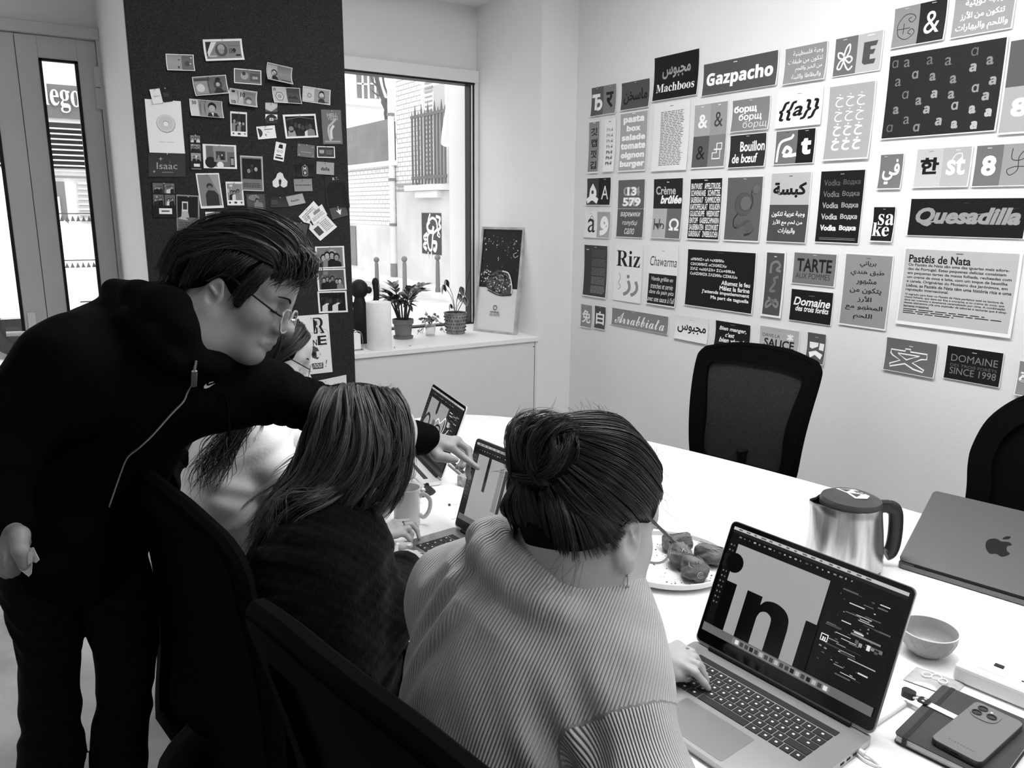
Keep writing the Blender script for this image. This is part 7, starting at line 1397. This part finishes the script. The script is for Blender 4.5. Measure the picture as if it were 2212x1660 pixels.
# ------------------------------------------------------------------ woman in white at the far laptop
def woman_white():
    t = person('seated person in a white sweatshirt with dark hair and glasses, behind the outstretched arm', (.52, 2.05, 0))
    H = Head(A_(586, 770, 2.12), (.90, .30, .32), (.25, -.96, .1), 1.0)
    nb_, mid, pel = A_(540, 890, 2.06), A_(520, 1050, 2.0), np.array([.47, 2.12, .58])
    sL, sR = A_(600, 915, 2.2), A_(545, 945, 1.93); eR = A_(640, 1075, 1.92); wR = onz(848, 1044, .79); eL = A_(690, 1030, 2.25); wL = onz(800, 1010, .79)
    lat = nrm(sR-sL); spine = nrm(nb_-mid); dep = np.cross(lat, spine); spine2 = np.cross(dep, lat); ax = [lat, spine2, dep]
    def torso(fm, g):
        fm.ell(lerp(nb_, mid, .5), (.16-g, .15-g, .105-g), ax, .06); fm.ell(mid, (.155-g, .19-g, .115-g), ax, .06); fm.cone(mid, pel, .13-g, .145-g, .06); fm.chain([sL, lerp(nb_, mid, .12), sR], [.065-g, .07-g, .07-g], .07)
    b = Form(); H.build(b); b.cone(H.P(-.03, -.06), lerp(H.P(-.04, -.1), nb_, .9), .052, .056, .03); torso(b, .022); b.chain([sL, eL, wL], [.045, .036, .025], .03); b.chain([sR, eR, wR], [.045, .036, .026], .03)
    hand(b, wR, [onz(874, 1030, .80), onz(876, 1036, .80), onz(874, 1046, .795), onz(868, 1056, .785)], [[onz(896, 1034, .797), onz(906, 1042, .787), onz(912, 1050, .779)], [onz(894, 1042, .80), onz(906, 1051, .788), onz(915, 1059, .778)], [onz(890, 1053, .79), onz(900, 1062, .778), onz(908, 1068, .768)], [onz(884, 1064, .78), onz(896, 1070, .768), onz(908, 1073, .760)]], [onz(858, 1056, .78), onz(872, 1064, .77), onz(885, 1070, .762)], r=.0082)
    hand(b, wL, [onz(826, 1004, .785), onz(830, 1008, .785), onz(832, 1014, .785), onz(830, 1020, .78)], [[onz(840, 1004, .78), onz(850, 1008, .77), onz(856, 1012, .76)], [onz(844, 1010, .78), onz(854, 1014, .77), onz(860, 1018, .76)], [onz(844, 1017, .78), onz(852, 1021, .77), onz(858, 1024, .76)], [onz(840, 1024, .775), onz(848, 1028, .765), onz(852, 1030, .76)]], [onz(816, 1014, .775), onz(824, 1020, .77), onz(832, 1026, .765)], r=.008)
    for sg in (-1, 1):
        kp = pel+np.array([.42, -.1*sg, -.02]); ap = np.array([kp[0]+.02, kp[1], .09]); b.chain([pel+np.array([0, -.09*sg, 0]), kp], [.07, .05], .03); b.chain([kp, ap, ap+np.array([.13, 0, -.04])], [.048, .034, .03], .02)
    b.ell(pel, (.13, .16, .1), None, .05); formob('body', b, .0038, skinl, t)
    sw = Form(); torso(sw, 0); sw.chain([sL, eL, lerp(eL, wL, .85)], [.064, .056, .046], .035); sw.chain([sR, eR, lerp(eR, wR, .7)], [.068, .062, .05], .02)
    def disp(P): return .004*np.sin(P[:, 0]*45+2*np.sin(P[:, 2]*35))*np.sin(P[:, 2]*50+P[:, 1]*25)
    formob('sweatshirt', sw, .0045, mat('white_fleece', .85, .9, .1, bump=.15, bscale=120), t, disp, 1, label='white sweatshirt with a shoulder seam')
    mb = MB(); ss = [sR+lat*.03+nrm(eR-sR)*(-.01)+spine2*.058*math.cos(a)+dep*.058*math.sin(a)*.9+nrm(eR-sR)*.03 for a in np.linspace(-2.2, 1.6, 14)]
    tr = Form(); tr.ell(pel, (.15, .18, .115), None, .05)
    for sg in (-1, 1): kp = pel+np.array([.42, -.1*sg, -.02]); ap = np.array([kp[0]+.02, kp[1], .12]); tr.chain([pel+np.array([0, -.09*sg, 0]), kp, ap], [.09, .066, .055], .03)
    formob('trousers', tr, .009, denim, t); sh_ = Form()
    for sg in (-1, 1): kp = pel+np.array([.42, -.1*sg, -.02]); sh_.chain([np.array([kp[0], kp[1], .05]), np.array([kp[0]+.18, kp[1], .035])], [.045, .034], .02)
    formob('shoes', sh_, .008, shoe, t)
    hc = Form(); H.E(hc, (-.014, .034, 0), (.109, .095, .086), .02); H.E(hc, (-.055, -.05, 0), (.062, .09, .075), .03); hc.ell(H.P(.114, -.05, 0), (.075, .098, .12), H.ax, .012, 's'); H.C(hc, (-.06, -.08), (-.09, -.16), .055, .05, .03); formob('hair_cap', hc, .0045, under_dk, t)
    cap = lambda f, u, r: H.P(-.014+.113*f, .034+.099*u, .09*r); rails = []
    for th, p0, p1 in ((74, 62, -30), (84, 58, -45), (95, 50, -58), (110, 50, -60), (130, 50, -60), (160, 50, -55)):
        rails.append([cap(math.cos(rad(th))*math.cos(rad(p)), math.sin(rad(p)), math.sin(rad(th))*math.cos(rad(p))) for p in np.linspace(p0 if th > 60 else 62, p1, 5)])
    for R_, e in zip(rails, ((0, 0), (566, 900), (540, 960), (500, 1010), (470, 1030), (430, 1010))):
        if e[0]: R_ += [A_((e[0]+590)/2, (e[1]+860)/2-10, 1.93), A_(e[0], e[1], 1.86)]
        else: R_ += [H.P(-.02, -.09, .078), H.P(-.03, -.13, .07)]
    rails_hair('hair_side', [[H.P(.084, .088, 0), H.P(.08, .072, .04), H.P(.06, .035, .072), H.P(.02, -.012, .083), H.P(-.02, -.07, .08)], [H.P(.055, .115, 0), H.P(.055, .095, .045), H.P(.04, .05, .08), H.P(.005, -.005, .087), H.P(-.03, -.07, .08)], [H.P(.0, .13, 0), H.P(.0, .11, .05), H.P(-.01, .06, .085), H.P(-.03, 0, .088), H.P(-.05, -.08, .078)], [H.P(-.05, .125, 0), H.P(-.05, .1, .05), H.P(-.06, .05, .08), H.P(-.07, -.02, .078), H.P(-.08, -.09, .07)]], 700, .0010, hair_dk, t, 24, .003, 14, 4, wave=.003, tips=.2, clump=50)
    rails_hair('hair', rails, 900, .0013, hair_dk, t, 21, .007, 22, 4, wave=.006, tips=.4, clump=60)
    R1 = lambda *q: [A_(*p) for p in q]
    rails_hair('hair_ends', [R1((505, 850, 1.86), (490, 900, 1.83), (455, 960, 1.82), (425, 1010, 1.82), (412, 1050, 1.83)), R1((540, 860, 1.88), (520, 910, 1.83), (490, 960, 1.82), (455, 1010, 1.81), (440, 1060, 1.82)), R1((585, 860, 1.9), (560, 890, 1.84), (520, 945, 1.81), (495, 1000, 1.80), (470, 1040, 1.80))], 150, .0014, hair_dk, t, 22, .012, 16, 4, wave=.012, tips=.6)
    rails_hair('far_hair', [R1((610, 880, 2.2), (625, 920, 2.22), (640, 960, 2.22), (650, 1000, 2.2)), R1((640, 880, 2.25), (652, 920, 2.25), (660, 960, 2.25), (668, 990, 2.25))], 80, .002, hair_dk, t, 23, .008, 12, 4, wave=.008)
    glasses(t, H, .108, -.014, .026, .023, .033, frame_lt, frame_dk, .0014, .08, (-.016, .0))
    mb = MB(); mb.tube(spline([H.P(.094, .016, .018), H.P(.092, .021, .034), H.P(.075, .016, .05)], 4), [.001, .0014, .0017, .0018, .0018, .0017, .0015, .0012, .0008], browm, 5); ob('eyebrow', mb, t, True)
    mb = MB(); q0, q1 = onz(874, 1030, .80), onz(896, 1034, .797); rc = lerp(onz(876, 1036, .80), onz(894, 1042, .80), .1); mb.tube([rc+np.array([.003*math.cos(a), .0118*math.cos(a), .0118*math.sin(a)]) for a in np.linspace(0, 6.28, 14)[:-1]], .0009, bez, 5, closed=True); ob('ring', mb, t, True)
    mb = MB(); [mb.ball(onz(*q), (.0058, .005, .0030), nailm, u=10, v=6) for q in ((913, 1057, .783), (908, 1071, .764))]; ob('nail', mb, t, True)
woman_white()
# ------------------------------------------------------------------ standing man leaning over the table
def man():
    t = person('standing person in a black hooded jacket and glasses leaning in to point at a laptop', tuple(A_(170, 1120, 1.52)*np.array([1, 1, 0])))
    H = Head(A_(514, 622, 1.40), (.914, .405, .10), (.407, -.914, -.02), .985)
    pel, waist, chest, nk = A_(152, 1120, 1.52), A_(200, 960, 1.50), A_(318, 800, 1.42), A_(415, 715, 1.375)
    sR, sL = A_(158, 790, 1.27), A_(580, 845, 1.53); eR, wR = A_(-35, 985, 1.24), A_(8, 1135, 1.25); eL, wL = A_(752, 910, 1.74), A_(918, 950, 1.95)
    hR, hL = A_(92, 1180, 1.47), A_(225, 1180, 1.56); kR, kL = A_(112, 1640, 1.52), A_(258, 1640, 1.58); fR, fL = kR*np.array([1, 1, 0])+np.array([-.06, .02, .09]), kL*np.array([1, 1, 0])+np.array([-.05, .04, .09])
    def torso(fm, g):
        fm.chain([pel, waist, chest], [.135-g, .140-g, .135-g], .06); fm.chain([sR, lerp(chest, sR, .5), chest, lerp(chest, sL, .55), sL], [.066-g, .088-g, .125-g, .085-g, .054-g], .05); fm.cone(A_(200, 775, 1.36), A_(330, 745, 1.40), .062-g, .08-g, .04)
        fm.cone(chest, A_(390, 850, 1.45), .12-g, .055-g, .06)
    b = Form(); H.build(b, lip=.6, jaw=1.1); b.cone(H.P(-.03, -.06), lerp(H.P(-.045, -.1), nk, .8), .062, .066, .035); b.cone(nk, chest, .06, .09, .04); torso(b, .022)
    b.chain([sR, eR, wR], [.05, .042, .03], .03); b.chain([sL, eL, wL], [.045, .038, .028], .03); b.chain([hR, A_(106, 1400, 1.50), kR, fR, fR+np.array([.13, -.05, -.04])], [.05, .035, .035, .035, .032], .03); b.chain([hL, A_(274, 1400, 1.57), kL, fL, fL+np.array([.14, -.04, -.04])], [.05, .04, .035, .035, .032], .03)
    # pointing left hand
    kn = [A_(973, 966, 1.965), A_(984, 953, 2.0), A_(988, 954, 2.04), A_(982, 960, 2.07)]
    hand(b, A_(921, 953, 1.95), kn, [[A_(998, 986, 1.975), A_(1016, 999, 1.965), A_(1032, 1011, 1.955)], [A_(1012, 971, 2.0), A_(1015, 995, 1.985), A_(1010, 1018, 1.975), A_(1013, 1033, 1.97)], [A_(1014, 974, 2.05), A_(1008, 998, 2.04), A_(996, 1012, 2.02)], [A_(1004, 982, 2.08), A_(998, 1002, 2.06), A_(988, 1010, 2.04)]],
         [A_(945, 985, 1.94), A_(966, 990, 1.94), A_(984, 994, 1.945)], r=.0088, wr=.031)
    # right hand by the hip, thumb holding folded paper
    kn2 = [A_(46, 1172, 1.22), A_(30, 1186, 1.215), A_(14, 1192, 1.225), A_(0, 1192, 1.24)]
    hand(b, wR, kn2, [[A_(44, 1200, 1.21), A_(38, 1224, 1.215), A_(34, 1236, 1.225)], [A_(26, 1212, 1.20), A_(24, 1232, 1.215), A_(26, 1240, 1.23)], [A_(10, 1216, 1.21), A_(10, 1236, 1.225), A_(14, 1242, 1.24)], [A_(-6, 1212, 1.23), A_(-6, 1230, 1.24), A_(0, 1236, 1.25)]], [A_(42, 1158, 1.205), A_(44, 1190, 1.185), A_(52, 1222, 1.19)], r=.0095, wr=.033)
    b.ell(pel, (.10, .09, .10), None, .05)
    formob('body', b, .0034, skin, t)
    hd = Form(); torso(hd, 0); hd.chain([sR, eR, lerp(eR, wR, .88)], [.078, .066, .05], .04); hd.chain([sL, eL, lerp(eL, wL, .9)], [.057, .050, .040], .03); hd.cone(lerp(eL, wL, .88), lerp(eL, wL, .96), .044, .042, .006)
    # hood lying on the back and standing collar
    hd.chain([A_(250, 630, 1.36), A_(300, 650, 1.32), A_(352, 668, 1.285), A_(388, 690, 1.275)], [.024, .03, .034, .03], .012); hd.chain([A_(240, 668, 1.34), A_(290, 700, 1.29), A_(340, 738, 1.265), A_(372, 775, 1.26)], [.022, .026, .026, .022], .012)
    hd.chain([A_(262, 632, 1.40), A_(330, 655, 1.42), A_(392, 640, 1.42)], [.026, .034, .03], .02)
    hd.chain([A_(372, 620, 1.39), A_(376, 665, 1.29), A_(390, 720, 1.275), A_(410, 772, 1.29), A_(462, 790, 1.36), A_(520, 782, 1.45), A_(540, 760, 1.50)], [.018, .024, .024, .022, .022, .024, .022], .02)
    hd.cone(pel+np.array([0, 0, .02]), pel+np.array([0, 0, -.05]), .142, .135, .03)
    def disp(P):
        q = P-eL; w = np.exp(-(np.linalg.norm(P-lerp(sL, eL, .55), axis=1)/.12)**2); u = nrm(eL-sL); d1 = .005*w*np.sin(((P-sL)@u)*170+2*np.sin(P[:, 2]*60))
        return d1+.004*np.sin(P[:, 0]*33+2*np.sin(P[:, 2]*27))*np.sin(P[:, 2]*36+P[:, 1]*22)
    formob('hooded_jacket', hd, .0045, black_cloth, t, disp, 1, label='black zipped hooded jacket')
    tr = Form(); tr.ell(pel+np.array([0, 0, -.03]), (.135, .12, .12), None, .05)
    mR = [hR, A_(84, 1260, 1.48), A_(106, 1400, 1.50), A_(110, 1520, 1.51), kR, fR+np.array([0, 0, .02])]; mL = [hL, A_(256, 1290, 1.56), A_(274, 1400, 1.57), A_(268, 1500, 1.575), kL, fL+np.array([0, 0, .02])]
    tr.chain(mR, [.080, .066, .053, .053, .056, .055], .006); tr.chain(mL, [.080, .068, .059, .053, .052, .055], .006)
    def dj(P):
        z = P[:, 2]; return .0028*np.exp(-((z-.80)/.09)**2)*np.sin(z*120+P[:, 0]*60+3*np.sin(P[:, 1]*45))+.0045*np.exp(-((z-.58)/.035)**2)*np.sin(z*70+P[:, 1]*60+1.2*np.sin(P[:, 0]*80))+.003*np.sin(P[:, 1]*37+z*23)*np.sin(P[:, 0]*41)
    formob('jeans', tr, .0045, denim, t, dj)
    sh_ = Form(); [sh_.chain([f_+np.array([-.03, .01, -.045]), f_+np.array([.16, -.05, -.055])], [.046, .038], .02) for f_ in (fR, fL)]; formob('shoes', sh_, .008, shoe, t)
    # zip, puller, drawstring, logo
    zm = mat('zip_metal', .45, .35, .5, .8); 
    def surf(px, py, d0, off=.0015):      # first point of the jacket along a camera ray
        v = ray(px, py); ds = np.linspace(1.1, 1.8, 900); P = EYE+v*ds[:, None]; e = hd.ev(P)-disp(P); k = np.argmax(e < .0015); return P[k]-nrm(v)*off if e[k] < .0015 else EYE+v*d0
    zp = [surf(x, y, 1.35) for x, y in ((424, 782), (419, 800), (416, 825), (404, 850), (396, 868), (370, 895), (330, 940), (300, 968), (276, 988), (262, 1020), (248, 1060), (236, 1095))]
    mb = MB(); mb.tube(spline(zp, 4), .0026, zm, 5, flat=.6); ob('zip', mb, t, True)
    mb = MB(); q0, q1 = surf(420, 802, 1.34, .006), surf(419, 835, 1.34, .006); mb.tube([q0, q1], .0048, mat('zip_puller', .75, .3, .5, .8), 6, flat=.4); mb.tube([surf(424, 780, 1.34, .005), q0], .002, zm, 5); ob('zip_puller', mb, t, True)
    mb = MB(); mb.tube(spline([surf(482, 845, 1.45, .004), A_(491, 875, 1.38), A_(494, 910, 1.38), A_(495, 945, 1.38)], 4), .0028, black_cloth, 6); ob('drawstring', mb, t, True)
    q = [surf(x, y, 1.4, .0022) for x, y in ((440, 839), (441, 834), (446, 829), (446, 833), (450, 834), (466, 828), (452, 837), (445, 840))]; mb = MB(); mb.poly([tuple(p) for p in q], mat('logo_white', .8, .5)); q = [surf(x, y, 1.4, .0022) for x, y in ((450, 830), (452, 826), (462, 824), (460, 827))]; mb.poly([tuple(p) for p in q], mat('logo_white', .8, .5)); ob('logo', mb, t, True, label='small white embroidered swoosh mark')
    # hair
    hc = Form(); H.E(hc, (-.010, .036, 0), (.104, .090, .081), .02); H.E(hc, (.028, .082, 0), (.078, .044, .058), .03); H.E(hc, (-.062, -.01, 0), (.05, .075, .062), .03); hc.ell(H.P(.110, -.035, 0), (.066, .088, .13), H.ax, .012, 's'); H.E(hc, (.03, -.085, 0), (.09, .055, .13), .012, 's')
    for g in (-1, 1): H.E(hc, (-.012, -.034, .088*g), (.027, .042, .034), .01, 's'); H.C(hc, (.034, .02, .066*g), (.028, -.024, .069*g), .011, .007, .012)
    H.E(hc, (-.07, -.12, 0), (.07, .05, .08), .012, 's')
    formob('hair_cap', hc, .0035, under_dk, t)
    def cap(f, u, r, k=1.0): return H.P(-.008+.107*f*k, .036+.094*u*k, .084*r*k)
    top = []
    for r_ in (-.75, -.4, 0.0, .35, .65, .9):
        w = math.sqrt(max(.05, 1-r_*r_)); top.append([H.P(.088-.03*abs(r_), .062-.05*max(0, r_-.3), .07*r_), H.P(.094-.03*abs(r_), .098*w+.012, .07*r_), H.P(.055, .134*w+.0, .068*r_), H.P(.0, .138*w, .072*r_), H.P(-.06, .108*w, .075*r_), H.P(-.105, .045, .066*r_), H.P(-.112, -.02, .06*r_)])
    top.append([H.P(.07, .072, .064), H.P(.045, .09, .072), H.P(.0, .09, .078), H.P(-.035, .08, .078), H.P(-.07, .05, .074), H.P(-.095, .015, .066), H.P(-.1, -.03, .058)])
    rails_hair('hair_top', top, 2900, .0011, mat('hair_top_lighter', .026, .33, .6, attr='tone'), t, 31, .006, 22, 4, wave=.006, tips=.35, clump=190, own=.4)  # top hair in a lighter grey than the sides
    sd = []
    for k in range(6):
        f0 = .052-.03*k; sd.append([H.P(f0+.012, .075, .062), H.P(f0, .04, .0815), H.P(f0-.008, .0, .083), H.P(f0-.016, -.035+.02*(k in (1, 2)), .079)])
    sd += [[H.P(-.105, .06, .03), H.P(-.115, .01, .035), H.P(-.105, -.045, .036), H.P(-.09, -.08, .036)], [H.P(-.11, .06, -.02), H.P(-.118, .01, -.02), H.P(-.11, -.045, -.02), H.P(-.095, -.085, -.02)]]
    rails_hair('hair_nape', [sd[6], sd[7]], 200, .0014, hair_dk, t, 35, .004, 12, 4, wave=.002, tips=.6)
    rails_hair('hair_temple', [[H.P(.066, .075, .058), H.P(.056, .04, .076), H.P(.046, .005, .079), H.P(.036, -.028, .079)], [H.P(.05, .08, .058), H.P(.036, .045, .08), H.P(.024, .01, .0815), H.P(.018, -.026, .08)]], 150, .0014, hair_dk, t, 32, .003, 12, 4, wave=.002, tips=.6)
    rails_hair('hair_side', [[H.P(.04, .08, .06), H.P(.026, .05, .08), H.P(.016, .03, .083), H.P(.008, .012, .083)], [H.P(.0, .08, .06), H.P(-.012, .05, .08), H.P(-.022, .025, .083), H.P(-.032, .006, .081)], [H.P(-.03, .08, .056), H.P(-.045, .05, .076), H.P(-.055, .01, .078), H.P(-.058, -.03, .073)], [H.P(-.05, .08, .05), H.P(-.068, .045, .068), H.P(-.072, -.01, .069), H.P(-.068, -.07, .062)]], 320, .0014, hair_dk, t, 34, .003, 12, 4, wave=.002, tips=.6)
    fr = [[H.P(.075, .115, .045), H.P(.1, .10, .045), H.P(.108, .07, .05), H.P(.098, .042, .052)], [H.P(.07, .12, .0), H.P(.105, .11, .01), H.P(.118, .075, .015), H.P(.11, .045, .02)], [H.P(.06, .1, .07), H.P(.078, .075, .07), H.P(.076, .05, .068), H.P(.06, .022, .068)]]
    rails_hair('fringe', fr, 180, .0013, hair_dk, t, 33, .006, 14, 4, wave=.005, tips=.6)
    glasses(t, H, .110, -.019, .029, .021, .035, frame_lt, frame_dk, .0019, .16, (-.012, .004), sq=.92)
    mb = MB(); mb.tube(spline([H.P(.1, .012, .014), H.P(.098, .019, .032), H.P(.08, .016, .05)], 4), [.001, .0016, .002, .0021, .0022, .002, .0018, .0014, .0008], browm, 5, flat=.6); mb.tube(spline([H.P(.1, .012, -.014), H.P(.098, .019, -.032), H.P(.08, .016, -.05)], 4), .0019, browm, 5); ob('eyebrow', mb, t, True)
    mb = MB(); mb.tube(spline([H.P(.085, -.0105, .024), H.P(.086, -.013, .033), H.P(.078, -.0115, .044)], 4), .0012, browm, 5); ob('eyelash', mb, t, True)
man()
# folded paper in the man's right hand
m = MB(); P = [A_(48, 1187, 1.195), A_(72, 1183, 1.185), A_(85, 1210, 1.18), A_(78, 1217, 1.185), A_(70, 1214, 1.19), A_(68, 1240, 1.195), A_(62, 1247, 1.20), A_(38, 1228, 1.21)]
o_ = CF*.0006; n = len(P); m.add([tuple(p) for p in P]+[tuple(p+o_) for p in P], [list(range(n)), [n+i for i in range(n)][::-1]]+[[i, n+i, n+(i+1) % n, (i+1) % n] for i in range(n)], paper)
m.add([tuple(A_(52, 1196, 1.186)), tuple(A_(72, 1190, 1.18)), tuple(A_(70, 1214, 1.182)), tuple(A_(56, 1226, 1.19))], [[0, 1, 2, 3]], paper); solo('folded_paper', m, 'folded white paper held in the lowered hand of the standing person', 'paper')
